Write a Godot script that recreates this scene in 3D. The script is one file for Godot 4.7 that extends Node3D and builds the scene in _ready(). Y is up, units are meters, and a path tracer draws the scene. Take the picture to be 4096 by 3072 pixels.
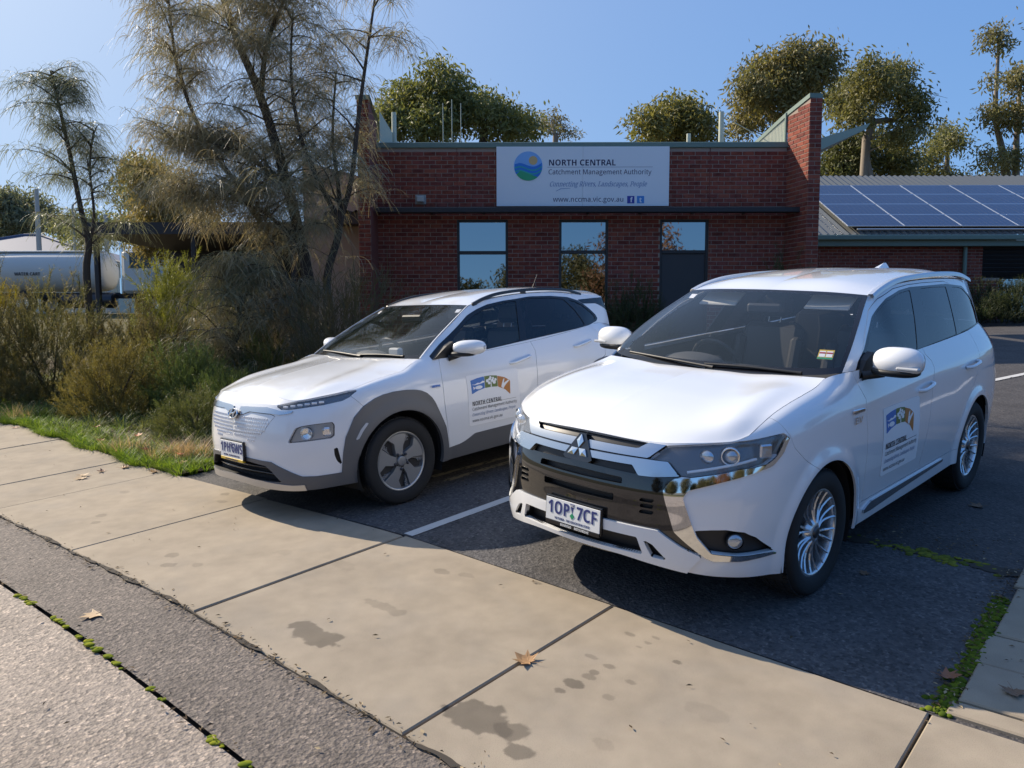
extends Node3D

var taken := {}
var M := {}
var RG := Basis()            # the sloping ground's frame: the site rises away from the street
var rng := RandomNumberGenerator.new()

func _ready() -> void:
	rng.seed = 4711
	# ---- camera
	var cam := Camera3D.new()
	cam.name = "camera"
	cam.fov = 52.44
	cam.near = 0.05
	cam.far = 900.0
	cam.position = Vector3(0, 1.7556, 0)
	cam.rotation = Vector3(-0.0878, 0, -0.0015)
	add_child(cam)
	cam.current = true
	# ---- sky and sun
	var env := Environment.new()
	env.background_mode = Environment.BG_SKY
	env.tonemap_mode = Environment.TONE_MAPPER_LINEAR
	env.tonemap_exposure = 1.5
	env.sdfgi_enabled = true
	env.ssao_enabled = true
	env.ssil_enabled = true
	var to_sun := Vector3(-1.2, 1.0, -0.80).normalized()
	env.sky = make_sky(to_sun)
	var we := WorldEnvironment.new()
	we.name = "world_environment"
	we.environment = env
	add_child(we)
	var sun := DirectionalLight3D.new()
	sun.name = "sun"
	sun.light_energy = 1.6
	sun.light_color = Color(1.0, 0.945, 0.86)
	sun.light_angular_distance = 0.5
	sun.shadow_enabled = true
	add_child(sun)
	sun.look_at_from_position(to_sun * 50.0, Vector3.ZERO)
	var n := Vector3(-0.0276, 1, 0.0582).normalized()
	RG = Basis(Quaternion(Vector3.UP, n))
	materials()
	ground()
	building()
	outlander()
	kona()
	plants()
	misc()


func make_sky(to_sun: Vector3) -> Sky:
	# clear winter sky: blue overhead, paler towards the horizon and around the sun
	var w := 1024
	var h := 512
	var im := Image.create(w, h, false, Image.FORMAT_RGBAF)
	for j in h:
		var el := PI / 2 - PI * (j + 0.5) / h
		for i in w:
			var az := TAU * (i + 0.5) / w
			var dir := Vector3(sin(az) * cos(el), sin(el), -cos(az) * cos(el))
			im.set_pixel(i, j, sky_color(dir, to_sun))
	var m := PanoramaSkyMaterial.new()
	m.panorama = ImageTexture.create_from_image(im)
	var s := Sky.new()
	s.sky_material = m
	return s

func sky_color(dir: Vector3, to_sun: Vector3) -> Color:
	var up := maxf(dir.y, 0.0)
	var a := acos(clampf(dir.dot(to_sun), -1, 1))
	var zen := Color(0.026, 0.135, 0.42)
	var hor := Color(0.18, 0.37, 0.60)
	var c := hor.lerp(zen, 1.0 - exp(-up * 4.2))
	var glow := 1.15 * exp(-a * 2.2) + 0.14 * exp(-a * 1.0)
	var milk := Color(0.74, 0.80, 0.84)
	c = c.lerp(milk, clampf(glow * 0.95, 0.0, 0.97))
	if dir.y < 0.0:
		c = c.lerp(Color(0.16, 0.15, 0.13), smoothstep(0.0, -0.08, dir.y))
	c.a = 1.0
	return c

func yg(x: float, z: float) -> float:
	# the car park is laid to fall gently to both sides between the two cars
	var d := clampf((x + 0.33) * 0.71 + (z + 5.59) * 0.70, -3.2, 3.2)
	return -0.0274 * (sqrt(d * d + 0.04) - 0.2)

func G(x: float, z: float, lift := 0.0) -> Vector3:
	return RG * Vector3(x, yg(x, z) + lift, z)

func place_car(car: Node3D, x: float, z: float, yaw: float, roll_sign: float) -> void:
	var k := 0.0274
	var d0 := absf((x + 0.33) * 0.71 + (z + 5.59) * 0.70)
	var basis := RG * Basis(Vector3.UP, yaw) * Basis(Vector3(0, 0, 1), roll_sign * k)
	car.transform = Transform3D(basis, RG * Vector3(x, -k * (d0 - 0.2), z))

func materials() -> void:
	var wet := noise_tex(0.012, 512, true, FastNoiseLite.TYPE_SIMPLEX_SMOOTH, 5, 1.2, 3)
	M.paint = mat(Color(0.76, 0.765, 0.77), 0.25)
	M.paint.clearcoat_enabled = true
	M.paint.clearcoat = 1.0
	M.paint.clearcoat_roughness = 0.03
	M.paint_wet = M.paint.duplicate()
	M.black_gloss = mat(Color(0.010, 0.010, 0.012), 0.12)
	M.piano_black = mat(Color(0.008, 0.008, 0.009), 0.05)
	M.piano_black.clearcoat_enabled = true
	M.piano_black.clearcoat = 1.0
	M.piano_black.clearcoat_roughness = 0.02
	M.black_plastic = mat(Color(0.014, 0.014, 0.015), 0.5)
	M.black_trim = mat(Color(0.008, 0.008, 0.008), 0.9)
	M.cladding = mat(Color(0.105, 0.105, 0.108), 0.42)
	M.chrome = mat(Color(0.78, 0.79, 0.80), 0.05, 1.0)
	M.satin_chrome = mat(Color(0.58, 0.59, 0.61), 0.20, 1.0)
	M.satin_silver = mat(Color(0.50, 0.51, 0.54), 0.30, 0.9)
	M.rail_silver = mat(Color(0.66, 0.67, 0.69), 0.28, 0.6)
	M.rail_black = mat(Color(0.02, 0.02, 0.023), 0.3)
	M.rim_bright = mat(Color(0.70, 0.71, 0.72), 0.22, 0.85)
	M.rim_edge = mat(Color(0.42, 0.43, 0.44), 0.3, 0.8)
	M.wheel_grey = mat(Color(0.34, 0.345, 0.35), 0.35, 0.55)
	M.wheel_mid = mat(Color(0.26, 0.265, 0.27), 0.4, 0.5)
	M.wheel_dark = mat(Color(0.03, 0.03, 0.032), 0.35)
	M.dark_metal = mat(Color(0.10, 0.10, 0.105), 0.35, 0.8)
	M.tyre = mat(Color(0.014, 0.014, 0.014), 0.8)
	M.grille_mesh = mat(Color(0.022, 0.022, 0.024), 0.35, 0.3)
	M.lamp_glass = mat(Color(0.9, 0.92, 0.95, 0.10), 0.03)
	M.lamp_glass.transparency = BaseMaterial3D.TRANSPARENCY_ALPHA
	M.lamp_dark = mat(Color(0.09, 0.095, 0.105), 0.18, 0.7)
	M.lamp_mid = mat(Color(0.42, 0.43, 0.45), 0.3, 0.7)
	M.lamp_white = mat(Color(0.75, 0.77, 0.80), 0.15)
	M.lamp_grey = mat(Color(0.48, 0.49, 0.50), 0.15)
	M.lens_ball = mat(Color(0.45, 0.48, 0.52), 0.04, 0.6)
	M.tail_red = mat(Color(0.36, 0.012, 0.014), 0.10)
	M.windscreen = mat(Color(0.03, 0.05, 0.045, 0.12), 0.015)
	M.windscreen.transparency = BaseMaterial3D.TRANSPARENCY_ALPHA
	M.side_glass = mat(Color(0.015, 0.025, 0.025, 0.25), 0.015)
	M.side_glass.transparency = BaseMaterial3D.TRANSPARENCY_ALPHA
	M.privacy_glass = mat(Color(0.006, 0.007, 0.009, 0.86), 0.02)
	M.privacy_glass.transparency = BaseMaterial3D.TRANSPARENCY_ALPHA
	M.plate_white = mat(Color(0.74, 0.75, 0.74), 0.35)
	M.navy = mat(Color(0.022, 0.035, 0.16), 0.4)
	M.sticker_green = mat(Color(0.02, 0.28, 0.13), 0.4)
	M.strip_yellow = mat(Color(0.62, 0.42, 0.03), 0.4)
	M.decal_white = mat(Color(0.80, 0.80, 0.80), 0.4)
	M.logo_blue = mat(Color(0.015, 0.14, 0.46), 0.4)
	M.logo_green = mat(Color(0.09, 0.15, 0.025), 0.4)
	M.logo_orange = mat(Color(0.42, 0.15, 0.022), 0.4)
	M.ink = mat(Color(0.02, 0.02, 0.03), 0.5)
	M.script_blue = mat(Color(0.10, 0.19, 0.40), 0.5)
	M.interior_dark = mat(Color(0.045, 0.045, 0.047), 0.7)
	M.interior_black = mat(Color(0.014, 0.014, 0.015), 0.55)
	M.leather = mat(Color(0.035, 0.035, 0.037), 0.45)
	M.headlining = mat(Color(0.52, 0.51, 0.48), 0.9)
	# ground
	M.asphalt_road = stony(Color(0.30, 0.250, 0.205), 0.62, 31, 0.9)
	M.asphalt_edge = stony(Color(0.160, 0.135, 0.115), 0.70, 32, 1.1)
	M.asphalt_park = stony(Color(0.075, 0.070, 0.068), 0.65, 33, 0.9)
	M.asphalt_patch = stony(Color(0.098, 0.094, 0.094), 0.75, 34, 0.9)
	M.joint_dirt = mat(Color(0.045, 0.036, 0.027), 0.95)
	M.litter = vmat(0.9, 0.3)
	M.moss = vmat(0.95, 0.2)
	M.line_white = mat(Color(0.50, 0.49, 0.47), 0.7)
	M.line_old = mat(Color(0.24, 0.20, 0.13), 0.8)
	M.concrete = mat(Color(1, 1, 1), 0.9, 0.0, 0.35)
	M.concrete.detail_enabled = true
	M.concrete.detail_blend_mode = BaseMaterial3D.BLEND_MODE_MUL
	M.concrete.detail_uv_layer = BaseMaterial3D.DETAIL_UV_2
	M.concrete.uv2_triplanar = true
	M.concrete.uv2_world_triplanar = true
	M.concrete.uv2_scale = Vector3.ONE * 2.2
	M.concrete.detail_albedo = noise_tex(0.16, 512, false, FastNoiseLite.TYPE_SIMPLEX_SMOOTH, 4, 1.0, 21, ramp([[0.62, 0.61, 0.60], [0.92, 0.92, 0.92], [1, 1, 1], [1, 1, 1]], [0.0, 0.34, 0.55, 1.0]))
	M.soil = mat(Color(1, 1, 1), 0.95, 0.0, 0.2)
	M.soil.albedo_texture = noise_tex(0.03, 512, false, FastNoiseLite.TYPE_SIMPLEX_SMOOTH, 5, 1.0, 41, ramp([[0.035, 0.026, 0.018], [0.075, 0.058, 0.038], [0.11, 0.085, 0.055]], [0.0, 0.5, 1.0]))
	M.soil.uv1_triplanar = true
	M.soil.uv1_world_triplanar = true
	M.soil.uv1_scale = Vector3.ONE * 0.6
	M.dry_ground = M.soil.duplicate()
	M.dry_ground.albedo_texture = noise_tex(0.03, 512, false, FastNoiseLite.TYPE_SIMPLEX_SMOOTH, 5, 1.0, 42, ramp([[0.06, 0.065, 0.03], [0.11, 0.10, 0.05], [0.16, 0.13, 0.08]], [0.0, 0.5, 1.0]))
	M.dry_ground.uv1_scale = Vector3.ONE * 0.15
	_bmats()

func stony(c: Color, rough: float, sd: int, bump: float) -> StandardMaterial3D:
	# asphalt: aggregate in a dark binder, two sizes, with broad worn patches
	var f := FastNoiseLite.new()
	f.noise_type = FastNoiseLite.TYPE_CELLULAR
	f.cellular_return_type = FastNoiseLite.RETURN_CELL_VALUE
	f.frequency = 0.085
	f.seed = sd
	f.fractal_octaves = 2
	var t := NoiseTexture2D.new()
	t.width = 512
	t.height = 512
	t.seamless = true
	t.noise = f
	t.color_ramp = ramp([[c.r * 0.42, c.g * 0.42, c.b * 0.43], [c.r * 0.85, c.g * 0.85, c.b * 0.86], [c.r * 1.1, c.g * 1.08, c.b * 1.06], [c.r * 2.1, c.g * 2.0, c.b * 1.9]], [0.0, 0.4, 0.75, 1.0])
	var m := mat(Color(1, 1, 1), rough + 0.15, 0.0, 0.4)
	m.albedo_texture = t
	m.uv1_triplanar = true
	m.uv1_world_triplanar = true
	m.uv1_scale = Vector3.ONE * 1.35
	m.normal_enabled = true
	m.normal_texture = noise_tex(0.07, 512, true, FastNoiseLite.TYPE_CELLULAR, 2, 5.0 * bump, sd + 50)
	m.normal_scale = 0.8
	m.detail_enabled = true
	m.detail_blend_mode = BaseMaterial3D.BLEND_MODE_MUL
	m.detail_uv_layer = BaseMaterial3D.DETAIL_UV_2
	m.uv2_triplanar = true
	m.uv2_world_triplanar = true
	m.uv2_scale = Vector3.ONE * 0.23
	m.detail_albedo = noise_tex(0.011, 512, false, FastNoiseLite.TYPE_SIMPLEX_SMOOTH, 5, 1.0, sd + 90, ramp([[0.66, 0.65, 0.64], [0.95, 0.95, 0.95], [1, 1, 1]], [0.0, 0.5, 1.0]))
	return m

func _bmats() -> void:
	M.mortar = mat(Color(0.30, 0.235, 0.19), 0.95)
	for t in 5:
		M["brick%d" % t] = mat(brick_color(t), 0.85, 0.0, 0.35)
		var q: StandardMaterial3D = M["brick%d" % t]
		q.detail_enabled = true
		q.detail_blend_mode = BaseMaterial3D.BLEND_MODE_MUL
		q.detail_uv_layer = BaseMaterial3D.DETAIL_UV_2
		q.uv2_triplanar = true
		q.uv2_world_triplanar = true
		q.uv2_scale = Vector3.ONE * 0.8
		if t == 0: q.detail_albedo = noise_tex(0.03, 256, false, FastNoiseLite.TYPE_SIMPLEX_SMOOTH, 5, 1.0, 71, ramp([[0.55, 0.5, 0.5], [1, 1, 1], [1.0, 1.0, 1.0]], [0.0, 0.55, 1.0]))
		else: q.detail_albedo = M.brick0.detail_albedo
	M.brickwork = vmat(0.85, 0.35)
	M.brickwork.detail_enabled = true
	M.brickwork.detail_blend_mode = BaseMaterial3D.BLEND_MODE_MUL
	M.brickwork.detail_uv_layer = BaseMaterial3D.DETAIL_UV_2
	M.brickwork.uv2_triplanar = true
	M.brickwork.uv2_world_triplanar = true
	M.brickwork.uv2_scale = Vector3.ONE * 0.8
	M.brickwork.detail_albedo = M.brick0.detail_albedo
	M.brickwork_plain = mat(Color(0.21, 0.062, 0.042), 0.9)
	M.green_trim = mat(Color(0.145, 0.205, 0.170), 0.5)
	M.green_trim_light = mat(Color(0.30, 0.36, 0.29), 0.5)
	M.cream_sheet = mat(Color(0.52, 0.53, 0.42), 0.45)
	M.render_beige = mat(Color(0.42, 0.34, 0.27), 0.95)
	M.awning_dark = mat(Color(0.022, 0.020, 0.022), 0.6)
	M.frame_dark = mat(Color(0.018, 0.018, 0.020), 0.4)
	M.panel_dark = mat(Color(0.035, 0.035, 0.038), 0.5)
	M.joint_red = mat(Color(0.13, 0.028, 0.022), 0.8)
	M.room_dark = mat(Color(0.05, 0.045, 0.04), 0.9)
	M.roof_metal = mat(Color(0.13, 0.135, 0.13), 0.45, 0.4)
	M.alloy = mat(Color(0.62, 0.63, 0.64), 0.3, 0.9)
	M.solar = mat(Color(0.012, 0.020, 0.060), 0.16)
	M.solar_line = mat(Color(0.06, 0.075, 0.14), 0.3)
	M.window_glass = mat(Color(0.30, 0.34, 0.36), 0.015, 1.0)
	M.lamp_body = mat(Color(0.33, 0.33, 0.31), 0.5)
	M.lamp_cover = mat(Color(0.40, 0.40, 0.37), 0.4)
	M.sign_white = mat(Color(0.76, 0.78, 0.80), 0.5)
	M.sign_navy = mat(Color(0.020, 0.018, 0.075), 0.5)
	M.logo_sky = mat(Color(0.22, 0.45, 0.80), 0.5)
	M.logo_river = mat(Color(0.02, 0.19, 0.62), 0.5)
	M.logo_wave = mat(Color(0.03, 0.40, 0.33), 0.5)
	M.logo_hill = mat(Color(0.03, 0.36, 0.16), 0.5)
	M.logo_sun = mat(Color(0.62, 0.42, 0.18), 0.5)
	M.badge_navy = mat(Color(0.03, 0.045, 0.32), 0.4)
	M.badge_sky = mat(Color(0.05, 0.24, 0.60), 0.4)
	M.leaf = vmat(0.55, 0.45)
	M.leaf.backlight_enabled = true
	M.leaf.backlight = Color(0.95, 0.95, 0.80)
	M.needle = vmat(0.5, 0.5)
	M.needle.backlight_enabled = true
	M.needle.backlight = Color(0.9, 0.88, 0.78)
	M.bark = mat(Color(0.060, 0.046, 0.036), 0.95)
	M.bark_pale = mat(Color(0.24, 0.20, 0.16), 0.9)
	M.leaf_tan = mat(Color(0.36, 0.20, 0.085), 0.6)
	M.leaf_pale = mat(Color(0.42, 0.29, 0.16), 0.65)
	M.leaf_red = mat(Color(0.24, 0.10, 0.05), 0.6)
	M.leaf_dark = mat(Color(0.17, 0.10, 0.055), 0.7)
	M.leaf_orange = mat(Color(0.42, 0.13, 0.035), 0.6)
	M.block = mat(Color(0.38, 0.34, 0.28), 0.9)
	M.truck_white = mat(Color(0.52, 0.51, 0.48), 0.45)
	M.truck_dark = mat(Color(0.035, 0.035, 0.04), 0.3, 0.5)
	M.truck_green = mat(Color(0.02, 0.07, 0.055), 0.4)
	M.cream_board = mat(Color(0.62, 0.57, 0.44), 0.7)
	M.blue_roof = mat(Color(0.085, 0.105, 0.165), 0.7)
	M.grey_blind = mat(Color(0.30, 0.29, 0.29), 0.6)
	M.pole_grey = mat(Color(0.40, 0.40, 0.38), 0.8)


# ---------------------------------------------------------------- helpers
func numbered(called: String) -> String:
	var k: int = taken.get(called, 0)
	taken[called] = k + 1
	return called if k == 0 else "%s_%03d" % [called, k]

func tag(o: Node, label: String, category: String, group := "", kind := "") -> Node:
	if label: o.set_meta("label", label)
	if category: o.set_meta("category", category)
	if group: o.set_meta("group", group)
	if kind: o.set_meta("kind", kind)
	return o

func base(called: String, label: String, category: String, group := "") -> Node3D:
	var o := Node3D.new()
	o.name = numbered(called)
	add_child(o)
	tag(o, label, category, group)
	return o

func put(called: String, mesh: Mesh, mat: Material, parent: Node = null) -> MeshInstance3D:
	var o := MeshInstance3D.new()
	o.mesh = mesh
	o.material_override = mat
	if parent == null:
		o.name = numbered(called)
		add_child(o)
	else:
		o.name = called
		parent.add_child(o, true)
	return o

func many(called: String, mesh: Mesh, mat: Material, parent: Node, xf: Array, cols: Array = []) -> MultiMeshInstance3D:
	var mm := MultiMesh.new()
	mm.transform_format = MultiMesh.TRANSFORM_3D
	mm.use_colors = cols.size() > 0
	mm.mesh = mesh
	mm.instance_count = xf.size()
	for i in xf.size():
		mm.set_instance_transform(i, xf[i])
		if cols.size(): mm.set_instance_color(i, cols[i])
	var o := MultiMeshInstance3D.new()
	o.multimesh = mm
	o.material_override = mat
	o.name = called if parent else numbered(called)
	if parent: parent.add_child(o, true)
	else: add_child(o)
	return o

# a triangle collector; tri() takes its corners counter-clockwise as seen from outside
class MB:
	var P := PackedVector3Array()
	var N := PackedVector3Array()
	var C := PackedColorArray()
	var U := PackedVector2Array()
	var col := Color.WHITE
	var use_col := false
	var use_uv := false
	func tri(a: Vector3, b: Vector3, c: Vector3) -> void:
		var n := (b - a).cross(c - a)
		if n.length_squared() < 1e-16: return
		n = n.normalized()
		P.append(a); P.append(c); P.append(b)
		N.append(n); N.append(n); N.append(n)
		if use_col:
			C.append(col); C.append(col); C.append(col)
	func trin(a: Vector3, b: Vector3, c: Vector3, na: Vector3, nb: Vector3, nc: Vector3) -> void:
		if (b - a).cross(c - a).dot(na + nb + nc) >= 0.0:
			P.append(a); P.append(c); P.append(b); N.append(na); N.append(nc); N.append(nb)
		else:
			P.append(a); P.append(b); P.append(c); N.append(na); N.append(nb); N.append(nc)
		if use_col:
			C.append(col); C.append(col); C.append(col)
	func quad(a: Vector3, b: Vector3, c: Vector3, d: Vector3) -> void:
		tri(a, b, c); tri(a, c, d)
	func quaduv(a: Vector3, b: Vector3, c: Vector3, d: Vector3, ua: Vector2, ub: Vector2, uc: Vector2, ud: Vector2) -> void:
		quad(a, b, c, d)
		U.append(ua); U.append(uc); U.append(ub); U.append(ua); U.append(ud); U.append(uc)
	func box(lo: Vector3, hi: Vector3, xf := Transform3D.IDENTITY) -> void:
		var v := []
		for i in 8:
			v.append(xf * Vector3(hi.x if i & 1 else lo.x, hi.y if i & 2 else lo.y, hi.z if i & 4 else lo.z))
		quad(v[4], v[5], v[7], v[6]); quad(v[1], v[0], v[2], v[3])
		quad(v[5], v[1], v[3], v[7]); quad(v[0], v[4], v[6], v[2])
		quad(v[6], v[7], v[3], v[2]); quad(v[0], v[1], v[5], v[4])
	func bevbox(lo: Vector3, hi: Vector3, r: float, xf := Transform3D.IDENTITY) -> void:
		# box with chamfered edges
		var c := (lo + hi) / 2.0
		var h := (hi - lo) / 2.0
		r = minf(r, minf(h.x, minf(h.y, h.z)) * 0.95)
		for ax in 3:
			for s in [-1.0, 1.0]:
				var u := (ax + 1) % 3
				var w := (ax + 2) % 3
				var q := []
				for k in [[-1, -1], [1, -1], [1, 1], [-1, 1]]:
					var p := Vector3.ZERO
					p[ax] = s * h[ax]; p[u] = k[0] * (h[u] - r); p[w] = k[1] * (h[w] - r)
					q.append(xf * (c + p))
				if s > 0: quad(q[0], q[1], q[2], q[3])
				else: quad(q[3], q[2], q[1], q[0])
		for ax in 3:
			var u := (ax + 1) % 3
			var w := (ax + 2) % 3
			for su in [-1.0, 1.0]:
				for sw in [-1.0, 1.0]:
					var p := [Vector3.ZERO, Vector3.ZERO, Vector3.ZERO, Vector3.ZERO]
					for k in 4:
						var e := -1.0 if k == 0 or k == 3 else 1.0
						p[k][ax] = e * (h[ax] - r)
						p[k][u] = su * (h[u] - (r if k >= 2 else 0.0))
						p[k][w] = sw * (h[w] - (0.0 if k >= 2 else r))
						p[k] = xf * (c + p[k])
					if su * sw > 0: quad(p[0], p[3], p[2], p[1])
					else: quad(p[0], p[1], p[2], p[3])
		for sx in [-1.0, 1.0]:
			for sy in [-1.0, 1.0]:
				for sz in [-1.0, 1.0]:
					var s := Vector3(sx, sy, sz)
					var a := xf * (c + s * Vector3(h.x, h.y - r, h.z - r))
					var b := xf * (c + s * Vector3(h.x - r, h.y, h.z - r))
					var d := xf * (c + s * Vector3(h.x - r, h.y - r, h.z))
					if sx * sy * sz > 0: tri(a, b, d)
					else: tri(a, d, b)
	func tube(pts: Array, rad: Array, n := 6, cap := false) -> void:
		# tapered tube with smooth normals along a polyline
		var m := pts.size()
		var rings := []
		var side := Vector3.ZERO
		for i in m:
			var t: Vector3 = (pts[mini(i + 1, m - 1)] - pts[maxi(i - 1, 0)]).normalized()
			if side == Vector3.ZERO:
				side = t.cross(Vector3(0.13, 0.31, 0.94)).normalized()
				if side.length() < 0.1: side = t.cross(Vector3.UP).normalized()
			else:
				side = (side - t * side.dot(t)).normalized()
			var up := t.cross(side)
			var ring := []
			for k in n:
				var a := TAU * k / n
				ring.append(side * cos(a) + up * sin(a))
			rings.append(ring)
		for i in m - 1:
			var r0: float = rad[mini(i, rad.size() - 1)]
			var r1: float = rad[mini(i + 1, rad.size() - 1)]
			for k in n:
				var k2 := (k + 1) % n
				var a: Vector3 = pts[i] + rings[i][k] * r0
				var b: Vector3 = pts[i] + rings[i][k2] * r0
				var c: Vector3 = pts[i + 1] + rings[i + 1][k2] * r1
				var d: Vector3 = pts[i + 1] + rings[i + 1][k] * r1
				trin(a, b, c, rings[i][k], rings[i][k2], rings[i + 1][k2])
				if r1 > 1e-5: trin(a, c, d, rings[i][k], rings[i + 1][k2], rings[i + 1][k])
		if cap:
			for e in [0, m - 1]:
				var rr: float = rad[mini(e, rad.size() - 1)]
				for k in range(1, n - 1):
					var a: Vector3 = pts[e] + rings[e][0] * rr
					var b: Vector3 = pts[e] + rings[e][k] * rr
					var c: Vector3 = pts[e] + rings[e][k + 1] * rr
					if e == 0: tri(a, c, b)
					else: tri(a, b, c)
	func lathe(prof: Array, n: int, xf := Transform3D.IDENTITY, sharp := false, a0 := 0.0, a1 := TAU) -> void:
		# profile of Vector2(radius, along) turned about local x
		var m := prof.size()
		var nr := []
		for i in m:
			var t: Vector2 = prof[mini(i + 1, m - 1)] - prof[maxi(i - 1, 0)]
			nr.append(Vector2(t.y, -t.x).normalized())
		for i in m - 1:
			var p: Vector2 = prof[i]
			var q: Vector2 = prof[i + 1]
			var e := (q - p)
			var fl := Vector2(e.y, -e.x).normalized()
			var n0: Vector2 = fl if sharp else nr[i]
			var n1: Vector2 = fl if sharp else nr[i + 1]
			for k in n:
				var b0 := lerpf(a0, a1, float(k) / n)
				var b1 := lerpf(a0, a1, float(k + 1) / n)
				var v := []
				var w := []
				for s in [[p, n0, b0], [p, n0, b1], [q, n1, b1], [q, n1, b0]]:
					v.append(xf * Vector3(s[0].y, s[0].x * cos(s[2]), s[0].x * sin(s[2])))
					w.append((xf.basis * Vector3(s[1].y, s[1].x * cos(s[2]), s[1].x * sin(s[2]))).normalized())
				trin(v[0], v[1], v[2], w[0], w[1], w[2])
				trin(v[0], v[2], v[3], w[0], w[2], w[3])
	func prism(poly: PackedVector2Array, z0: float, z1: float, xf := Transform3D.IDENTITY) -> void:
		# polygon in x,y pulled along z
		var t := Geometry2D.triangulate_polygon(poly)
		var ccw := not Geometry2D.is_polygon_clockwise(poly)
		for i in range(0, t.size(), 3):
			var a := poly[t[i]]
			var b := poly[t[i + 1]]
			var c := poly[t[i + 2]]
			if (b - a).cross(c - a) < 0.0:
				var s := b; b = c; c = s
			tri(xf * Vector3(a.x, a.y, z1), xf * Vector3(b.x, b.y, z1), xf * Vector3(c.x, c.y, z1))
			tri(xf * Vector3(a.x, a.y, z0), xf * Vector3(c.x, c.y, z0), xf * Vector3(b.x, b.y, z0))
		for i in poly.size():
			var a := poly[i]
			var b := poly[(i + 1) % poly.size()]
			if not ccw:
				var s := b; b = a; a = s
			quad(xf * Vector3(a.x, a.y, z0), xf * Vector3(b.x, b.y, z0), xf * Vector3(b.x, b.y, z1), xf * Vector3(a.x, a.y, z1))
	func ball(c: Vector3, r: Vector3, nu := 12, nv := 8, p := 1.0) -> void:
		# ellipsoid; p below 1 makes it boxier
		for j in nv:
			for i in nu:
				var v := []
				var w := []
				for s in [[i, j], [i + 1, j], [i + 1, j + 1], [i, j + 1]]:
					var a: float = TAU * s[0] / nu
					var b: float = PI * s[1] / nv - PI / 2
					var d := Vector3(cos(b) * cos(a), sin(b), cos(b) * sin(a))
					var e := Vector3(signf(d.x) * pow(absf(d.x), p), signf(d.y) * pow(absf(d.y), p), signf(d.z) * pow(absf(d.z), p))
					v.append(c + e * r)
					w.append((d / r).normalized() if p == 1.0 else (e / r).normalized())
				trin(v[0], v[1], v[2], w[0], w[1], w[2])
				trin(v[0], v[2], v[3], w[0], w[2], w[3])
	func mesh() -> ArrayMesh:
		var a := []
		a.resize(Mesh.ARRAY_MAX)
		a[Mesh.ARRAY_VERTEX] = P
		a[Mesh.ARRAY_NORMAL] = N
		if use_col: a[Mesh.ARRAY_COLOR] = C
		if use_uv: a[Mesh.ARRAY_TEX_UV] = U
		var m := ArrayMesh.new()
		if P.size(): m.add_surface_from_arrays(Mesh.PRIMITIVE_TRIANGLES, a)
		return m

func cr(a: float, b: float, c: float, d: float, t: float) -> float:
	return 0.5 * (2.0 * b + (c - a) * t + (2.0 * a - 5.0 * b + 4.0 * c - d) * t * t + (3.0 * b - a - 3.0 * c + d) * t * t * t)

func cr3(pts: Array, u: float) -> Vector3:
	var n := pts.size()
	var i := clampi(int(u), 0, n - 2)
	var t := u - i
	var a: Vector3 = pts[maxi(i - 1, 0)]
	var b: Vector3 = pts[i]
	var c: Vector3 = pts[i + 1]
	var d: Vector3 = pts[mini(i + 2, n - 1)]
	return 0.5 * (2.0 * b + (c - a) * t + (2.0 * a - 5.0 * b + 4.0 * c - d) * t * t + (3.0 * b - a - 3.0 * c + d) * t * t * t)

func smooth_line(pts: Array, each: int) -> Array:
	var r := []
	for i in (pts.size() - 1) * each + 1:
		r.append(cr3(pts, float(i) / each))
	return r

# smooth table: [[key, value], ...]
func tab(t: Array, y: float) -> float:
	var n := t.size()
	if y <= t[0][0]: return t[0][1]
	if y >= t[n - 1][0]: return t[n - 1][1]
	var i := 0
	while y > t[i + 1][0]: i += 1
	var h: float = t[i + 1][0] - t[i][0]
	var s: float = (y - t[i][0]) / h
	var d: float = (t[i + 1][1] - t[i][1]) / h
	var m0: float = d if i == 0 else (t[i + 1][1] - t[i - 1][1]) / (t[i + 1][0] - t[i - 1][0])
	var m1: float = d if i == n - 2 else (t[i + 2][1] - t[i][1]) / (t[i + 2][0] - t[i][0])
	var s2 := s * s
	var s3 := s2 * s
	return (2 * s3 - 3 * s2 + 1) * t[i][1] + (s3 - 2 * s2 + s) * h * m0 + (3 * s2 - 2 * s3) * t[i + 1][1] + (s3 - s2) * h * m1

func sdpoly(p: Vector2, poly: PackedVector2Array) -> float:
	var n := poly.size()
	var d := 1e9
	var inside := false
	var j := n - 1
	for i in n:
		var a := poly[i]
		var b := poly[j]
		var e := b - a
		var w := p - a
		var q := w - e * clampf(w.dot(e) / maxf(e.length_squared(), 1e-12), 0.0, 1.0)
		d = minf(d, q.length_squared())
		if (a.y > p.y) != (b.y > p.y) and p.x < (b.x - a.x) * (p.y - a.y) / (b.y - a.y) + a.x:
			inside = not inside
		j = i
	return -sqrt(d) if inside else sqrt(d)

func circle2(c: Vector2, r: float, n := 48) -> PackedVector2Array:
	var p := PackedVector2Array()
	for i in n: p.append(c + Vector2(cos(TAU * i / n), sin(TAU * i / n)) * r)
	return p

func v2(a: Array) -> PackedVector2Array:
	var p := PackedVector2Array()
	for q in a: p.append(Vector2(q[0], q[1]))
	return p

func mat(col: Color, rough := 0.8, metal := 0.0, spec := 0.5) -> StandardMaterial3D:
	# col is a linear, real-world base colour
	var m := StandardMaterial3D.new()
	var s := col.linear_to_srgb()
	s.a = col.a
	m.albedo_color = s
	m.roughness = rough
	m.metallic = metal
	m.metallic_specular = spec
	return m

func vmat(rough := 0.85, spec := 0.4) -> StandardMaterial3D:
	var m := StandardMaterial3D.new()
	m.vertex_color_use_as_albedo = true
	m.roughness = rough
	m.metallic_specular = spec
	return m

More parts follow.
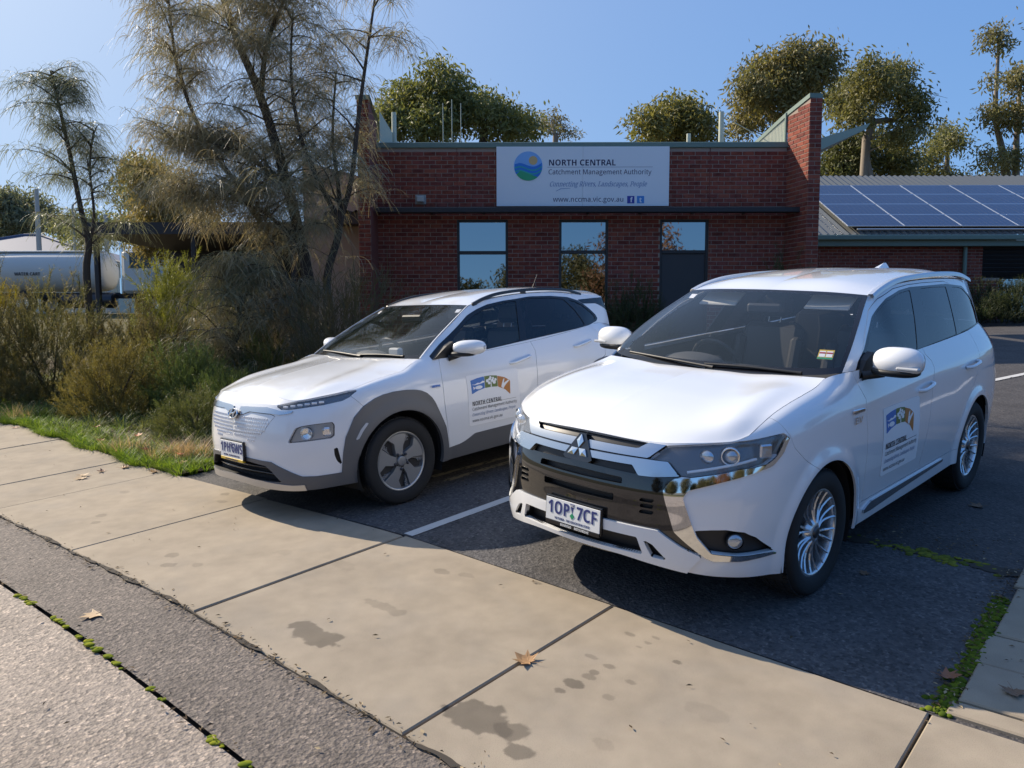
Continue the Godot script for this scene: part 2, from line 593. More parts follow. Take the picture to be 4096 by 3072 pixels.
func noise_tex(freq: float, size: int, normal := false, kind := FastNoiseLite.TYPE_SIMPLEX_SMOOTH, oct := 4, bump := 6.0, sd := 1, ramp: Gradient = null) -> NoiseTexture2D:
	var f := FastNoiseLite.new()
	f.noise_type = kind
	f.frequency = freq
	f.fractal_octaves = oct
	f.seed = sd
	var t := NoiseTexture2D.new()
	t.width = size
	t.height = size
	t.seamless = true
	t.as_normal_map = normal
	t.bump_strength = bump
	if ramp: t.color_ramp = ramp
	t.noise = f
	return t

func ramp(cols: Array, offs: Array) -> Gradient:
	var g := Gradient.new()
	var c := PackedColorArray()
	for k in cols: c.append(Color(k[0], k[1], k[2]).linear_to_srgb())
	g.offsets = PackedFloat32Array(offs)
	g.colors = c
	return g

func lettering(s: String, height: float, kind := "sans", bold := false, depth := 0.001) -> TextMesh:
	var t := TextMesh.new()
	var f := SystemFont.new()
	f.font_names = PackedStringArray(["Droid Serif" if kind == "serif" else "Droid Sans"])
	if bold: f.font_weight = 700
	t.font = f
	t.text = s
	t.font_size = 64
	t.pixel_size = height / 64.0 / 0.72     # height of a capital
	t.depth = depth
	t.curve_step = 2.0
	return t

# ---------------------------------------------------------------- car surfaces
class Soup:
	var P := PackedVector3Array()
	var N := PackedVector3Array()
	var EP := PackedVector3Array()
	var EN := PackedVector3Array()

# sample f(u, v) on a grid; outward normals by sign. walls: which borders get a return edge (u0, u1, v0, v1)
func skin(f: Callable, us: Array, vs: Array, sign: float, walls := [0, 0, 0, 0]) -> Soup:
	var nu := us.size()
	var nv := vs.size()
	var g := PackedVector3Array()
	g.resize(nu * nv)
	for j in nv:
		for i in nu:
			g[j * nu + i] = f.call(us[i], vs[j])
	var n := PackedVector3Array()
	n.resize(nu * nv)
	for j in nv:
		for i in nu:
			var du := g[j * nu + mini(i + 1, nu - 1)] - g[j * nu + maxi(i - 1, 0)]
			var dv := g[mini(j + 1, nv - 1) * nu + i] - g[maxi(j - 1, 0) * nu + i]
			var c := du.cross(dv) * sign
			if c.length_squared() < 1e-14:
				c = Vector3(1, 0.2, 0)
			n[j * nu + i] = c.normalized()
	var s := Soup.new()
	for j in nv - 1:
		for i in nu - 1:
			var a := j * nu + i
			var q := [a, a + 1, a + nu + 1, a, a + nu + 1, a + nu]
			for k in q:
				s.P.append(g[k]); s.N.append(n[k])
	for j in nv - 1:
		for e in 2:
			if walls[e]:
				for k in [j * nu + (0 if e == 0 else nu - 1), (j + 1) * nu + (0 if e == 0 else nu - 1)]:
					s.EP.append(g[k]); s.EN.append(n[k])
	for i in nu - 1:
		for e in 2:
			if walls[2 + e]:
				for k in [(0 if e == 0 else nv - 1) * nu + i, (0 if e == 0 else nv - 1) * nu + i + 1]:
					s.EP.append(g[k]); s.EN.append(n[k])
	return s

func region(proj: String, poly: Array, lim := -1e9) -> Dictionary:
	var p := v2(poly)
	return _reg(proj, p, lim)

func _reg(proj: String, p: PackedVector2Array, lim := -1e9) -> Dictionary:
	var r := Rect2(p[0], Vector2.ZERO)
	for q in p: r = r.expand(q)
	return {"proj": proj, "poly": p, "rect": r.grow(0.03), "lim": lim}

func rval(reg: Dictionary, p: Vector3) -> float:
	var q: Vector2
	match reg.proj:
		"f":
			if p.z < reg.lim: return 0.05
			q = Vector2(p.x, p.y)
		"s":
			if p.x < 0.2: return 0.05
			q = Vector2(p.z, p.y)
		_:
			q = Vector2(p.x, p.z)
	if not reg.rect.has_point(q): return 0.05
	return sdpoly(q, reg.poly)

func _clip(o: Soup, p: Array, n: Array, v: Array, keep: float, iso: float) -> void:
	# keep * (v - iso) > 0 is kept
	var op := []
	var on := []
	var cut := []
	for i in 3:
		var j := (i + 1) % 3
		var a: float = keep * (v[i] - iso)
		var b: float = keep * (v[j] - iso)
		if a > 0.0:
			op.append(p[i]); on.append(n[i])
		if (a > 0.0) != (b > 0.0):
			var t := a / (a - b)
			var x: Vector3 = p[i].lerp(p[j], t)
			var m: Vector3 = n[i].lerp(n[j], t).normalized()
			op.append(x); on.append(m)
			cut.append([x, m])
	for k in range(1, op.size() - 1):
		o.P.append(op[0]); o.P.append(op[k]); o.P.append(op[k + 1])
		o.N.append(on[0]); o.N.append(on[k]); o.N.append(on[k + 1])
	if cut.size() == 2:
		for c in cut:
			o.EP.append(c[0]); o.EN.append(c[1])

# split a soup by a region: returns the inside, leaves the outside in s; gap is half the joint's width
func carve(s: Soup, reg: Dictionary, gap := 0.002) -> Soup:
	var ins := Soup.new()
	var out := Soup.new()
	out.EP = s.EP
	out.EN = s.EN
	var P := s.P
	var N := s.N
	var rect: Rect2 = reg.rect
	for t in range(0, P.size(), 3):
		var a := rval(reg, P[t])
		var b := rval(reg, P[t + 1])
		var c := rval(reg, P[t + 2])
		var lo := minf(a, minf(b, c))
		var hi := maxf(a, maxf(b, c))
		if lo >= gap:
			for k in 3:
				out.P.append(P[t + k]); out.N.append(N[t + k])
		elif hi <= -gap:
			for k in 3:
				ins.P.append(P[t + k]); ins.N.append(N[t + k])
		else:
			var p := [P[t], P[t + 1], P[t + 2]]
			var n := [N[t], N[t + 1], N[t + 2]]
			var v := [a, b, c]
			if lo < -gap: _clip(ins, p, n, v, -1.0, -gap)
			if hi > gap: _clip(out, p, n, v, 1.0, gap)
	# border edges belong to whichever side their middle lies on
	var ep := PackedVector3Array()
	var en := PackedVector3Array()
	for e in range(0, out.EP.size(), 2):
		var to_in := rval(reg, (out.EP[e] + out.EP[e + 1]) / 2.0) < -gap - 0.0005
		for k in 2:
			if to_in:
				ins.EP.append(out.EP[e + k]); ins.EN.append(out.EN[e + k])
			else:
				ep.append(out.EP[e + k]); en.append(out.EN[e + k])
	s.P = out.P; s.N = out.N; s.EP = ep; s.EN = en
	return ins

func soup_mesh(s: Soup, off: float, wall: float, sides: Array) -> ArrayMesh:
	var b := MB.new()
	for sx in sides:
		var k := Vector3(sx, 1, 1)
		for t in range(0, s.P.size(), 3):
			b.trin((s.P[t] + s.N[t] * off) * k, (s.P[t + 1] + s.N[t + 1] * off) * k, (s.P[t + 2] + s.N[t + 2] * off) * k, s.N[t] * k, s.N[t + 1] * k, s.N[t + 2] * k)
		if wall != 0.0:
			for e in range(0, s.EP.size(), 2):
				var p := (s.EP[e] + s.EN[e] * off) * k
				var q := (s.EP[e + 1] + s.EN[e + 1] * off) * k
				var p2 := (s.EP[e] + s.EN[e] * (off - wall)) * k
				var q2 := (s.EP[e + 1] + s.EN[e + 1] * (off - wall)) * k
				b.quad(p, q, q2, p2)
	return b.mesh()

# way: 0 left only, 1 both halves in one mesh, 2 one mesh for each side
func panel(parent: Node, called: String, s: Soup, m: Material, off := 0.0, wall := 0.012, way := 2) -> MeshInstance3D:
	if s.P.size() == 0:
		print("empty panel ", called)
		return null
	if way == 1:
		return put(called, soup_mesh(s, off, wall, [1.0, -1.0]), m, parent)
	var o := put(called, soup_mesh(s, off, wall, [1.0]), m, parent)
	if way == 2:
		put(called, soup_mesh(s, off, wall, [-1.0]), m, parent)
	return o

func coons(c0: Array, c1: Array, d0: Array, d1: Array, u: float, v: float) -> Vector3:
	# c0, c1 run along u at v = 0 and 1; d0, d1 run along v at u = 0 and 1
	var a := cr3(c0, u * (c0.size() - 1))
	var b := cr3(c1, u * (c1.size() - 1))
	var c := cr3(d0, v * (d0.size() - 1))
	var d := cr3(d1, v * (d1.size() - 1))
	var p00: Vector3 = c0[0]
	var p10: Vector3 = c0[c0.size() - 1]
	var p01: Vector3 = c1[0]
	var p11: Vector3 = c1[c1.size() - 1]
	return a.lerp(b, v) + c.lerp(d, u) - p00.lerp(p10, u).lerp(p01.lerp(p11, u), v)

func steps(a: float, b: float, n: int) -> Array:
	var r := []
	for i in n + 1: r.append(lerpf(a, b, float(i) / n))
	return r

# the wrap-round lower body. d: cols, xs, zf, zr, flares
func wrap_point(d: Dictionary, u: float, v: float) -> Vector3:
	var cols: Array = d.cols
	var n := cols.size()
	var i := clampi(int(u), 0, n - 2)
	var t := u - i
	var q := []
	for k in 8:
		q.append(cr(cols[maxi(i - 1, 0)][k], cols[i][k], cols[i + 1][k], cols[mini(i + 2, n - 1)][k], t))
	var E := Vector3(q[2], q[3], q[4])
	var y: float = lerpf(q[6], q[5], minf(v, 1.0))
	var p := Vector3(q[0] * tab(d.xs, y) / d.xref, y, q[1] + tab(d.zf, y) * smoothstep(d.wf[0], d.wf[1], q[1]) + tab(d.zr, y) * smoothstep(d.wr[0], d.wr[1], q[1]))
	for a in d.flares:
		var r := Vector2(p.z - a[0], p.y - a[1]).length()
		p.x += a[3] * smoothstep(a[2] + a[4], a[2] + 0.01, r) * smoothstep(0.3, 0.8, p.x)
	if v > 1.0:
		var w := v - 1.0
		var c := Vector3(lerpf(p.x, E.x, 1.0 - q[7]), lerpf(p.y, E.y, q[7]), (p.z + E.z) / 2.0)
		p = p * (1 - w) * (1 - w) + c * 2.0 * w * (1 - w) + E * w * w
	return p

func wrap_skin(d: Dictionary) -> Soup:
	var us := []
	var cols: Array = d.cols
	for i in cols.size() - 1:
		var l := Vector2(cols[i + 1][0] - cols[i][0], cols[i + 1][1] - cols[i][1]).length()
		var k := maxi(3, int(ceil(l / (0.015 if cols[i][1] > 0.2 else 0.026))))
		for j in k: us.append(i + float(j) / k)
	us.append(cols.size() - 1.0)
	var vs := steps(0.0, 1.0, 46)
	vs.append_array(steps(1.0, 1.985, 10).slice(1))
	return skin(func(u, v): return wrap_point(d, u, v), us, vs, d.sign, [0, 0, 1, 1])

# text laid on the car's left flank: u runs towards the rear, x follows the panel
func flank_text(parent: Node, d: Dictionary, called: String, s: String, z0: float, y0: float, h: float, width: float, m: Material, kind := "sans", bold := false, slant := 0.0, rise := 0.0, lift := 0.004) -> void:
	var t := lettering(s, h, kind, bold, 0.0005)
	var a: Array = t.get_mesh_arrays()
	var P: PackedVector3Array = a[Mesh.ARRAY_VERTEX]
	var lo := 1e9
	var hi := -1e9
	var bot := 1e9
	for p in P:
		lo = minf(lo, p.x); hi = maxf(hi, p.x); bot = minf(bot, p.y)
	var k := width / (hi - lo) if width > 0.0 else 1.0
	var b := MB.new()
	var I: PackedInt32Array = a[Mesh.ARRAY_INDEX]
	for e in range(0, I.size(), 3):
		var v := []
		for j in 3:
			var p := P[I[e + j]]
			var x := (p.x - lo) * k + p.y * slant
			var y := y0 + p.y + x * rise
			v.append(Vector3(tab(d.xs, y) + lift, y, z0 - x))
		b.tri(v[0], v[2], v[1])
	put(called, b.mesh(), m, parent)

func flank_poly(parent: Node, d: Dictionary, called: String, pts: Array, m: Material, lift: float) -> MeshInstance3D:
	# polygon in z, y on the left flank, cut into a strip grid that follows the panel
	var poly := v2(pts)
	var r := Rect2(poly[0], Vector2.ZERO)
	for q in poly: r = r.expand(q)
	var s := skin(func(u, v):
		var z := lerpf(r.position.x, r.end.x, u)
		var y := lerpf(r.position.y, r.end.y, v)
		return Vector3(tab(d.xs, y), y, z), steps(-0.02, 1.02, 30), steps(-0.02, 1.02, 20), -1.0)
	var i := carve(s, _reg("s", poly), 0.0)
	return put(called, soup_mesh(i, lift, 0.001, [1.0]), m, parent)

func mirror_x(m: Mesh) -> ArrayMesh:
	var a := m.surface_get_arrays(0)
	var b := MB.new()
	var P: PackedVector3Array = a[Mesh.ARRAY_VERTEX]
	var N: PackedVector3Array = a[Mesh.ARRAY_NORMAL]
	var k := Vector3(-1, 1, 1)
	for t in range(0, P.size(), 3):
		b.trin(P[t] * k, P[t + 1] * k, P[t + 2] * k, N[t] * k, N[t + 1] * k, N[t + 2] * k)
	return b.mesh()

func pair(parent: Node, called: String, mesh: ArrayMesh, m: Material) -> Array:
	return [put(called, mesh, m, parent), put(called, mirror_x(mesh), m, parent)]

# ---------------------------------------------------------------- wheels; axis along x, outside towards +x
func tyre_profile(r: float, rr: float, w: float) -> Array:
	# from the inner bead over the tread to the outer bead
	var p := []
	for q in [[rr, -w * 0.46], [rr + (r - rr) * 0.35, -w * 0.52], [rr + (r - rr) * 0.75, -w * 0.505], [r - 0.012, -w * 0.45], [r - 0.003, -w * 0.36], [r, -w * 0.2], [r, w * 0.2], [r - 0.003, w * 0.36], [r - 0.012, w * 0.45], [rr + (r - rr) * 0.75, w * 0.505], [rr + (r - rr) * 0.35, w * 0.52], [rr + 0.004, w * 0.46], [rr - 0.004, w * 0.40]]:
		p.append(Vector2(q[0], q[1]))
	return p

func make_wheel(parent: Node, at: Vector3, side: float, r: float, rr: float, w: float, style: String, steer := 0.0) -> Node3D:
	var hub := Node3D.new()
	hub.name = "wheel"
	parent.add_child(hub, true)
	hub.position = at
	hub.rotation.y = steer + (0.0 if side > 0 else PI)
	var b := MB.new()
	b.lathe(tyre_profile(r, rr, w), 64)
	# tread blocks and grooves
	for k in 60:
		for q in [-0.3, -0.1, 0.1, 0.3]:
			var a := TAU * (k + (0.5 if q > 0 else 0.0)) / 60.0
			b.box(Vector3(-w * 0.085, -0.002, -0.0135), Vector3(w * 0.085, 0.0045, 0.0135), Transform3D(Basis(Vector3.RIGHT, a), Basis(Vector3.RIGHT, a) * Vector3(0, r - 0.001, 0) + Vector3(q * w, 0, 0)))
	put("tyre", b.mesh(), M.tyre, hub)
	var ox := w * 0.40
	b = MB.new()
	b.lathe([Vector2(rr - 0.001, ox + 0.004), Vector2(rr - 0.012, ox + 0.006), Vector2(rr - 0.02, ox - 0.004), Vector2(rr - 0.024, ox - 0.05), Vector2(rr - 0.03, -w * 0.4)], 64)
	put("rim", b.mesh(), M.rim_bright if style == "multi" else M.rim_edge, hub)
	b = MB.new()
	b.lathe([Vector2(0.15, -0.02), Vector2(0.15, -0.005), Vector2(0.06, -0.005)], 40, Transform3D.IDENTITY, true)
	b.lathe([Vector2(rr - 0.03, -w * 0.38), Vector2(0.0, -w * 0.38)], 32, Transform3D.IDENTITY, true)
	put("brake_disc", b.mesh(), M.dark_metal, hub)
	if style == "multi":
		# twenty slim spokes in ten splayed pairs
		b = MB.new()
		for k in 10:
			for s in [-1.0, 1.0]:
				var a0: float = TAU * (k + s * 0.10) / 10.0
				var a1: float = TAU * (k + s * 0.25) / 10.0
				var pts := []
				for j in 6:
					var t := j / 5.0
					var rad := lerpf(0.052, rr - 0.012, t)
					var an := lerpf(a0, a1, t)
					pts.append(Vector3(ox - 0.012 - 0.020 * sin(t * PI) + 0.012 * t, cos(an) * rad, sin(an) * rad))
				for j in 5:
					var p: Vector3 = pts[j]
					var q: Vector3 = pts[j + 1]
					var wd := (q - p).cross(Vector3.RIGHT).normalized() * lerpf(0.0055, 0.0070, j / 5.0)
					var dp := Vector3(-0.030, 0, 0)
					var cr_ := Vector3(0.006, 0, 0)
					b.quad(p - wd, p + cr_, q + cr_, q - wd)
					b.quad(p + cr_, p + wd, q + wd, q + cr_)
					b.quad(p + wd, p + wd * 0.8 + dp, q + wd * 0.8 + dp, q + wd)
					b.quad(p - wd * 0.8 + dp, p - wd, q - wd, q - wd * 0.8 + dp)
		put("spokes", b.mesh(), M.rim_bright, hub)
		b = MB.new()
		b.lathe([Vector2(0.075, ox - 0.045), Vector2(0.070, ox - 0.018), Vector2(0.05, ox - 0.006), Vector2(0.034, ox - 0.004)], 32)
		put("hub_ring", b.mesh(), M.rim_bright, hub)
		b = MB.new()
		b.lathe([Vector2(0.034, ox - 0.012), Vector2(0.032, ox + 0.004), Vector2(0.02, ox + 0.007), Vector2(0.0, ox + 0.008)], 24)
		put("hub_cap", b.mesh(), M.dark_metal, hub)
	else:
		# five broad blades over a dark cover
		b = MB.new()
		b.lathe([Vector2(rr - 0.022, ox - 0.03), Vector2(0.10, ox - 0.038), Vector2(0.0, ox - 0.038)], 48, Transform3D.IDENTITY, true)
		put("wheel_cover", b.mesh(), M.wheel_dark, hub)
		b = MB.new()
		var c := MB.new()
		for k in 5:
			var a := TAU * k / 5.0 + 0.25
			var rot := Basis(Vector3.RIGHT, a)
			var pl := [[0.045, -0.032], [0.10, -0.052], [0.19, -0.115], [rr - 0.016, -0.105], [rr - 0.010, 0.0], [rr - 0.020, 0.072], [0.15, 0.020], [0.045, 0.034]]
			var poly := PackedVector2Array()
			for q in pl: poly.append(Vector2(q[0], q[1]))
			var xf := Transform3D(rot * Basis(Vector3(0, 1, 0), Vector3(0, 0, 1), Vector3(1, 0, 0)), Vector3(ox - 0.022, 0, 0))
			b.prism(poly, -0.016, 0.020, xf)
			# perforated trailing panel
			var tl := PackedVector2Array([Vector2(0.10, -0.062), Vector2(0.19, -0.125), Vector2(rr - 0.022, -0.112), Vector2(rr - 0.05, -0.155), Vector2(0.15, -0.125)])
			c.prism(tl, -0.016, 0.006, xf)
			for i in 4:
				for j in 3:
					c.bevbox(Vector3(-0.005, -0.005, 0.004), Vector3(0.005, 0.005, 0.0105), 0.002, xf * Transform3D(Basis(Vector3(0, 0, 1), 0.5), Vector3(0.13 + i * 0.017, -0.088 - i * 0.012 - j * 0.0 + (j - 1) * 0.014 - 0.012, 0)))
		put("blades", b.mesh(), M.wheel_grey, hub)
		put("vent_panels", c.mesh(), M.wheel_mid, hub)
		b = MB.new()
		b.lathe([Vector2(0.042, ox - 0.01), Vector2(0.040, ox + 0.006), Vector2(0.03, ox + 0.010), Vector2(0.0, ox + 0.011)], 28)
		put("hub_cap", b.mesh(), M.wheel_mid, hub)
		for k in 5:
			var a := TAU * k / 5.0 + 0.55
			b = MB.new()
			b.lathe([Vector2(0.013, ox - 0.02), Vector2(0.012, ox + 0.008), Vector2(0.0, ox + 0.010)], 10, Transform3D(Basis.IDENTITY, Vector3(0, cos(a), sin(a)) * 0.062))
			put("wheel_nut", b.mesh(), M.dark_metal, hub)
	return hub

func wheel_well(parent: Node, z: float, r: float, y: float) -> void:
	var b := MB.new()
	var prof := [Vector2(r, 0.875), Vector2(r, 0.5), Vector2(0.0, 0.5)]
	b.lathe(prof, 40, Transform3D(Basis.IDENTITY, Vector3(0, y, z)), true, -PI * 0.62, PI * 0.62)
	pair(parent, "wheel_well", b.mesh(), M.black_trim)

func plate(parent: Node, at: Vector3, tilt: float, w: float, h: float, left_txt: String, right_txt: String, strip: String, frame: bool) -> void:
	var p := Node3D.new()
	p.name = "number_plate"
	parent.add_child(p, true)
	p.position = at
	p.rotation.x = tilt
	var b := MB.new()
	b.bevbox(Vector3(-w / 2 - 0.008, -h / 2 - 0.012, -0.022), Vector3(w / 2 + 0.008, h / 2 + 0.010, -0.002), 0.004)
	put("plate_frame", b.mesh(), M.black_gloss, p)
	b = MB.new()
	b.bevbox(Vector3(-w / 2, -h / 2, -0.004), Vector3(w / 2, h / 2, 0.0015), 0.001)
	put("plate_sheet", b.mesh(), M.plate_white, p)
	var k := [[left_txt, -w * 0.255], [right_txt, w * 0.265]]
	for q in k:
		var t := put("plate_characters", lettering(q[0], h * 0.56, "sans", true, 0.002), M.navy, p)
		t.position = Vector3(q[1], h * 0.10, 0.0025)
		t.scale.x = 0.86
	b = MB.new()
	b.prism(PackedVector2Array([Vector2(-0.016, h * 0.44), Vector2(0.0, h * 0.02), Vector2(0.016, h * 0.44)]), 0.0015, 0.0025)
	put("plate_triangle", b.mesh(), M.navy, p)
	if frame:
		b = MB.new()
		b.prism(PackedVector2Array([Vector2(0, h * 0.04), Vector2(0.016, -h * 0.10), Vector2(0, -h * 0.24), Vector2(-0.016, -h * 0.10)]), 0.0015, 0.0032)
		put("plate_sticker", b.mesh(), M.sticker_green, p)
	var t := put("plate_state", lettering("VIC", h * 0.09, "sans", true, 0.001), M.plate_white, p)
	t.position = Vector3(0, h * 0.36, 0.0035)
	t = put("plate_slogan", lettering("VICTORIA - THE EDUCATION STATE", h * 0.10, "sans", false, 0.001), M.navy, p)
	t.position = Vector3(0, -h * 0.36, 0.0025)
	t.scale.x = 0.93
	if strip:
		b = MB.new()
		b.bevbox(Vector3(-w / 2, -h / 2 - 0.022, -0.018), Vector3(w / 2, -h / 2 - 0.001, 0.003), 0.002)
		put("dealer_strip", b.mesh(), M.black_gloss if frame else M.strip_yellow, p)
		t = put("dealer_text", lettering(strip, 0.0125 if frame else 0.009, "sans", true, 0.001), M.plate_white if frame else M.navy, p)
		t.position = Vector3(0.02 if frame else 0.0, -h / 2 - 0.0115, 0.0045)

func seat(parent: Node, x: float, z: float, y: float, m: Material, head := true) -> void:
	var b := MB.new()
	b.bevbox(Vector3(-0.25, 0.0, -0.24), Vector3(0.25, 0.14, 0.26), 0.04)
	b.bevbox(Vector3(-0.25, 0.0, -0.07), Vector3(0.25, 0.62, 0.07), 0.05, Transform3D(Basis(Vector3.RIGHT, -0.28), Vector3(0, 0.08, -0.25)))
	for s in [-1.0, 1.0]:
		b.bevbox(Vector3(s * 0.235 - 0.045, 0.1, 0.02), Vector3(s * 0.235 + 0.045, 0.5, 0.12), 0.03, Transform3D(Basis(Vector3.RIGHT, -0.28), Vector3(0, 0.08, -0.25)))
	if head:
		b.bevbox(Vector3(-0.13, 0.68, -0.05), Vector3(0.13, 0.86, 0.05), 0.04, Transform3D(Basis(Vector3.RIGHT, -0.22), Vector3(0, 0.06, -0.26)))
	var o := put("seat", b.mesh(), m, parent)
	o.position = Vector3(x, y, z)
	if head:
		b = MB.new()
		for s in [-0.05, 0.05]:
			b.tube([Vector3(s, 0.64, 0), Vector3(s, 0.72, 0)], [0.006], 6)
		var p := put("headrest_posts", b.mesh(), M.chrome, o)
		p.transform = Transform3D(Basis(Vector3.RIGHT, -0.22), Vector3(0, 0.06, -0.26))

func steering(parent: Node, at: Vector3, tilt: float) -> void:
	var b := MB.new()
	var ring := []
	for k in 33:
		ring.append(Vector3(cos(TAU * k / 32.0) * 0.18, sin(TAU * k / 32.0) * 0.18, 0))
	b.tube(ring, [0.016], 8)
	b.bevbox(Vector3(-0.06, -0.05, -0.03), Vector3(0.06, 0.05, 0.02), 0.02)
	for a in [0.0, PI, -PI / 2]:
		b.bevbox(Vector3(0.05, -0.014, -0.012), Vector3(0.175, 0.014, 0.006), 0.005, Transform3D(Basis(Vector3(0, 0, 1), a), Vector3.ZERO))
	b.tube([Vector3(0, 0, 0.0), Vector3(0, 0, 0.25)], [0.03], 8)
	var o := put("steering_wheel", b.mesh(), M.interior_black, parent)
	o.position = at
	o.rotation.x = tilt

# ---------------------------------------------------------------- the nearer car
func sponsor_decal(parent: Node, d: Dictionary, dz: float, dy: float) -> void:
	var sh := func(a: Array) -> Array:
		var r := []
		for q in a: r.append([q[0] + dz, q[1] + dy])
		return r
	var sheet := flank_poly(parent, d, "door_decal", sh.call([[-0.683, 0.912], [-1.296, 0.915], [-1.303, 0.491], [-0.691, 0.492]]), M.decal_white, 0.0022)
	var blocks := [["decal_blue_panel", M.logo_blue, [[-0.724, 0.868], [-0.80, 0.880], [-0.882, 0.886], [-0.880, 0.788], [-0.80, 0.776], [-0.731, 0.755]]],
		["decal_green_panel", M.logo_green, [[-0.886, 0.886], [-0.96, 0.885], [-1.035, 0.876], [-1.033, 0.783], [-0.96, 0.789], [-0.884, 0.788]]],
		["decal_orange_panel", M.logo_orange, [[-1.038, 0.872], [-1.12, 0.852], [-1.187, 0.817], [-1.181, 0.698], [-1.12, 0.748], [-1.037, 0.780]]]]
	for q in blocks: flank_poly(sheet, d, q[0], sh.call(q[2]), q[1], 0.0034)
	# fish, reeds, tree and hand in white
	var fish := []
	for k in 14:
		var a := TAU * k / 14.0
		fish.append([-0.812 - cos(a) * 0.042, 0.803 + sin(a) * 0.015])
	flank_poly(sheet, d, "decal_fish", sh.call(fish), M.decal_white, 0.0046)
	flank_poly(sheet, d, "decal_fish_tail", sh.call([[-0.772, 0.803], [-0.748, 0.816], [-0.752, 0.788]]), M.decal_white, 0.0046)
	flank_poly(sheet, d, "decal_reeds", sh.call([[-0.728, 0.834], [-0.77, 0.832], [-0.80, 0.842], [-0.83, 0.838], [-0.86, 0.852], [-0.882, 0.846], [-0.882, 0.838], [-0.83, 0.830], [-0.77, 0.826]]), M.decal_white, 0.0046)
	flank_poly(sheet, d, "decal_trunk", sh.call([[-0.950, 0.790], [-0.954, 0.84], [-0.951, 0.86], [-0.957, 0.86], [-0.960, 0.84], [-0.962, 0.790]]), M.decal_white, 0.0046)
	for q in [[-0.915, 0.845, 0.016], [-0.935, 0.825, 0.015], [-0.955, 0.868, 0.014], [-0.975, 0.842, 0.016], [-0.995, 0.826, 0.019], [-1.012, 0.845, 0.014], [-0.94, 0.855, 0.013], [-0.985, 0.86, 0.012]]:
		var c := []
		for k in 9:
			var a := TAU * k / 9.0
			c.append([q[0] + cos(a) * q[2] * (1.0 + 0.25 * sin(k * 2.6)), q[1] + sin(a) * q[2] * 0.85])
		flank_poly(sheet, d, "decal_foliage", sh.call(c), M.decal_white, 0.0046)
	flank_poly(sheet, d, "decal_hand", sh.call([[-1.075, 0.775], [-1.085, 0.80], [-1.10, 0.83], [-1.12, 0.848], [-1.115, 0.825], [-1.105, 0.80], [-1.125, 0.81], [-1.165, 0.825], [-1.178, 0.818], [-1.14, 0.795], [-1.115, 0.775], [-1.10, 0.755]]), M.decal_white, 0.0046)
	flank_text(sheet, d, "decal_name", "NORTH CENTRAL", -0.731 + dz, 0.674 + dy, 0.036, 0.345, M.ink, "sans", true)
	flank_poly(sheet, d, "decal_rule", sh.call([[-0.731, 0.661], [-1.26, 0.661], [-1.26, 0.659], [-0.731, 0.659]]), M.ink, 0.0040)
	flank_text(sheet, d, "decal_authority", "Catchment Management Authority", -0.728 + dz, 0.629 + dy, 0.026, 0.532, M.ink)
	flank_text(sheet, d, "decal_slogan", "Connecting Rivers, Landscapes, People", -0.728 + dz, 0.582 + dy, 0.024, 0.515, M.script_blue, "serif", false, 0.3)
	flank_text(sheet, d, "decal_address", "www.nccma.vic.gov.au", -0.726 + dz, 0.532 + dy, 0.025, 0.352, M.ink)

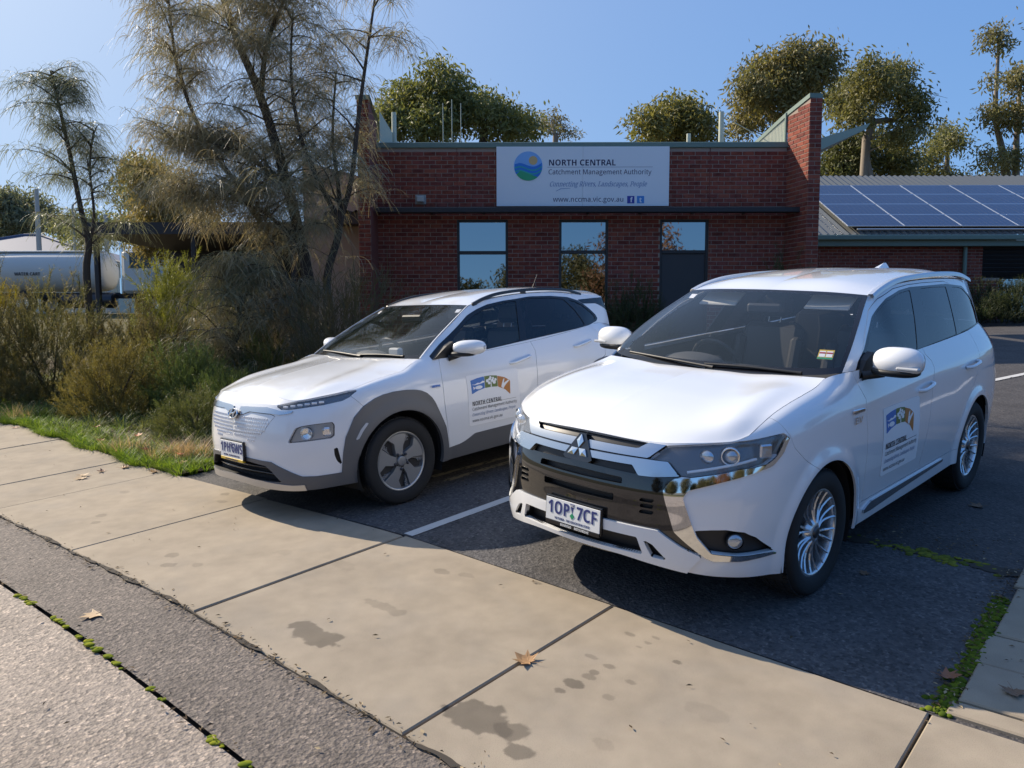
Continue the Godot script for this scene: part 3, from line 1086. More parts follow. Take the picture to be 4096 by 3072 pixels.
func outlander() -> void:
	var car := base("parked_car", "large white wagon with chrome grille and door decal, parked nearest on the right", "car", "two white cars parked side by side")
	place_car(car, 1.0537, -4.8017, -0.7954, -1.0)
	var d := {"sign": 1.0, "xref": 0.905, "wf": [0.25, 0.75], "wr": [-3.0, -3.5],
		"xs": [[0.2, 0.872], [0.3, 0.886], [0.42, 0.890], [0.6, 0.903], [0.75, 0.905], [0.88, 0.897], [1.0, 0.886], [1.1, 0.868]],
		"zf": [[0.2, -0.07], [0.3, -0.02], [0.4, 0.0], [0.5, 0.005], [0.6, 0.0], [0.7, -0.005], [0.85, -0.05], [0.95, -0.11], [1.02, -0.18]],
		"zr": [[0.2, 0.22], [0.3, 0.13], [0.5, 0.03], [0.75, 0.0], [1.0, 0.04], [1.1, 0.08]],
		"flares": [[-0.01, 0.345, 0.41, 0.016, 0.09], [-2.67, 0.345, 0.41, 0.016, 0.09]],
		"cols": [[0, 0.995, 0, 0.934, 0.897, 0.90, 0.35, 0.5], [0.15, 0.992, 0.15, 0.932, 0.893, 0.90, 0.352, 0.5], [0.30, 0.977, 0.30, 0.928, 0.88, 0.897, 0.35, 0.5], [0.45, 0.947, 0.45, 0.932, 0.85, 0.90, 0.335, 0.5], [0.58, 0.894, 0.56, 0.94, 0.80, 0.906, 0.313, 0.5], [0.68, 0.822, 0.655, 0.946, 0.73, 0.912, 0.29, 0.55], [0.76, 0.738, 0.725, 0.954, 0.665, 0.92, 0.275, 0.6], [0.82, 0.64, 0.762, 0.976, 0.59, 0.925, 0.262, 0.7], [0.86, 0.52, 0.770, 1.018, 0.48, 0.935, 0.25, 0.8], [0.883, 0.40, 0.772, 1.054, 0.36, 0.945, 0.24, 0.85], [0.897, 0.25, 0.773, 1.084, 0.20, 0.95, 0.24, 0.85], [0.903, 0.10, 0.772, 1.104, 0.05, 0.955, 0.25, 0.85], [0.905, -0.08, 0.768, 1.126, -0.11, 0.965, 0.26, 0.85], [0.905, -0.25, 0.757, 1.158, -0.25, 0.975, 0.265, 0.82], [0.905, -0.40, 0.800, 1.178, -0.37, 0.985, 0.27, 0.7], [0.905, -0.55, 0.822, 1.180, -0.55, 0.992, 0.27, 0.58], [0.905, -0.9, 0.821, 1.187, -0.9, 1.01, 0.275, 0.55], [0.905, -1.4, 0.815, 1.204, -1.4, 1.035, 0.28, 0.55], [0.905, -1.9, 0.806, 1.217, -1.9, 1.055, 0.29, 0.55], [0.905, -2.3, 0.795, 1.228, -2.3, 1.068, 0.30, 0.55], [0.900, -2.67, 0.778, 1.24, -2.67, 1.075, 0.30, 0.55], [0.885, -3.0, 0.748, 1.255, -3.0, 1.08, 0.30, 0.57], [0.855, -3.3, 0.70, 1.265, -3.27, 1.08, 0.30, 0.6], [0.79, -3.53, 0.62, 1.265, -3.45, 1.08, 0.31, 0.6], [0.66, -3.66, 0.5, 1.262, -3.53, 1.08, 0.32, 0.6], [0.35, -3.72, 0.28, 1.26, -3.57, 1.08, 0.32, 0.6], [0, -3.73, 0, 1.26, -3.58, 1.08, 0.32, 0.6]]}
	var W := wrap_skin(d)
	var archF := _reg("s", circle2(Vector2(-0.01, 0.345), 0.412))
	var archR := _reg("s", circle2(Vector2(-2.67, 0.345), 0.412))
	carve(W, archF, 0.0)
	carve(W, archR, 0.0)
	W.EP.resize(W.EP.size())
	# a dark liner behind every joint
	var L := Soup.new()
	L.P = W.P; L.N = W.N
	panel(car, "body_liner", L, M.black_trim, -0.055, 0.0, 1)
	# front lamps
	var lamp := carve(W, region("f", [[0.472, 0.921], [0.56, 0.932], [0.697, 0.947], [0.767, 0.953], [0.813, 0.962], [0.853, 0.971], [0.862, 0.962], [0.852, 0.865], [0.837, 0.838], [0.807, 0.828], [0.765, 0.824], [0.727, 0.810], [0.607, 0.786], [0.567, 0.789], [0.499, 0.851], [0.405, 0.853]], 0.30), 0.0015)
	var hl := panel(car, "headlamp", lamp, M.lamp_glass, 0.0, 0.02)
	panel(car, "headlamp_housing", lamp, M.lamp_dark, -0.045, 0.0)
	# chrome blades
	var chrome := carve(W, region("f", [[0.862, 0.958], [0.853, 0.865], [0.838, 0.837], [0.808, 0.827], [0.765, 0.823], [0.727, 0.808], [0.607, 0.784], [0.545, 0.777], [0.523, 0.76], [0.499, 0.716], [0.556, 0.519], [0.674, 0.392], [0.701, 0.373], [0.748, 0.369], [0.783, 0.362], [0.861, 0.364], [0.862, 0.378], [0.784, 0.389], [0.697, 0.411], [0.648, 0.492], [0.636, 0.528], [0.588, 0.692], [0.606, 0.726], [0.77, 0.784], [0.812, 0.803], [0.85, 0.823], [0.864, 0.872], [0.868, 0.95]], 0.30), 0.0)
	panel(car, "chrome_blade", chrome, M.chrome, 0.010, 0.02)
	var fog := carve(W, region("f", [[0.640, 0.527], [0.70, 0.532], [0.749, 0.531], [0.801, 0.511], [0.827, 0.475], [0.845, 0.42], [0.858, 0.380], [0.784, 0.390], [0.697, 0.413], [0.650, 0.494]], 0.30), 0.0)
	panel(car, "fog_lamp_pocket", fog, M.black_plastic, -0.038, -0.038)
	# grille
	var bars := [["grille_bar", [[0.035, 0.893], [0.334, 0.892], [0.38, 0.923], [0.47, 0.922], [0.400, 0.854], [0.05, 0.853]], M.satin_chrome, 0.012],
		["grille_bar", [[0.06, 0.846], [0.394, 0.849], [0.499, 0.849], [0.564, 0.787], [0.45, 0.772], [0.371, 0.769], [0.329, 0.813], [0.07, 0.811]], M.satin_chrome, 0.016]]
	for q in bars:
		panel(car, q[0], carve(W, region("f", q[1], 0.30), 0.001), q[2], q[3], 0.02)
	for q in [[[[0.0, 0.926], [0.37, 0.920], [0.334, 0.894], [0.0, 0.894]], "upper_mesh"], [[[0.0, 0.809], [0.326, 0.811], [0.352, 0.774], [0.0, 0.783]], "lower_mesh"]]:
		panel(car, "grille_mesh", carve(W, region("f", q[0], 0.30), 0.0), M.grille_mesh, -0.012, -0.012, 1)
	for q in [[[-0.1, 0.752], [0.272, 0.747], [0.285, 0.716], [-0.1, 0.712]], [[-0.1, 0.66], [0.236, 0.657], [0.238, 0.620], [-0.1, 0.612]]]:
		panel(car, "air_slot", carve(W, region("f", q, 0.30), 0.0), M.black_plastic, -0.045, -0.045, 1)
	for q in [[0.42, 0.655], [0.42, 0.625], [0.42, 0.595]]:
		panel(car, "sensor_slot", carve(W, region("f", [[q[0] - 0.035, q[1] - 0.009], [q[0] + 0.035, q[1] - 0.009], [q[0] + 0.038, q[1] + 0.009], [q[0] - 0.032, q[1] + 0.009]], 0.30), 0.0), M.black_plastic, -0.02, -0.02)
	var black := carve(W, region("f", [[-0.1, 0.945], [0.30, 0.926], [0.472, 0.919], [0.402, 0.852], [0.499, 0.851], [0.567, 0.787], [0.523, 0.76], [0.499, 0.716], [0.556, 0.519], [0.672, 0.392], [0.595, 0.438], [0.484, 0.516], [0.193, 0.519], [-0.1, 0.517]], 0.30), 0.001)
	panel(car, "black_grille_surround", black, M.piano_black, -0.004, 0.02, 1)
	# lower guard
	panel(car, "lower_intake", carve(W, region("f", [[-0.1, 0.466], [0.383, 0.463], [0.412, 0.377], [-0.1, 0.373]], 0.30), 0.0), M.black_plastic, -0.05, -0.05, 1)
	panel(car, "corner_intake", carve(W, region("f", [[0.412, 0.459], [0.461, 0.439], [0.528, 0.364], [0.455, 0.372]], 0.30), 0.0), M.black_plastic, -0.035, -0.035)
	panel(car, "skid_plate", carve(W, region("f", [[-0.1, 0.519], [0.193, 0.520], [0.484, 0.517], [0.595, 0.440], [0.665, 0.394], [0.60, 0.30], [0.60, 0.1], [-0.1, 0.1]], 0.30), 0.0012), M.paint, 0.012, 0.03, 1)
	panel(car, "front_bumper", carve(W, region("s", [[0.384, 0.965], [0.341, 0.886], [0.247, 0.81], [0.11, 0.73], [-0.2, 0.60], [-0.2, 0.1], [1.2, 0.1], [1.2, 1.05], [0.42, 1.05], [0.40, 0.99]]), 0.0012), M.paint, 0.0, 0.03, 1)
	# doors and flank
	var dM := [[-1.478, 0.405], [-1.488, 0.466], [-1.568, 0.689], [-1.632, 0.924], [-1.66, 1.0], [-1.709, 1.078], [-1.69, 1.12], [-1.625, 1.167], [-1.60, 1.35]]
	var f1 := [[-0.46, 1.35], [-0.463, 1.13], [-0.480, 1.088], [-0.528, 1.017], [-0.522, 0.9], [-0.533, 0.81], [-0.531, 0.62], [-0.53, 0.49], [-0.545, 0.405]]
	f1.append_array(dM)
	var fd := panel(car, "front_door", carve(W, region("s", f1), 0.0022), M.paint)
	var r1 := dM.duplicate()
	r1.reverse()
	r1.append_array([[-1.478, 0.405], [-2.15, 0.41], [-2.20, 0.50], [-2.27, 0.62], [-2.38, 0.74], [-2.56, 0.86], [-2.68, 0.95], [-2.74, 1.08], [-2.74, 1.35]])
	var rd := panel(car, "rear_door", carve(W, region("s", r1), 0.0022), M.paint)
	panel(car, "sill_strip", carve(W, region("s", [[-0.545, 0.343], [-0.60, 0.366], [-0.661, 0.381], [-1.1, 0.384], [-2.06, 0.392], [-1.93, 0.372], [-1.1, 0.345], [-0.657, 0.324], [-0.56, 0.327]]), 0.0), M.satin_chrome, 0.012, 0.02)
	panel(car, "side_sill", carve(W, region("s", [[-0.35, 0.403], [-2.40, 0.408], [-2.40, 0.1], [-0.35, 0.1]]), 0.0012), M.paint)
	panel(car, "tail_lamp", carve(W, region("s", [[-3.33, 1.20], [-3.47, 1.215], [-3.80, 1.20], [-3.80, 0.88], [-3.60, 0.90], [-3.44, 1.03]]), 0.0015), M.tail_red, 0.003, 0.01)
	panel(car, "rear_bumper", carve(W, region("s", [[-2.9, 0.60], [-3.2, 0.74], [-3.8, 0.76], [-3.8, 0.1], [-2.7, 0.1]]), 0.0015), M.paint, 0.0, 0.02, 1)
	panel(car, "front_fender", carve(W, region("s", [[1.2, 1.4], [-0.52, 1.4], [-0.64, 0.9], [-0.64, 0.1], [1.2, 0.1]]), 0.0), M.paint)
	panel(car, "rear_quarter", W, M.paint, 0.0, 0.012, 1)
	# bonnet
	var E := []
	for c in d.cols: E.append(Vector3(c[2], c[3], c[4]))
	var he := [Vector3(0, 0.934, 0.897), Vector3(0, 0.982, 0.81), Vector3(0, 1.04, 0.61), Vector3(0, 1.08, 0.38), Vector3(0, 1.108, 0.15), Vector3(0, 1.132, -0.04), Vector3(0, 1.15, -0.155)]
	var rear := [Vector3(0, 1.15, -0.155), Vector3(0.25, 1.152, -0.165), Vector3(0.5, 1.156, -0.20), E[13]]
	var hood := skin(func(u, v):
		var p := coons(E.slice(0, 8), rear, he, E.slice(7, 14), u, v)
		p.y += 0.020 * exp(-pow((u - 0.76) / 0.13, 2.0)) * smoothstep(0.0, 0.25, v) * smoothstep(1.05, 0.6, v) - 0.006 * exp(-pow((u - 0.45) / 0.15, 2.0)) * smoothstep(0.1, 0.4, v) + 0.012 * sin(PI * v) * (1.0 - u * u)
		return p, steps(0, 0.9945, 44), steps(0.004, 1.0, 56), 1.0, [0, 1, 1, 1])
	panel(car, "bonnet", hood, M.paint_wet, 0.0, 0.015, 1)
	# windscreen, roof, sides of the cabin
	var wsE := [Vector3(0.800, 1.18, -0.37), Vector3(0.773, 1.305, -0.546), Vector3(0.717, 1.436, -0.778), Vector3(0.642, 1.579, -1.077)]
	var wsB := [Vector3(0, 1.148, -0.175), Vector3(0.27, 1.150, -0.188), Vector3(0.53, 1.157, -0.225), Vector3(0.72, 1.168, -0.295), wsE[0]]
	var wsT := [Vector3(0, 1.602, -1.0), Vector3(0.22, 1.60, -1.006), Vector3(0.44, 1.594, -1.03), wsE[3]]
	var wsC := [Vector3(0, 1.148, -0.175), Vector3(0, 1.32, -0.435), Vector3(0, 1.472, -0.715), Vector3(0, 1.602, -1.0)]
	var wf := func(u, v): return coons(wsB, wsT, wsC, wsE, u, v)
	var frit := 0.055
	panel(car, "windscreen", skin(wf, steps(0, 1.0 - frit * 1.4, 20), steps(0.10, 0.945, 20), 1.0), M.windscreen, 0.0, 0.0, 1)
	var fr := skin(wf, steps(1.0 - frit * 1.4, 1.0, 4), steps(0.0, 1.0, 24), 1.0)
	for q in [[0.0, 0.10], [0.945, 1.0]]:
		var s2 := skin(wf, steps(0, 1.0 - frit * 1.4, 20), steps(q[0], q[1], 3), 1.0)
		fr.P.append_array(s2.P); fr.N.append_array(s2.N)
	panel(car, "windscreen_border", fr, M.black_gloss, 0.0, 0.0, 1)
	var T := [wsE[3], Vector3(0.640, 1.622, -1.33), Vector3(0.628, 1.648, -1.75), Vector3(0.622, 1.652, -2.3), Vector3(0.610, 1.632, -2.95), Vector3(0.565, 1.590, -3.38)]
	var rc := [wsT[0], Vector3(0, 1.662, -1.27), Vector3(0, 1.708, -1.75), Vector3(0, 1.716, -2.3), Vector3(0, 1.70, -2.95), Vector3(0, 1.655, -3.46)]
	var rr := [rc[5], Vector3(0.3, 1.643, -3.45), T[5]]
	panel(car, "roof", skin(func(u, v):
		var p := coons(wsT, rr, rc, T, u, v)
		p.y += 0.018 * sin(PI * u) * smoothstep(0.0, 0.2, v)
		return p, steps(0, 1, 26), steps(0.004, 1, 50), 1.0, [0, 0, 1, 1]), M.paint_wet, 0.0, 0.01, 1)
	var gB := [Vector3(0.800, 1.179, -0.369), Vector3(0.822, 1.180, -0.55), Vector3(0.8215, 1.185, -0.78), Vector3(0.819, 1.193, -1.077), Vector3(0.816, 1.203, -1.33), Vector3(0.809, 1.214, -1.75), Vector3(0.794, 1.229, -2.3), Vector3(0.755, 1.252, -2.95), Vector3(0.70, 1.265, -3.27), Vector3(0.62, 1.265, -3.45)]
	var gT := [wsE[0], wsE[1], wsE[2], T[0], T[1], T[2], T[3], T[4], Vector3(0.585, 1.605, -3.25), T[5]]
	var G := skin(func(u, v):
		var p := cr3(gB, u).lerp(cr3(gT, u), v)
		p.x += 0.030 * v * (1.0 - v) * smoothstep(0.0, 2.0, u)
		return p, steps(0.02, 9.0, 150), steps(0.0, 0.985, 34), 1.0, [0, 0, 0, 1])
	panel(car, "side_window", carve(G, region("s", [[-0.66, 1.188], [-0.70, 1.255], [-0.812, 1.332], [-1.0, 1.435], [-1.15, 1.49], [-1.301, 1.534], [-1.56, 1.573], [-1.766, 1.586], [-1.655, 1.397], [-1.53, 1.212]]), 0.001), M.side_glass, -0.004, 0.0)
	panel(car, "side_window", carve(G, region("s", [[-1.966, 1.588], [-2.25, 1.588], [-2.55, 1.580], [-2.50, 1.44], [-2.433, 1.236], [-1.738, 1.213], [-1.86, 1.39]]), 0.001), M.privacy_glass, -0.004, 0.0)
	panel(car, "side_window", carve(G, region("s", [[-2.69, 1.573], [-2.85, 1.566], [-2.967, 1.550], [-3.10, 1.49], [-3.174, 1.434], [-3.212, 1.35], [-3.208, 1.293], [-3.15, 1.272], [-3.033, 1.262], [-2.52, 1.238], [-2.60, 1.42]]), 0.001), M.privacy_glass, -0.004, 0.0)
	panel(car, "window_trim", carve(G, region("s", [[-0.50, 1.172], [-0.56, 1.225], [-0.69, 1.285], [-0.79, 1.347], [-0.985, 1.452], [-1.29, 1.551], [-1.56, 1.592], [-1.78, 1.606], [-2.56, 1.602], [-2.98, 1.572], [-3.195, 1.445], [-3.238, 1.35], [-3.235, 1.27], [-3.07, 1.246], [-2.6, 1.223], [-2.117, 1.203], [-1.616, 1.183], [-0.9, 1.172]]), 0.0), M.black_gloss, -0.001, 0.01)
	panel(car, "door_frame", carve(G, region("s", [[-0.565, 1.10], [-0.565, 1.205], [-0.78, 1.368], [-0.982, 1.492], [-1.178, 1.553], [-1.466, 1.606], [-1.75, 1.622], [-2.034, 1.626], [-2.55, 1.622], [-2.66, 1.597], [-2.72, 1.5], [-2.70, 1.1]]), 0.002), M.paint, 0.0, 0.01)
	panel(car, "cabin_pillar", G, M.paint, 0.0, 0.01)
	var rt := [T[5], Vector3(0.3, 1.643, -3.45), rc[5]]
	var rb := [Vector3(0.62, 1.265, -3.45), Vector3(0.3, 1.26, -3.57), Vector3(0, 1.26, -3.58)]
	var R := skin(func(u, v): return cr3(rb, u * 2.0).lerp(cr3(rt, u * 2.0), v), steps(0, 1, 20), steps(0, 1, 14), 1.0)
	panel(car, "rear_window", carve(R, region("f", [[-0.1, 1.31], [0.5, 1.31], [0.46, 1.55], [-0.1, 1.58]]), 0.001), M.privacy_glass, 0.0, 0.0, 1)
	panel(car, "tailgate", R, M.paint, 0.0, 0.0, 1)
	# roof rails and fin
	var b := MB.new()
	var rl := smooth_line([Vector3(0.652, 1.585, -1.09), Vector3(0.645, 1.632, -1.27), Vector3(0.632, 1.672, -1.55), Vector3(0.622, 1.692, -2.0), Vector3(0.618, 1.694, -2.5), Vector3(0.608, 1.675, -2.95), Vector3(0.595, 1.625, -3.27)], 5)
	for i in rl.size() - 1:
		var p: Vector3 = rl[i]
		var q: Vector3 = rl[i + 1]
		for s in [[-0.018, -0.024, -0.016, 0.0], [-0.016, 0.0, 0.012, 0.002], [0.012, 0.002, 0.022, -0.012], [0.022, -0.012, 0.024, -0.030]]:
			b.quad(p + Vector3(s[2], s[3], 0), p + Vector3(s[0], s[1], 0), q + Vector3(s[0], s[1], 0), q + Vector3(s[2], s[3], 0))
	pair(car, "roof_rail", b.mesh(), M.rail_silver)
	b = MB.new()
	for s in [-1.0, 1.0]:
		b.tri(Vector3(0.0, 1.752, -3.04), Vector3(s * 0.022, 1.70, -2.84) if s < 0 else Vector3(0.028, 1.695, -3.12), Vector3(s * 0.028, 1.695, -3.12) if s < 0 else Vector3(0.022, 1.70, -2.84))
		b.tri(Vector3(0.0, 1.752, -3.09), Vector3(0, 1.752, -3.04) if s > 0 else Vector3(s * 0.028, 1.695, -3.12), Vector3(s * 0.028, 1.695, -3.12) if s > 0 else Vector3(0, 1.752, -3.04))
	b.tri(Vector3(0, 1.752, -3.04), Vector3(-0.022, 1.70, -2.84), Vector3(0.022, 1.70, -2.84))
	put("roof_antenna", b.mesh(), M.paint, car)
	# lamp details
	b = MB.new()
	b.lathe([Vector2(0.046, -0.02), Vector2(0.047, 0.006), Vector2(0.040, 0.014), Vector2(0.037, 0.004)], 28, Transform3D(Basis(Vector3.UP, -PI / 2 + 0.55), Vector3(0.722, 0.882, 0.690)))
	pair(hl, "projector_ring", b.mesh(), M.chrome)
	b = MB.new()
	b.ball(Vector3(0.722, 0.882, 0.676), Vector3(0.036, 0.036, 0.036), 18, 12)
	pair(hl, "projector_lens", b.mesh(), M.lens_ball)
	b = MB.new()
	b.ball(Vector3(0.632, 0.876, 0.755), Vector3(0.040, 0.034, 0.02), 16, 10)
	pair(hl, "lamp_bowl", b.mesh(), M.satin_chrome)
	b = MB.new()
	b.bevbox(Vector3(-0.035, -0.035, -0.012), Vector3(0.035, 0.035, 0.012), 0.008, Transform3D(Basis(Vector3.UP, 1.1), Vector3(0.818, 0.895, 0.525)))
	pair(hl, "lamp_reflector", b.mesh(), M.satin_chrome)
	b = MB.new()
	b.tube(smooth_line([Vector3(0.575, 0.803, 0.835), Vector3(0.66, 0.822, 0.77), Vector3(0.75, 0.845, 0.672), Vector3(0.80, 0.862, 0.58)], 5), [0.007], 6)
	pair(hl, "daytime_light_strip", b.mesh(), M.lamp_white)
	for sx in [-1.0, 1.0]:
		var fl := Node3D.new()
		fl.name = "fog_lamp"
		car.add_child(fl, true)
		fl.position = Vector3(sx * 0.762, 0.462, 0.69)
		fl.rotation.y = sx * 0.75
		b = MB.new()
		b.lathe([Vector2(0.044, -0.03), Vector2(0.045, 0.012), Vector2(0.040, 0.014)], 26, Transform3D(Basis(Vector3.UP, -PI / 2), Vector3.ZERO))
		put("lamp_ring", b.mesh(), M.black_plastic, fl)
		b = MB.new()
		b.lathe([Vector2(0.040, 0.002), Vector2(0.034, 0.014), Vector2(0.018, 0.020), Vector2(0.0, 0.022)], 24, Transform3D(Basis(Vector3.UP, -PI / 2), Vector3.ZERO))
		put("lamp_lens", b.mesh(), M.lens_ball, fl)
	# three-diamond emblem
	var em := Node3D.new()
	em.name = "grille_emblem"
	car.add_child(em, true)
	em.position = Vector3(0, 0.852, 0.972)
	em.rotation.x = -0.38
	b = MB.new()
	b.prism(PackedVector2Array([Vector2(-0.020, 0.082), Vector2(0.020, 0.082), Vector2(0.098, -0.05), Vector2(0.078, -0.064), Vector2(-0.078, -0.064), Vector2(-0.098, -0.05)]), -0.05, -0.006)
	put("emblem_back", b.mesh(), M.piano_black, em)
	for k in 3:
		b = MB.new()
		var rot := Transform3D(Basis(Vector3(0, 0, 1), TAU * k / 3.0), Vector3(0, 0.0, 0))
		b.prism(PackedVector2Array([Vector2(0, 0.003), Vector2(0.0225, 0.039), Vector2(0, 0.075), Vector2(-0.0225, 0.039)]), -0.01, 0.003, rot)
		for q in [[Vector2(0, 0.003), Vector2(0.0225, 0.039)], [Vector2(0.0225, 0.039), Vector2(0, 0.075)], [Vector2(0, 0.075), Vector2(-0.0225, 0.039)], [Vector2(-0.0225, 0.039), Vector2(0, 0.003)]]:
			b.tri(rot * Vector3(q[0].x, q[0].y, 0.003), rot * Vector3(q[1].x, q[1].y, 0.003), rot * Vector3(0, 0.039, 0.0075))
		put("emblem_diamond", b.mesh(), M.chrome, em)
	plate(car, Vector3(0.0, 0.500, 1.022), -0.06, 0.374, 0.122, "1OP", "7CF", "BENDIGO    MITSUBISHI", true)
	# mirrors
	b = MB.new()
	b.ball(Vector3(1.012, 1.235, -0.62), Vector3(0.134, 0.083, 0.085), 28, 18, 0.72)
	pair(car, "mirror_shell", b.mesh(), M.paint)
	b = MB.new()
	b.ball(Vector3(1.000, 1.178, -0.618), Vector3(0.130, 0.030, 0.082), 24, 12, 0.72)
	b.ball(Vector3(1.0, 1.222, -0.70), Vector3(0.115, 0.068, 0.012), 20, 10, 0.7)
	b.tube(smooth_line([Vector3(0.835, 1.145, -0.545), Vector3(0.88, 1.152, -0.585), Vector3(0.94, 1.165, -0.612)], 3), [0.032, 0.028, 0.026], 10)
	b.prism(PackedVector2Array([Vector2(-0.50, 1.125), Vector2(-0.70, 1.155), Vector2(-0.70, 1.27), Vector2(-0.60, 1.23)]), 0.80, 0.842, Transform3D(Basis(Vector3(0, 0, 1), Vector3(0, 1, 0), Vector3(1, 0, 0)), Vector3.ZERO))
	pair(car, "mirror_base", b.mesh(), M.black_plastic)
	b = MB.new()
	b.bevbox(Vector3(1.03, 1.198, -0.60), Vector3(1.149, 1.216, -0.55), 0.006, Transform3D(Basis.IDENTITY, Vector3(-0.002, 0, 0.02)))
	pair(car, "mirror_indicator", b.mesh(), M.lamp_grey)
	# handles
	for q in [[-1.375, -1.625, 0.958, 0.978, fd], [-2.365, -2.64, 1.003, 1.020, rd]]:
		b = MB.new()
		b.tube(smooth_line([Vector3(0.884, q[2] - 0.004, q[0]), Vector3(0.918, q[2], q[0] - 0.035), Vector3(0.922, (q[2] + q[3]) / 2, (q[0] + q[1]) / 2), Vector3(0.914, q[3], q[1] + 0.035), Vector3(0.880, q[3] + 0.004, q[1])], 4), [0.013], 10)
		pair(q[4], "door_handle", b.mesh(), M.paint)
	# wipers and cowl
	b = MB.new()
	for q in [[[0.10, 1.166, -0.165], [-0.28, 1.182, -0.215], [-0.62, 1.190, -0.29]], [[0.62, 1.172, -0.25], [0.30, 1.182, -0.215], [0.02, 1.176, -0.195]]]:
		var l := []
		for p in q: l.append(Vector3(p[0], p[1], p[2]))
		b.tube(smooth_line(l, 5), [0.012, 0.009], 6)
	put("wipers", b.mesh(), M.black_plastic, car)
	# badge on the fender
	b = MB.new()
	b.bevbox(Vector3(-0.004, -0.011, -0.08), Vector3(0.004, 0.011, 0.08), 0.003, Transform3D(Basis(Vector3.RIGHT, -0.04), Vector3(0.896, 0.967, -0.40)))
	put("fender_badge", b.mesh(), M.chrome, car)
	flank_text(car, d, "badge_text", "PLUG-IN HYBRID", -0.328, 0.961, 0.013, 0.145, M.ink, "sans", true, 0.0, 0.04, 0.0125)
	flank_text(car, d, "badge_letters", "EV", -0.345, 0.915, 0.036, 0.105, M.chrome, "sans", true, 0.15, 0.0, 0.008)
	sponsor_decal(fd, d, -0.080, 0.012)
	# energy label and registration sticker inside the glass
	var lab := put("energy_label", BoxMesh.new(), M.strip_yellow, car)
	lab.mesh.size = Vector3(0.085, 0.085, 0.001)
	var pa: Vector3 = wf.call(0.73, 0.26)
	lab.position = pa + Vector3(-0.002, -0.012, -0.014)
	lab.rotation = Vector3(-0.98, 0.22, 0)
	for s in [-1.0, 1.0]:
		var w := put("label_field", BoxMesh.new(), M.decal_white, lab)
		w.mesh.size = Vector3(0.034, 0.052, 0.001)
		w.position = Vector3(s * 0.02, 0.004, 0.0012)
		w = put("label_bar", BoxMesh.new(), M.tail_red, lab)
		w.mesh.size = Vector3(0.034, 0.012, 0.001)
		w.position = Vector3(s * 0.02, 0.012, 0.0022)
	var gb := put("label_foot", BoxMesh.new(), M.sticker_green, lab)
	gb.mesh.size = Vector3(0.085, 0.014, 0.001)
	gb.position = Vector3(0, -0.034, 0.0012)
	var reg := put("registration_sticker", BoxMesh.new(), M.decal_white, car)
	reg.mesh.size = Vector3(0.06, 0.05, 0.001)
	reg.position = (wf.call(0.86, 0.90) as Vector3) * Vector3(-1, 1, 1) + Vector3(0, -0.012, -0.01)
	reg.rotation = Vector3(-0.98, -0.25, 0)
	# interior
	b = MB.new()
	b.bevbox(Vector3(-0.76, 0.62, -0.95), Vector3(0.76, 1.09, -0.42), 0.06)
	b.bevbox(Vector3(-0.74, 0.95, -0.60), Vector3(0.74, 1.125, -0.26), 0.05)
	b.ball(Vector3(-0.36, 1.10, -0.66), Vector3(0.24, 0.075, 0.16), 20, 10)
	put("dashboard", b.mesh(), M.interior_dark, car)
	for x in [-0.37, 0.37]:
		seat(car, x, -1.45, 0.62, M.leather)
		seat(car, x, -2.35, 0.66, M.leather)
	steering(car, Vector3(-0.37, 1.07, -0.98), 0.42)
	b = MB.new()
	b.box(Vector3(-0.74, 0.30, -3.4), Vector3(0.74, 0.60, -0.45))
	b.box(Vector3(-0.70, 0.60, -3.45), Vector3(0.70, 0.95, -2.75))
	put("cabin_floor", b.mesh(), M.interior_dark, car)
	b = MB.new()
	b.box(Vector3(-0.55, 1.600, -3.2), Vector3(0.55, 1.606, -1.15))
	put("headlining", b.mesh(), M.headlining, car)
	for sx in [-1.0, 1.0]:
		b = MB.new()
		b.bevbox(Vector3(-0.15, -0.085, -0.008), Vector3(0.15, 0.085, 0.008), 0.007, Transform3D(Basis(Vector3.RIGHT, -1.05), Vector3(sx * 0.40, 1.525, -1.09)))
		put("sun_visor", b.mesh(), M.headlining, car)
	b = MB.new()
	b.bevbox(Vector3(-0.12, -0.035, -0.02), Vector3(0.12, 0.035, 0.012), 0.015, Transform3D(Basis(Vector3.UP, 0.15), Vector3(0, 1.475, -0.96)))
	put("rear_view_mirror", b.mesh(), M.black_plastic, car)
	b = MB.new()
	b.bevbox(Vector3(-0.60, 0.22, -3.3), Vector3(0.60, 0.36, 0.55), 0.04)
	put("underbody", b.mesh(), M.black_trim, car)
	for q in [[0.0, 0.0], [-2.67, 0.0]]:
		wheel_well(car, q[0], 0.42, 0.345)
		make_wheel(car, Vector3(0.775, 0.350, q[0]), 1.0, 0.350, 0.2435, 0.225, "multi")
		make_wheel(car, Vector3(-0.775, 0.350, q[0]), -1.0, 0.350, 0.2435, 0.225, "multi")

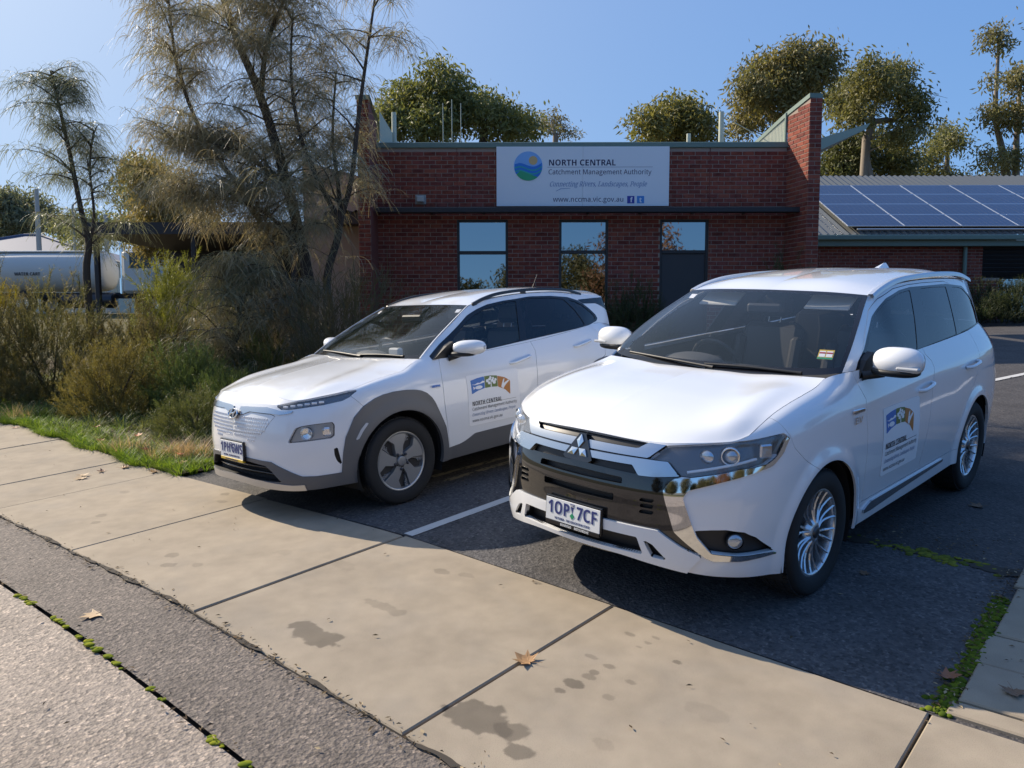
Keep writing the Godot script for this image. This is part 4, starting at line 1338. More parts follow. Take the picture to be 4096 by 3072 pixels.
# ---------------------------------------------------------------- the farther, smaller car
func kona() -> void:
	var car := base("parked_car", "small white crossover with grey wheel arches and closed grille, parked beside the garden", "car", "two white cars parked side by side")
	place_car(car, -1.4476, -6.5132, -0.7624, 1.0)
	var d := {"sign": 1.0, "xref": 0.90, "wf": [0.2, 0.65], "wr": [-2.6, -3.05],
		"xs": [[0.2, 0.852], [0.3, 0.871], [0.45, 0.888], [0.6, 0.900], [0.75, 0.903], [0.88, 0.897], [1.0, 0.868], [1.1, 0.835]],
		"zf": [[0.15, -0.06], [0.22, -0.01], [0.3, 0.005], [0.4, 0.0], [0.55, 0.0], [0.7, -0.02], [0.8, -0.05], [0.88, -0.10], [0.96, -0.19]],
		"zr": [[0.2, 0.20], [0.3, 0.12], [0.5, 0.02], [0.7, 0.0], [0.95, 0.03], [1.1, 0.07]],
		"flares": [[0.0, 0.335, 0.40, 0.012, 0.11], [-2.60, 0.335, 0.40, 0.012, 0.11]],
		"cols": [[0, 0.905, 0, 0.910, 0.777, 0.86, 0.265, 0.5], [0.15, 0.902, 0.15, 0.911, 0.772, 0.86, 0.265, 0.5], [0.30, 0.89, 0.29, 0.909, 0.757, 0.86, 0.256, 0.5], [0.44, 0.862, 0.42, 0.900, 0.738, 0.855, 0.25, 0.5], [0.56, 0.812, 0.54, 0.884, 0.712, 0.85, 0.243, 0.5], [0.66, 0.742, 0.63, 0.889, 0.663, 0.86, 0.24, 0.5], [0.74, 0.655, 0.71, 0.906, 0.565, 0.872, 0.242, 0.55], [0.80, 0.56, 0.775, 0.922, 0.46, 0.885, 0.248, 0.6], [0.84, 0.46, 0.806, 0.937, 0.365, 0.90, 0.252, 0.7], [0.868, 0.35, 0.812, 0.958, 0.27, 0.905, 0.255, 0.8], [0.886, 0.22, 0.812, 0.979, 0.16, 0.905, 0.255, 0.82], [0.896, 0.08, 0.810, 1.0, 0.02, 0.91, 0.255, 0.82], [0.90, -0.08, 0.805, 1.018, -0.11, 0.915, 0.255, 0.82], [0.90, -0.22, 0.786, 1.058, -0.21, 0.925, 0.255, 0.8], [0.90, -0.33, 0.768, 1.086, -0.305, 0.93, 0.255, 0.75], [0.90, -0.46, 0.828, 1.076, -0.46, 0.935, 0.255, 0.6], [0.90, -0.75, 0.832, 1.082, -0.75, 0.95, 0.26, 0.56], [0.90, -1.2, 0.822, 1.099, -1.2, 0.965, 0.265, 0.56], [0.90, -1.65, 0.808, 1.122, -1.65, 0.985, 0.27, 0.56], [0.90, -2.1, 0.786, 1.158, -2.1, 1.005, 0.28, 0.56], [0.895, -2.45, 0.755, 1.185, -2.42, 1.02, 0.29, 0.58], [0.885, -2.7, 0.710, 1.205, -2.62, 1.03, 0.29, 0.6], [0.855, -2.92, 0.665, 1.20, -2.82, 1.035, 0.30, 0.62], [0.79, -3.09, 0.62, 1.17, -3.0, 1.03, 0.31, 0.62], [0.66, -3.20, 0.5, 1.15, -3.14, 1.02, 0.32, 0.6], [0.35, -3.265, 0.28, 1.15, -3.2, 1.02, 0.32, 0.6], [0, -3.28, 0, 1.15, -3.22, 1.02, 0.32, 0.6]]}
	var W := wrap_skin(d)
	carve(W, _reg("s", circle2(Vector2(0.0, 0.335), 0.398)), 0.0)
	carve(W, _reg("s", circle2(Vector2(-2.60, 0.335), 0.398)), 0.0)
	var L := Soup.new()
	L.P = W.P; L.N = W.N
	panel(car, "body_liner", L, M.black_trim, -0.055, 0.0, 1)
	var lamp := carve(W, region("f", [[0.447, 0.850], [0.510, 0.825], [0.58, 0.823], [0.745, 0.846], [0.812, 0.864], [0.830, 0.886], [0.838, 0.920], [0.828, 0.930], [0.80, 0.927], [0.63, 0.884], [0.555, 0.872], [0.485, 0.857]], 0.25), 0.0015)
	var hl := panel(car, "upper_headlamp", lamp, M.lamp_glass, 0.002, 0.02)
	panel(car, "lamp_housing", lamp, M.lamp_dark, -0.03, 0.0)
	var low := carve(W, region("f", [[0.588, 0.591], [0.632, 0.692], [0.662, 0.705], [0.72, 0.714], [0.797, 0.721], [0.806, 0.700], [0.806, 0.625], [0.797, 0.608], [0.665, 0.595]], 0.25), 0.0015)
	var ll := panel(car, "lower_headlamp", low, M.lamp_glass, 0.002, 0.02)
	panel(car, "lamp_housing", low, M.lamp_mid, -0.04, 0.0)
	panel(car, "corner_vent", carve(W, region("f", [[0.801, 0.537], [0.812, 0.535], [0.812, 0.402], [0.806, 0.41], [0.800, 0.44], [0.798, 0.48]], 0.25), 0.0), M.black_plastic, -0.03, -0.03)
	panel(car, "front_trim_bar", carve(W, region("f", [[0.045, 0.822], [0.13, 0.829], [0.385, 0.836], [0.465, 0.824], [0.55, 0.807], [0.605, 0.815], [0.600, 0.801], [0.565, 0.792], [0.51, 0.787], [0.435, 0.793], [0.195, 0.797], [0.115, 0.774], [0.06, 0.765]], 0.25), 0.0), M.satin_chrome, 0.008, 0.015)
	var closed := panel(car, "closed_grille", carve(W, region("f", [[-0.1, 0.76], [0.06, 0.765], [0.115, 0.774], [0.195, 0.797], [0.43, 0.791], [0.475, 0.778], [0.43, 0.72], [0.392, 0.675], [0.355, 0.647], [-0.1, 0.637]], 0.25), 0.0018), M.paint, 0.0, 0.012, 1)
	var open := carve(W, region("f", [[-0.1, 0.437], [0.21, 0.434], [0.395, 0.417], [0.45, 0.38], [0.51, 0.319], [0.53, 0.305], [0.45, 0.303], [-0.1, 0.320]], 0.25), 0.0)
	panel(car, "lower_intake", open, M.black_plastic, -0.06, -0.06, 1)
	panel(car, "silver_lip", carve(W, region("f", [[-0.1, 0.318], [0.35, 0.307], [0.51, 0.291], [0.60, 0.281], [0.66, 0.283], [0.66, 0.1], [-0.1, 0.1]], 0.25), 0.0), M.satin_silver, 0.012, 0.03, 1)
	panel(car, "bumper_cladding", carve(W, region("f", [[-0.1, 0.466], [0.22, 0.460], [0.45, 0.449], [0.56, 0.394], [0.655, 0.344], [0.72, 0.340], [0.835, 0.349], [0.95, 0.349], [0.95, 0.1], [-0.1, 0.1]], 0.25), 0.0), M.cladding, 0.006, 0.03, 1)
	# wheel-arch cladding
	var cl := [[0.505, 0.1], [0.505, 0.34], [0.490, 0.50], [0.470, 0.60], [0.40, 0.738], [0.324, 0.809], [0.227, 0.854], [0.15, 0.874], [0.06, 0.883], [-0.05, 0.882], [-0.141, 0.872], [-0.20, 0.857], [-0.252, 0.833], [-0.30, 0.79], [-0.331, 0.747], [-0.387, 0.628], [-0.43, 0.536], [-0.445, 0.45], [-0.46, 0.358], [-0.46, 0.1]]
	panel(car, "arch_reflector", carve(W, region("s", [[0.402, 0.575], [0.384, 0.571], [0.345, 0.63], [0.30, 0.681], [0.313, 0.692], [0.36, 0.645]]), 0.0), M.lamp_grey, 0.012, 0.012)
	panel(car, "arch_cladding", carve(W, region("s", cl), 0.0), M.cladding, 0.010, 0.03)
	var cr_ := []
	for q in cl: cr_.append([-2.60 - q[0] * 1.02, q[1]])
	panel(car, "arch_cladding", carve(W, region("s", cr_), 0.0), M.cladding, 0.010, 0.03)
	panel(car, "sill_cladding", carve(W, region("s", [[-0.35, 0.356], [-0.483, 0.356], [-0.593, 0.366], [-0.64, 0.378], [-0.687, 0.394], [-0.759, 0.426], [-1.23, 0.434], [-1.9, 0.44], [-2.10, 0.44], [-2.4, 0.40], [-2.4, 0.1], [-0.35, 0.1]]), 0.0), M.cladding, 0.006, 0.02)
	panel(car, "rear_cladding", carve(W, region("s", [[-2.9, 0.45], [-3.5, 0.52], [-3.5, 0.1], [-2.8, 0.1]]), 0.0), M.cladding, 0.006, 0.02, 1)
	panel(car, "front_bumper", carve(W, region("s", [[0.44, 1.02], [0.40, 0.94], [0.395, 0.888], [0.318, 0.803], [0.2, 0.68], [0.0, 0.6], [0.0, 0.1], [1.2, 0.1], [1.2, 1.02]]), 0.0012), M.paint, 0.0, 0.02, 1)
	var dM := [[-1.53, 0.40], [-1.535, 0.50], [-1.542, 0.715], [-1.553, 0.91], [-1.585, 1.03], [-1.578, 1.08], [-1.571, 1.119], [-1.56, 1.35]]
	var f1 := [[-0.455, 1.35], [-0.461, 1.073], [-0.440, 1.0], [-0.428, 0.919], [-0.430, 0.75], [-0.443, 0.62], [-0.465, 0.46], [-0.483, 0.34]]
	f1.append_array(dM)
	var fd := panel(car, "front_door", carve(W, region("s", f1), 0.0022), M.paint)
	var r1 := dM.duplicate()
	r1.reverse()
	r1.append_array([[-1.53, 0.40], [-2.08, 0.40], [-2.14, 0.55], [-2.22, 0.72], [-2.36, 0.82], [-2.50, 0.87], [-2.581, 0.896], [-2.614, 1.028], [-2.602, 1.11], [-2.514, 1.189], [-2.48, 1.35]])
	var rd := panel(car, "rear_door", carve(W, region("s", r1), 0.0022), M.paint)
	panel(car, "tail_lamp", carve(W, region("s", [[-2.98, 1.085], [-3.10, 1.14], [-3.5, 1.17], [-3.5, 0.99], [-3.16, 1.02]]), 0.0015), M.tail_red, 0.004, 0.01)
	panel(car, "front_fender", carve(W, region("s", [[1.2, 1.4], [-0.45, 1.4], [-0.60, 0.9], [-0.60, 0.1], [1.2, 0.1]]), 0.0), M.paint)
	panel(car, "rear_quarter", W, M.paint, 0.0, 0.012, 1)
	# dimples of the closed grille, each a small raised rib
	var b := MB.new()
	for row in 7:
		var y := 0.752 - row * 0.026
		for k in 19:
			for s in [-1.0, 1.0]:
				if k == 0 and s < 0: continue
				var x: float = s * (k + (0.5 if row % 2 else 0.0)) * 0.0255
				if absf(x) > 0.43 - maxf(0.0, (0.70 - y)) * 1.0 - (0.04 if row > 4 else 0.0): continue
				if absf(x) < 0.10 and y > 0.735: continue
				if row > 4 and absf(x) < 0.2 and y < 0.6: continue
				var u := absf(x)
				var z: float = tab([[0.0, 0.905], [0.15, 0.902], [0.30, 0.89], [0.44, 0.862], [0.56, 0.812]], u) + tab(d.zf, y)
				b.bevbox(Vector3(-0.0045, -0.009, -0.004), Vector3(0.0045, 0.009, 0.0055), 0.003, Transform3D(Basis(Vector3.UP, s * u * 0.35) * Basis(Vector3(0, 0, 1), -s * 0.25) * Basis(Vector3.RIGHT, -0.15), Vector3(x, y, z)))
	put("grille_dimples", b.mesh(), M.paint, closed)
	# bars inside the lower intake
	b = MB.new()
	for q in [[0.395, 0.40, 0.865], [0.357, 0.43, 0.868]]:
		b.tube(smooth_line([Vector3(-q[1], q[0] - 0.01, q[2] - 0.05), Vector3(-0.2, q[0], q[2]), Vector3(0.0, q[0], q[2] + 0.006), Vector3(0.2, q[0], q[2]), Vector3(q[1], q[0] - 0.01, q[2] - 0.05)], 5), [0.009], 6)
	put("intake_bars", b.mesh(), M.black_gloss, car)
	# bonnet
	var E := []
	for c in d.cols: E.append(Vector3(c[2], c[3], c[4]))
	var he := [E[0], Vector3(0, 0.955, 0.66), Vector3(0, 0.995, 0.48), Vector3(0, 1.025, 0.28), Vector3(0, 1.052, 0.09), Vector3(0, 1.073, -0.08), Vector3(0, 1.088, -0.20)]
	var rear := [he[6], Vector3(0.25, 1.09, -0.208), Vector3(0.5, 1.09, -0.235), E[14]]
	var hood := skin(func(u, v):
		var p := coons(E.slice(0, 9), rear, he, E.slice(8, 15), u, v)
		p.y += 0.022 * exp(-pow((u - 0.66) / 0.16, 2.0)) * smoothstep(0.0, 0.3, v) * smoothstep(1.1, 0.6, v) + 0.014 * sin(PI * v) * (1.0 - u * u)
		return p, steps(0, 0.9945, 44), steps(0.005, 1.0, 52), 1.0, [0, 1, 1, 1])
	panel(car, "bonnet", hood, M.paint_wet, 0.0, 0.015, 1)
	# cabin
	var wsE := [Vector3(0.765, 1.087, -0.325), Vector3(0.722, 1.215, -0.525), Vector3(0.668, 1.350, -0.775), Vector3(0.600, 1.474, -1.03)]
	var wsB := [Vector3(0, 1.086, -0.215), Vector3(0.27, 1.088, -0.222), Vector3(0.53, 1.088, -0.25), wsE[0]]
	var wsT := [Vector3(0, 1.490, -0.945), Vector3(0.22, 1.489, -0.953), Vector3(0.43, 1.484, -0.983), wsE[3]]
	var wsC := [wsB[0], Vector3(0, 1.235, -0.435), Vector3(0, 1.370, -0.685), wsT[0]]
	var wf := func(u, v): return coons(wsB, wsT, wsC, wsE, u, v)
	panel(car, "windscreen", skin(wf, steps(0, 0.93, 20), steps(0.09, 0.955, 20), 1.0), M.windscreen, 0.0, 0.0, 1)
	var fr := skin(wf, steps(0.93, 0.975, 3), steps(0.0, 1.0, 24), 1.0)
	for q in [[0.0, 0.09], [0.955, 1.0]]:
		var s2 := skin(wf, steps(0, 0.93, 20), steps(q[0], q[1], 3), 1.0)
		fr.P.append_array(s2.P); fr.N.append_array(s2.N)
	panel(car, "windscreen_border", fr, M.black_gloss, 0.0, 0.0, 1)
	panel(car, "front_pillar", skin(wf, steps(0.975, 1.0, 2), steps(0.0, 1.0, 24), 1.0, [1, 0, 0, 0]), M.paint, 0.004, 0.008)
	var T := [wsE[3], Vector3(0.597, 1.518, -1.25), Vector3(0.590, 1.548, -1.65), Vector3(0.586, 1.548, -2.1), Vector3(0.574, 1.522, -2.45), Vector3(0.545, 1.478, -2.95)]
	var rc := [wsT[0], Vector3(0, 1.540, -1.18), Vector3(0, 1.590, -1.6), Vector3(0, 1.596, -2.05), Vector3(0, 1.575, -2.45), Vector3(0, 1.525, -3.02)]
	var rr := [rc[5], Vector3(0.3, 1.515, -3.0), T[5]]
	panel(car, "roof", skin(func(u, v):
		var p := coons(wsT, rr, rc, T, u, v)
		p.y += 0.016 * sin(PI * u) * smoothstep(0.0, 0.2, v)
		return p, steps(0, 1, 26), steps(0.004, 1, 46), 1.0, [0, 0, 1, 1]), M.paint_wet, 0.0, 0.012, 1)
	var gB := [Vector3(0.768, 1.084, -0.324), Vector3(0.828, 1.076, -0.46), Vector3(0.832, 1.082, -0.775), Vector3(0.827, 1.092, -1.03), Vector3(0.821, 1.101, -1.25), Vector3(0.808, 1.122, -1.65), Vector3(0.786, 1.158, -2.1), Vector3(0.753, 1.186, -2.45), Vector3(0.695, 1.206, -2.68), Vector3(0.645, 1.19, -2.9), Vector3(0.61, 1.165, -3.03)]
	var gT := [wsE[0], wsE[1] + Vector3(0, -0.04, 0.065), wsE[2], T[0], T[1], T[2], T[3], T[4], Vector3(0.564, 1.503, -2.72), T[5], Vector3(0.53, 1.46, -3.02)]
	var G := skin(func(u, v):
		var p := cr3(gB, u).lerp(cr3(gT, u), v)
		p.x += 0.032 * v * (1.0 - v) * smoothstep(0.0, 2.0, u)
		return p, steps(0.02, 10.0, 150), steps(0.0, 0.985, 34), 1.0, [0, 0, 0, 1])
	panel(car, "side_window", carve(G, region("s", [[-0.63, 1.096], [-0.66, 1.17], [-0.702, 1.215], [-0.911, 1.335], [-1.05, 1.39], [-1.184, 1.43], [-1.417, 1.474], [-1.597, 1.482], [-1.52, 1.32], [-1.443, 1.138], [-1.0, 1.104]]), 0.001), M.side_glass, -0.004, 0.0)
	panel(car, "side_window", carve(G, region("s", [[-1.66, 1.487], [-1.8, 1.496], [-2.1, 1.487], [-2.28, 1.466], [-2.38, 1.36], [-2.43, 1.26], [-2.45, 1.205], [-2.2, 1.178], [-1.53, 1.143], [-1.60, 1.30]]), 0.001), M.privacy_glass, -0.004, 0.0)
	panel(car, "side_window", carve(G, region("s", [[-2.35, 1.455], [-2.45, 1.435], [-2.55, 1.39], [-2.70, 1.285], [-2.712, 1.25], [-2.62, 1.225], [-2.51, 1.212], [-2.47, 1.31]]), 0.001), M.privacy_glass, -0.004, 0.0)
	panel(car, "window_trim", carve(G, region("s", [[-0.40, 1.05], [-0.40, 1.10], [-0.55, 1.185], [-0.667, 1.243], [-0.952, 1.389], [-1.1, 1.438], [-1.231, 1.471], [-1.45, 1.494], [-1.614, 1.502], [-1.794, 1.516], [-2.1, 1.508], [-2.364, 1.484], [-2.5, 1.448], [-2.568, 1.412], [-2.66, 1.35], [-2.735, 1.292], [-2.76, 1.25], [-2.72, 1.225], [-2.538, 1.198], [-2.28, 1.178], [-1.446, 1.127], [-1.008, 1.098], [-0.7, 1.088], [-0.5, 1.05]]), 0.0), M.black_gloss, 0.001, 0.01)
	panel(car, "rear_pillar_trim", carve(G, region("s", [[-2.50, 1.452], [-2.755, 1.456], [-3.2, 1.456], [-3.2, 1.20], [-3.0, 1.335], [-2.86, 1.388], [-2.81, 1.40], [-2.58, 1.408]]), 0.0), M.black_gloss, 0.001, 0.01)
	panel(car, "cabin_pillar", G, M.paint, 0.0, 0.01)
	var rt := [Vector3(0.53, 1.46, -3.02), Vector3(0.3, 1.495, -3.06), Vector3(0, 1.50, -3.08)]
	var rb := [Vector3(0.61, 1.165, -3.03), Vector3(0.3, 1.15, -3.19), Vector3(0, 1.15, -3.22)]
	panel(car, "rear_window", skin(func(u, v): return cr3(rb, u * 2.0).lerp(cr3(rt, u * 2.0), v), steps(0, 1, 16), steps(0, 1, 10), 1.0), M.privacy_glass, 0.0, 0.0, 1)
	# rails, aerial
	b = MB.new()
	var rl := smooth_line([Vector3(0.598, 1.492, -1.08), Vector3(0.592, 1.535, -1.22), Vector3(0.585, 1.572, -1.42), Vector3(0.580, 1.590, -1.75), Vector3(0.576, 1.587, -2.1), Vector3(0.570, 1.562, -2.4), Vector3(0.56, 1.515, -2.62)], 5)
	for i in rl.size() - 1:
		var p: Vector3 = rl[i]
		var q: Vector3 = rl[i + 1]
		for s in [[-0.014, -0.020, -0.012, 0.0], [-0.012, 0.0, 0.010, 0.001], [0.010, 0.001, 0.016, -0.008], [0.016, -0.008, 0.018, -0.026], [0.018, -0.026, -0.014, -0.020]]:
			b.quad(p + Vector3(s[2], s[3], 0), p + Vector3(s[0], s[1], 0), q + Vector3(s[0], s[1], 0), q + Vector3(s[2], s[3], 0))
	for i in [1, rl.size() / 2, rl.size() - 3]:
		var p: Vector3 = rl[i]
		b.bevbox(p + Vector3(-0.012, -0.06, -0.03), p + Vector3(0.014, -0.012, 0.03), 0.004)
	pair(car, "roof_rail", b.mesh(), M.rail_black)
	b = MB.new()
	b.ball(Vector3(0, 1.578, -2.52), Vector3(0.03, 0.018, 0.05), 12, 6)
	b.tube([Vector3(0, 1.585, -2.525), Vector3(0, 1.727, -2.612)], [0.005, 0.0025], 6)
	put("roof_antenna", b.mesh(), M.black_plastic, car)
	# lamp details
	b = MB.new()
	for k in 6:
		var t := k / 5.0
		b.bevbox(Vector3(-0.018, -0.008, -0.006), Vector3(0.018, 0.006, 0.006), 0.003, Transform3D(Basis(Vector3.UP, 0.55 + t * 0.4), Vector3(lerpf(0.54, 0.74, t), lerpf(0.842, 0.868, t), lerpf(0.755, 0.585, t))))
	pair(hl, "daytime_light", b.mesh(), M.lamp_white)
	b = MB.new()
	b.lathe([Vector2(0.044, -0.03), Vector2(0.046, 0.01), Vector2(0.036, 0.0), Vector2(0.0, -0.012)], 24, Transform3D(Basis(Vector3.UP, -PI / 2 + 0.5), Vector3(0.683, 0.650, 0.690)))
	pair(ll, "lamp_bowl", b.mesh(), M.chrome)
	b = MB.new()
	b.bevbox(Vector3(-0.03, -0.032, -0.02), Vector3(0.03, 0.032, 0.012), 0.012, Transform3D(Basis(Vector3.UP, 0.95), Vector3(0.772, 0.655, 0.580)))
	pair(ll, "lamp_reflector", b.mesh(), M.chrome)
	# badge
	var em := Node3D.new()
	em.name = "front_emblem"
	car.add_child(em, true)
	em.position = Vector3(0.0, 0.776, 0.893)
	em.rotation.x = -0.35
	b = MB.new()
	var ring := []
	for k in 33: ring.append(Vector3(cos(TAU * k / 32.0) * 0.066, sin(TAU * k / 32.0) * 0.036, 0))
	b.tube(ring, [0.006], 8)
	b.tube(smooth_line([Vector3(-0.042, -0.026, 0), Vector3(-0.022, 0.0, 0.003), Vector3(-0.014, 0.030, 0)], 4), [0.008], 6)
	b.tube(smooth_line([Vector3(0.042, 0.026, 0), Vector3(0.022, 0.0, 0.003), Vector3(0.014, -0.030, 0)], 4), [0.008], 6)
	b.tube(smooth_line([Vector3(-0.02, -0.004, 0.003), Vector3(0.0, 0.002, 0.004), Vector3(0.02, 0.004, 0.003)], 4), [0.007], 6)
	put("emblem_letter", b.mesh(), M.chrome, em)
	b = MB.new()
	b.ball(Vector3(0, 0, -0.012), Vector3(0.066, 0.036, 0.01), 24, 8)
	put("emblem_back", b.mesh(), M.dark_metal, em)
	plate(car, Vector3(0.0, 0.505, 0.930), -0.03, 0.345, 0.125, "1PH", "6WS", "www.westernautogroup.com.au", false)
	# mirrors
	var mx := Transform3D(Basis(Vector3.UP, 0.62), Vector3(0.985, 1.150, -0.660))
	b = MB.new()
	b.ball(Vector3.ZERO, Vector3(0.135, 0.060, 0.075), 26, 16, 0.74)
	var o := pair(car, "mirror_shell", xform_mesh(b.mesh(), mx), M.paint)
	b = MB.new()
	b.ball(Vector3(-0.05, -0.045, -0.002), Vector3(0.11, 0.026, 0.070), 22, 10, 0.74)
	b.ball(Vector3(0.0, 0.0, -0.072), Vector3(0.118, 0.050, 0.010), 20, 8, 0.7)
	var m2 := MB.new()
	m2.tube(smooth_line([Vector3(0.84, 1.072, -0.56), Vector3(0.88, 1.082, -0.59), Vector3(0.93, 1.105, -0.63)], 3), [0.03, 0.024, 0.022], 10)
	m2.prism(PackedVector2Array([Vector2(-0.40, 1.072), Vector2(-0.62, 1.082), Vector2(-0.62, 1.20), Vector2(-0.55, 1.17)]), 0.78, 0.834, Transform3D(Basis(Vector3(0, 0, 1), Vector3(0, 1, 0), Vector3(1, 0, 0)), Vector3.ZERO))
	pair(car, "mirror_base", xform_mesh(b.mesh(), mx), M.black_plastic)
	pair(car, "mirror_arm", m2.mesh(), M.black_plastic)
	b = MB.new()
	b.bevbox(Vector3(0.10, -0.012, 0.0), Vector3(0.137, 0.014, 0.045), 0.006)
	pair(car, "mirror_indicator", xform_mesh(b.mesh(), mx), M.lamp_grey)
	for q in [[-1.223, -1.499, 0.962, 0.994, fd], [-2.128, -2.42, 1.026, 1.054, rd]]:
		b = MB.new()
		var xa: float = tab(d.xs, q[2])
		var xb: float = tab(d.xs, q[3]) - (0.02 if q[0] < -2 else 0.0)
		b.tube(smooth_line([Vector3(xa - 0.004, q[2] - 0.004, q[0]), Vector3(xa + 0.026, q[2], q[0] - 0.035), Vector3((xa + xb) / 2 + 0.03, (q[2] + q[3]) / 2, (q[0] + q[1]) / 2), Vector3(xb + 0.024, q[3], q[1] + 0.035), Vector3(xb - 0.006, q[3] + 0.004, q[1])], 4), [0.012], 10)
		pair(q[4], "door_handle", b.mesh(), M.paint)
	b = MB.new()
	for q in [[[0.12, 1.100, -0.215], [-0.25, 1.118, -0.25], [-0.58, 1.122, -0.31]], [[0.62, 1.106, -0.275], [0.34, 1.115, -0.25], [0.05, 1.108, -0.232]]]:
		var l := []
		for p in q: l.append(Vector3(p[0], p[1], p[2]))
		b.tube(smooth_line(l, 5), [0.012, 0.009], 6)
	put("wipers", b.mesh(), M.black_plastic, car)
	flank_poly(car, d, "fender_badge", [[-0.311, 0.879], [-0.393, 0.879], [-0.391, 0.861], [-0.309, 0.862]], M.logo_blue, 0.012)
	flank_text(car, d, "badge_text", "BLUE DRIVE", -0.318, 0.866, 0.009, 0.066, M.decal_white, "sans", true, 0.0, 0.0, 0.0135)
	sponsor_decal(fd, d, 0.0, 0.0)
	# parking disc holder and stickers behind the glass
	b = MB.new()
	b.bevbox(Vector3(-0.07, 0.0, -0.03), Vector3(0.07, 0.07, 0.03), 0.012, Transform3D(Basis.IDENTITY, Vector3(0.23, 1.075, -0.50)))
	put("dashboard_box", b.mesh(), M.headlining, car)
	for q in [[0.86, 0.88, 1.0], [0.86, 0.88, -1.0]]:
		var reg := put("registration_sticker", BoxMesh.new(), M.decal_white, car)
		reg.mesh.size = Vector3(0.055, 0.045, 0.001)
		reg.position = (wf.call(q[0], q[1]) as Vector3) * Vector3(q[2], 1, 1) + Vector3(0, -0.012, -0.01)
		reg.rotation = Vector3(-0.98, 0.25 * q[2], 0)
	# interior
	b = MB.new()
	b.bevbox(Vector3(-0.74, 0.55, -0.95), Vector3(0.74, 1.02, -0.44), 0.06)
	b.bevbox(Vector3(-0.72, 0.88, -0.62), Vector3(0.72, 1.07, -0.30), 0.05)
	b.ball(Vector3(-0.36, 1.03, -0.66), Vector3(0.22, 0.07, 0.14), 20, 10)
	put("dashboard", b.mesh(), M.interior_dark, car)
	for x in [-0.36, 0.36]:
		seat(car, x, -1.35, 0.55, M.leather)
		seat(car, x, -2.2, 0.58, M.leather)
	steering(car, Vector3(-0.36, 1.02, -0.93), 0.42)
	b = MB.new()
	b.box(Vector3(-0.72, 0.28, -3.0), Vector3(0.72, 0.53, -0.45))
	put("cabin_floor", b.mesh(), M.interior_dark, car)
	b = MB.new()
	b.box(Vector3(-0.52, 1.500, -2.8), Vector3(0.52, 1.506, -1.12))
	put("headlining", b.mesh(), M.headlining, car)
	b = MB.new()
	b.bevbox(Vector3(-0.12, -0.035, -0.02), Vector3(0.12, 0.035, 0.012), 0.015, Transform3D(Basis(Vector3.UP, 0.15), Vector3(0, 1.37, -0.88)))
	put("rear_view_mirror", b.mesh(), M.black_plastic, car)
	b = MB.new()
	b.bevbox(Vector3(-0.58, 0.20, -2.9), Vector3(0.58, 0.33, 0.50), 0.04)
	put("underbody", b.mesh(), M.black_trim, car)
	for q in [0.0, -2.60]:
		wheel_well(car, q, 0.405, 0.335)
		make_wheel(car, Vector3(0.772, 0.336, q), 1.0, 0.336, 0.230, 0.215, "blade")
		make_wheel(car, Vector3(-0.772, 0.336, q), -1.0, 0.336, 0.230, 0.215, "blade")

func xform_mesh(m: Mesh, xf: Transform3D) -> ArrayMesh:
	var a := m.surface_get_arrays(0)
	var P: PackedVector3Array = a[Mesh.ARRAY_VERTEX]
	var N: PackedVector3Array = a[Mesh.ARRAY_NORMAL]
	for i in P.size():
		P[i] = xf * P[i]
		N[i] = (xf.basis * N[i]).normalized()
	a[Mesh.ARRAY_VERTEX] = P
	a[Mesh.ARRAY_NORMAL] = N
	var r := ArrayMesh.new()
	r.add_surface_from_arrays(Mesh.PRIMITIVE_TRIANGLES, a)
	return r

# ---------------------------------------------------------------- ground; s runs along the footpath, t across it away from the street
func ST(s: float, t: float, lift := 0.0) -> Vector3:
	var x := -1.68 + 0.755 * s + 0.656 * t
	var z := -4.01 + 0.656 * s - 0.755 * t
	return G(x, z, lift)

func terrain(x: float, z: float) -> float:
	return 0.0582 * clampf(-z, -12.0, 34.0) + 0.0276 * clampf(x, -3.0, 9.0)

func sheet(s0: float, s1: float, t0: float, t1: float, cell: float, lift: float, rough: float, f: FastNoiseLite = null) -> MB:
	var b := MB.new()
	var n := maxi(1, int(ceil((s1 - s0) / cell)))
	var m := maxi(1, int(ceil((t1 - t0) / cell)))
	var g := []
	for j in m + 1:
		var row := []
		for i in n + 1:
			var s := lerpf(s0, s1, float(i) / n)
			var t := lerpf(t0, t1, float(j) / m)
			var e := 0.0
			if f: e = f.get_noise_2d(s * 10.0, t * 10.0) * rough
			row.append(ST(s, t, lift + e))
		g.append(row)
	for j in m:
		for i in n:
			b.quad(g[j][i], g[j][i + 1], g[j + 1][i + 1], g[j + 1][i])
	return b

func ragged_strip(t_edge: float, w: float, s0: float, s1: float, lift: float, sd: int, amp: float, called: String, m: Material) -> void:
	# thin irregular ribbon along t = t_edge (dirt, worn edge)
	var f := FastNoiseLite.new()
	f.seed = sd
	f.frequency = 1.0
	var b := MB.new()
	var n := int((s1 - s0) / 0.03)
	for i in n:
		var a := s0 + (s1 - s0) * i / n
		var c := s0 + (s1 - s0) * (i + 1) / n
		var a0 := t_edge - w * (0.35 + amp * f.get_noise_2d(a * 3.1, 1.0))
		var a1 := t_edge + w * (0.35 + amp * f.get_noise_2d(a * 2.7, 9.0))
		var c0 := t_edge - w * (0.35 + amp * f.get_noise_2d(c * 3.1, 1.0))
		var c1 := t_edge + w * (0.35 + amp * f.get_noise_2d(c * 2.7, 9.0))
		if a1 - a0 < 0.002 or c1 - c0 < 0.002: continue
		b.quad(ST(a, a0, lift), ST(c, c0, lift), ST(c, c1, lift), ST(a, a1, lift))
	tag(put(called, b.mesh(), m), "", "", "", "structure")

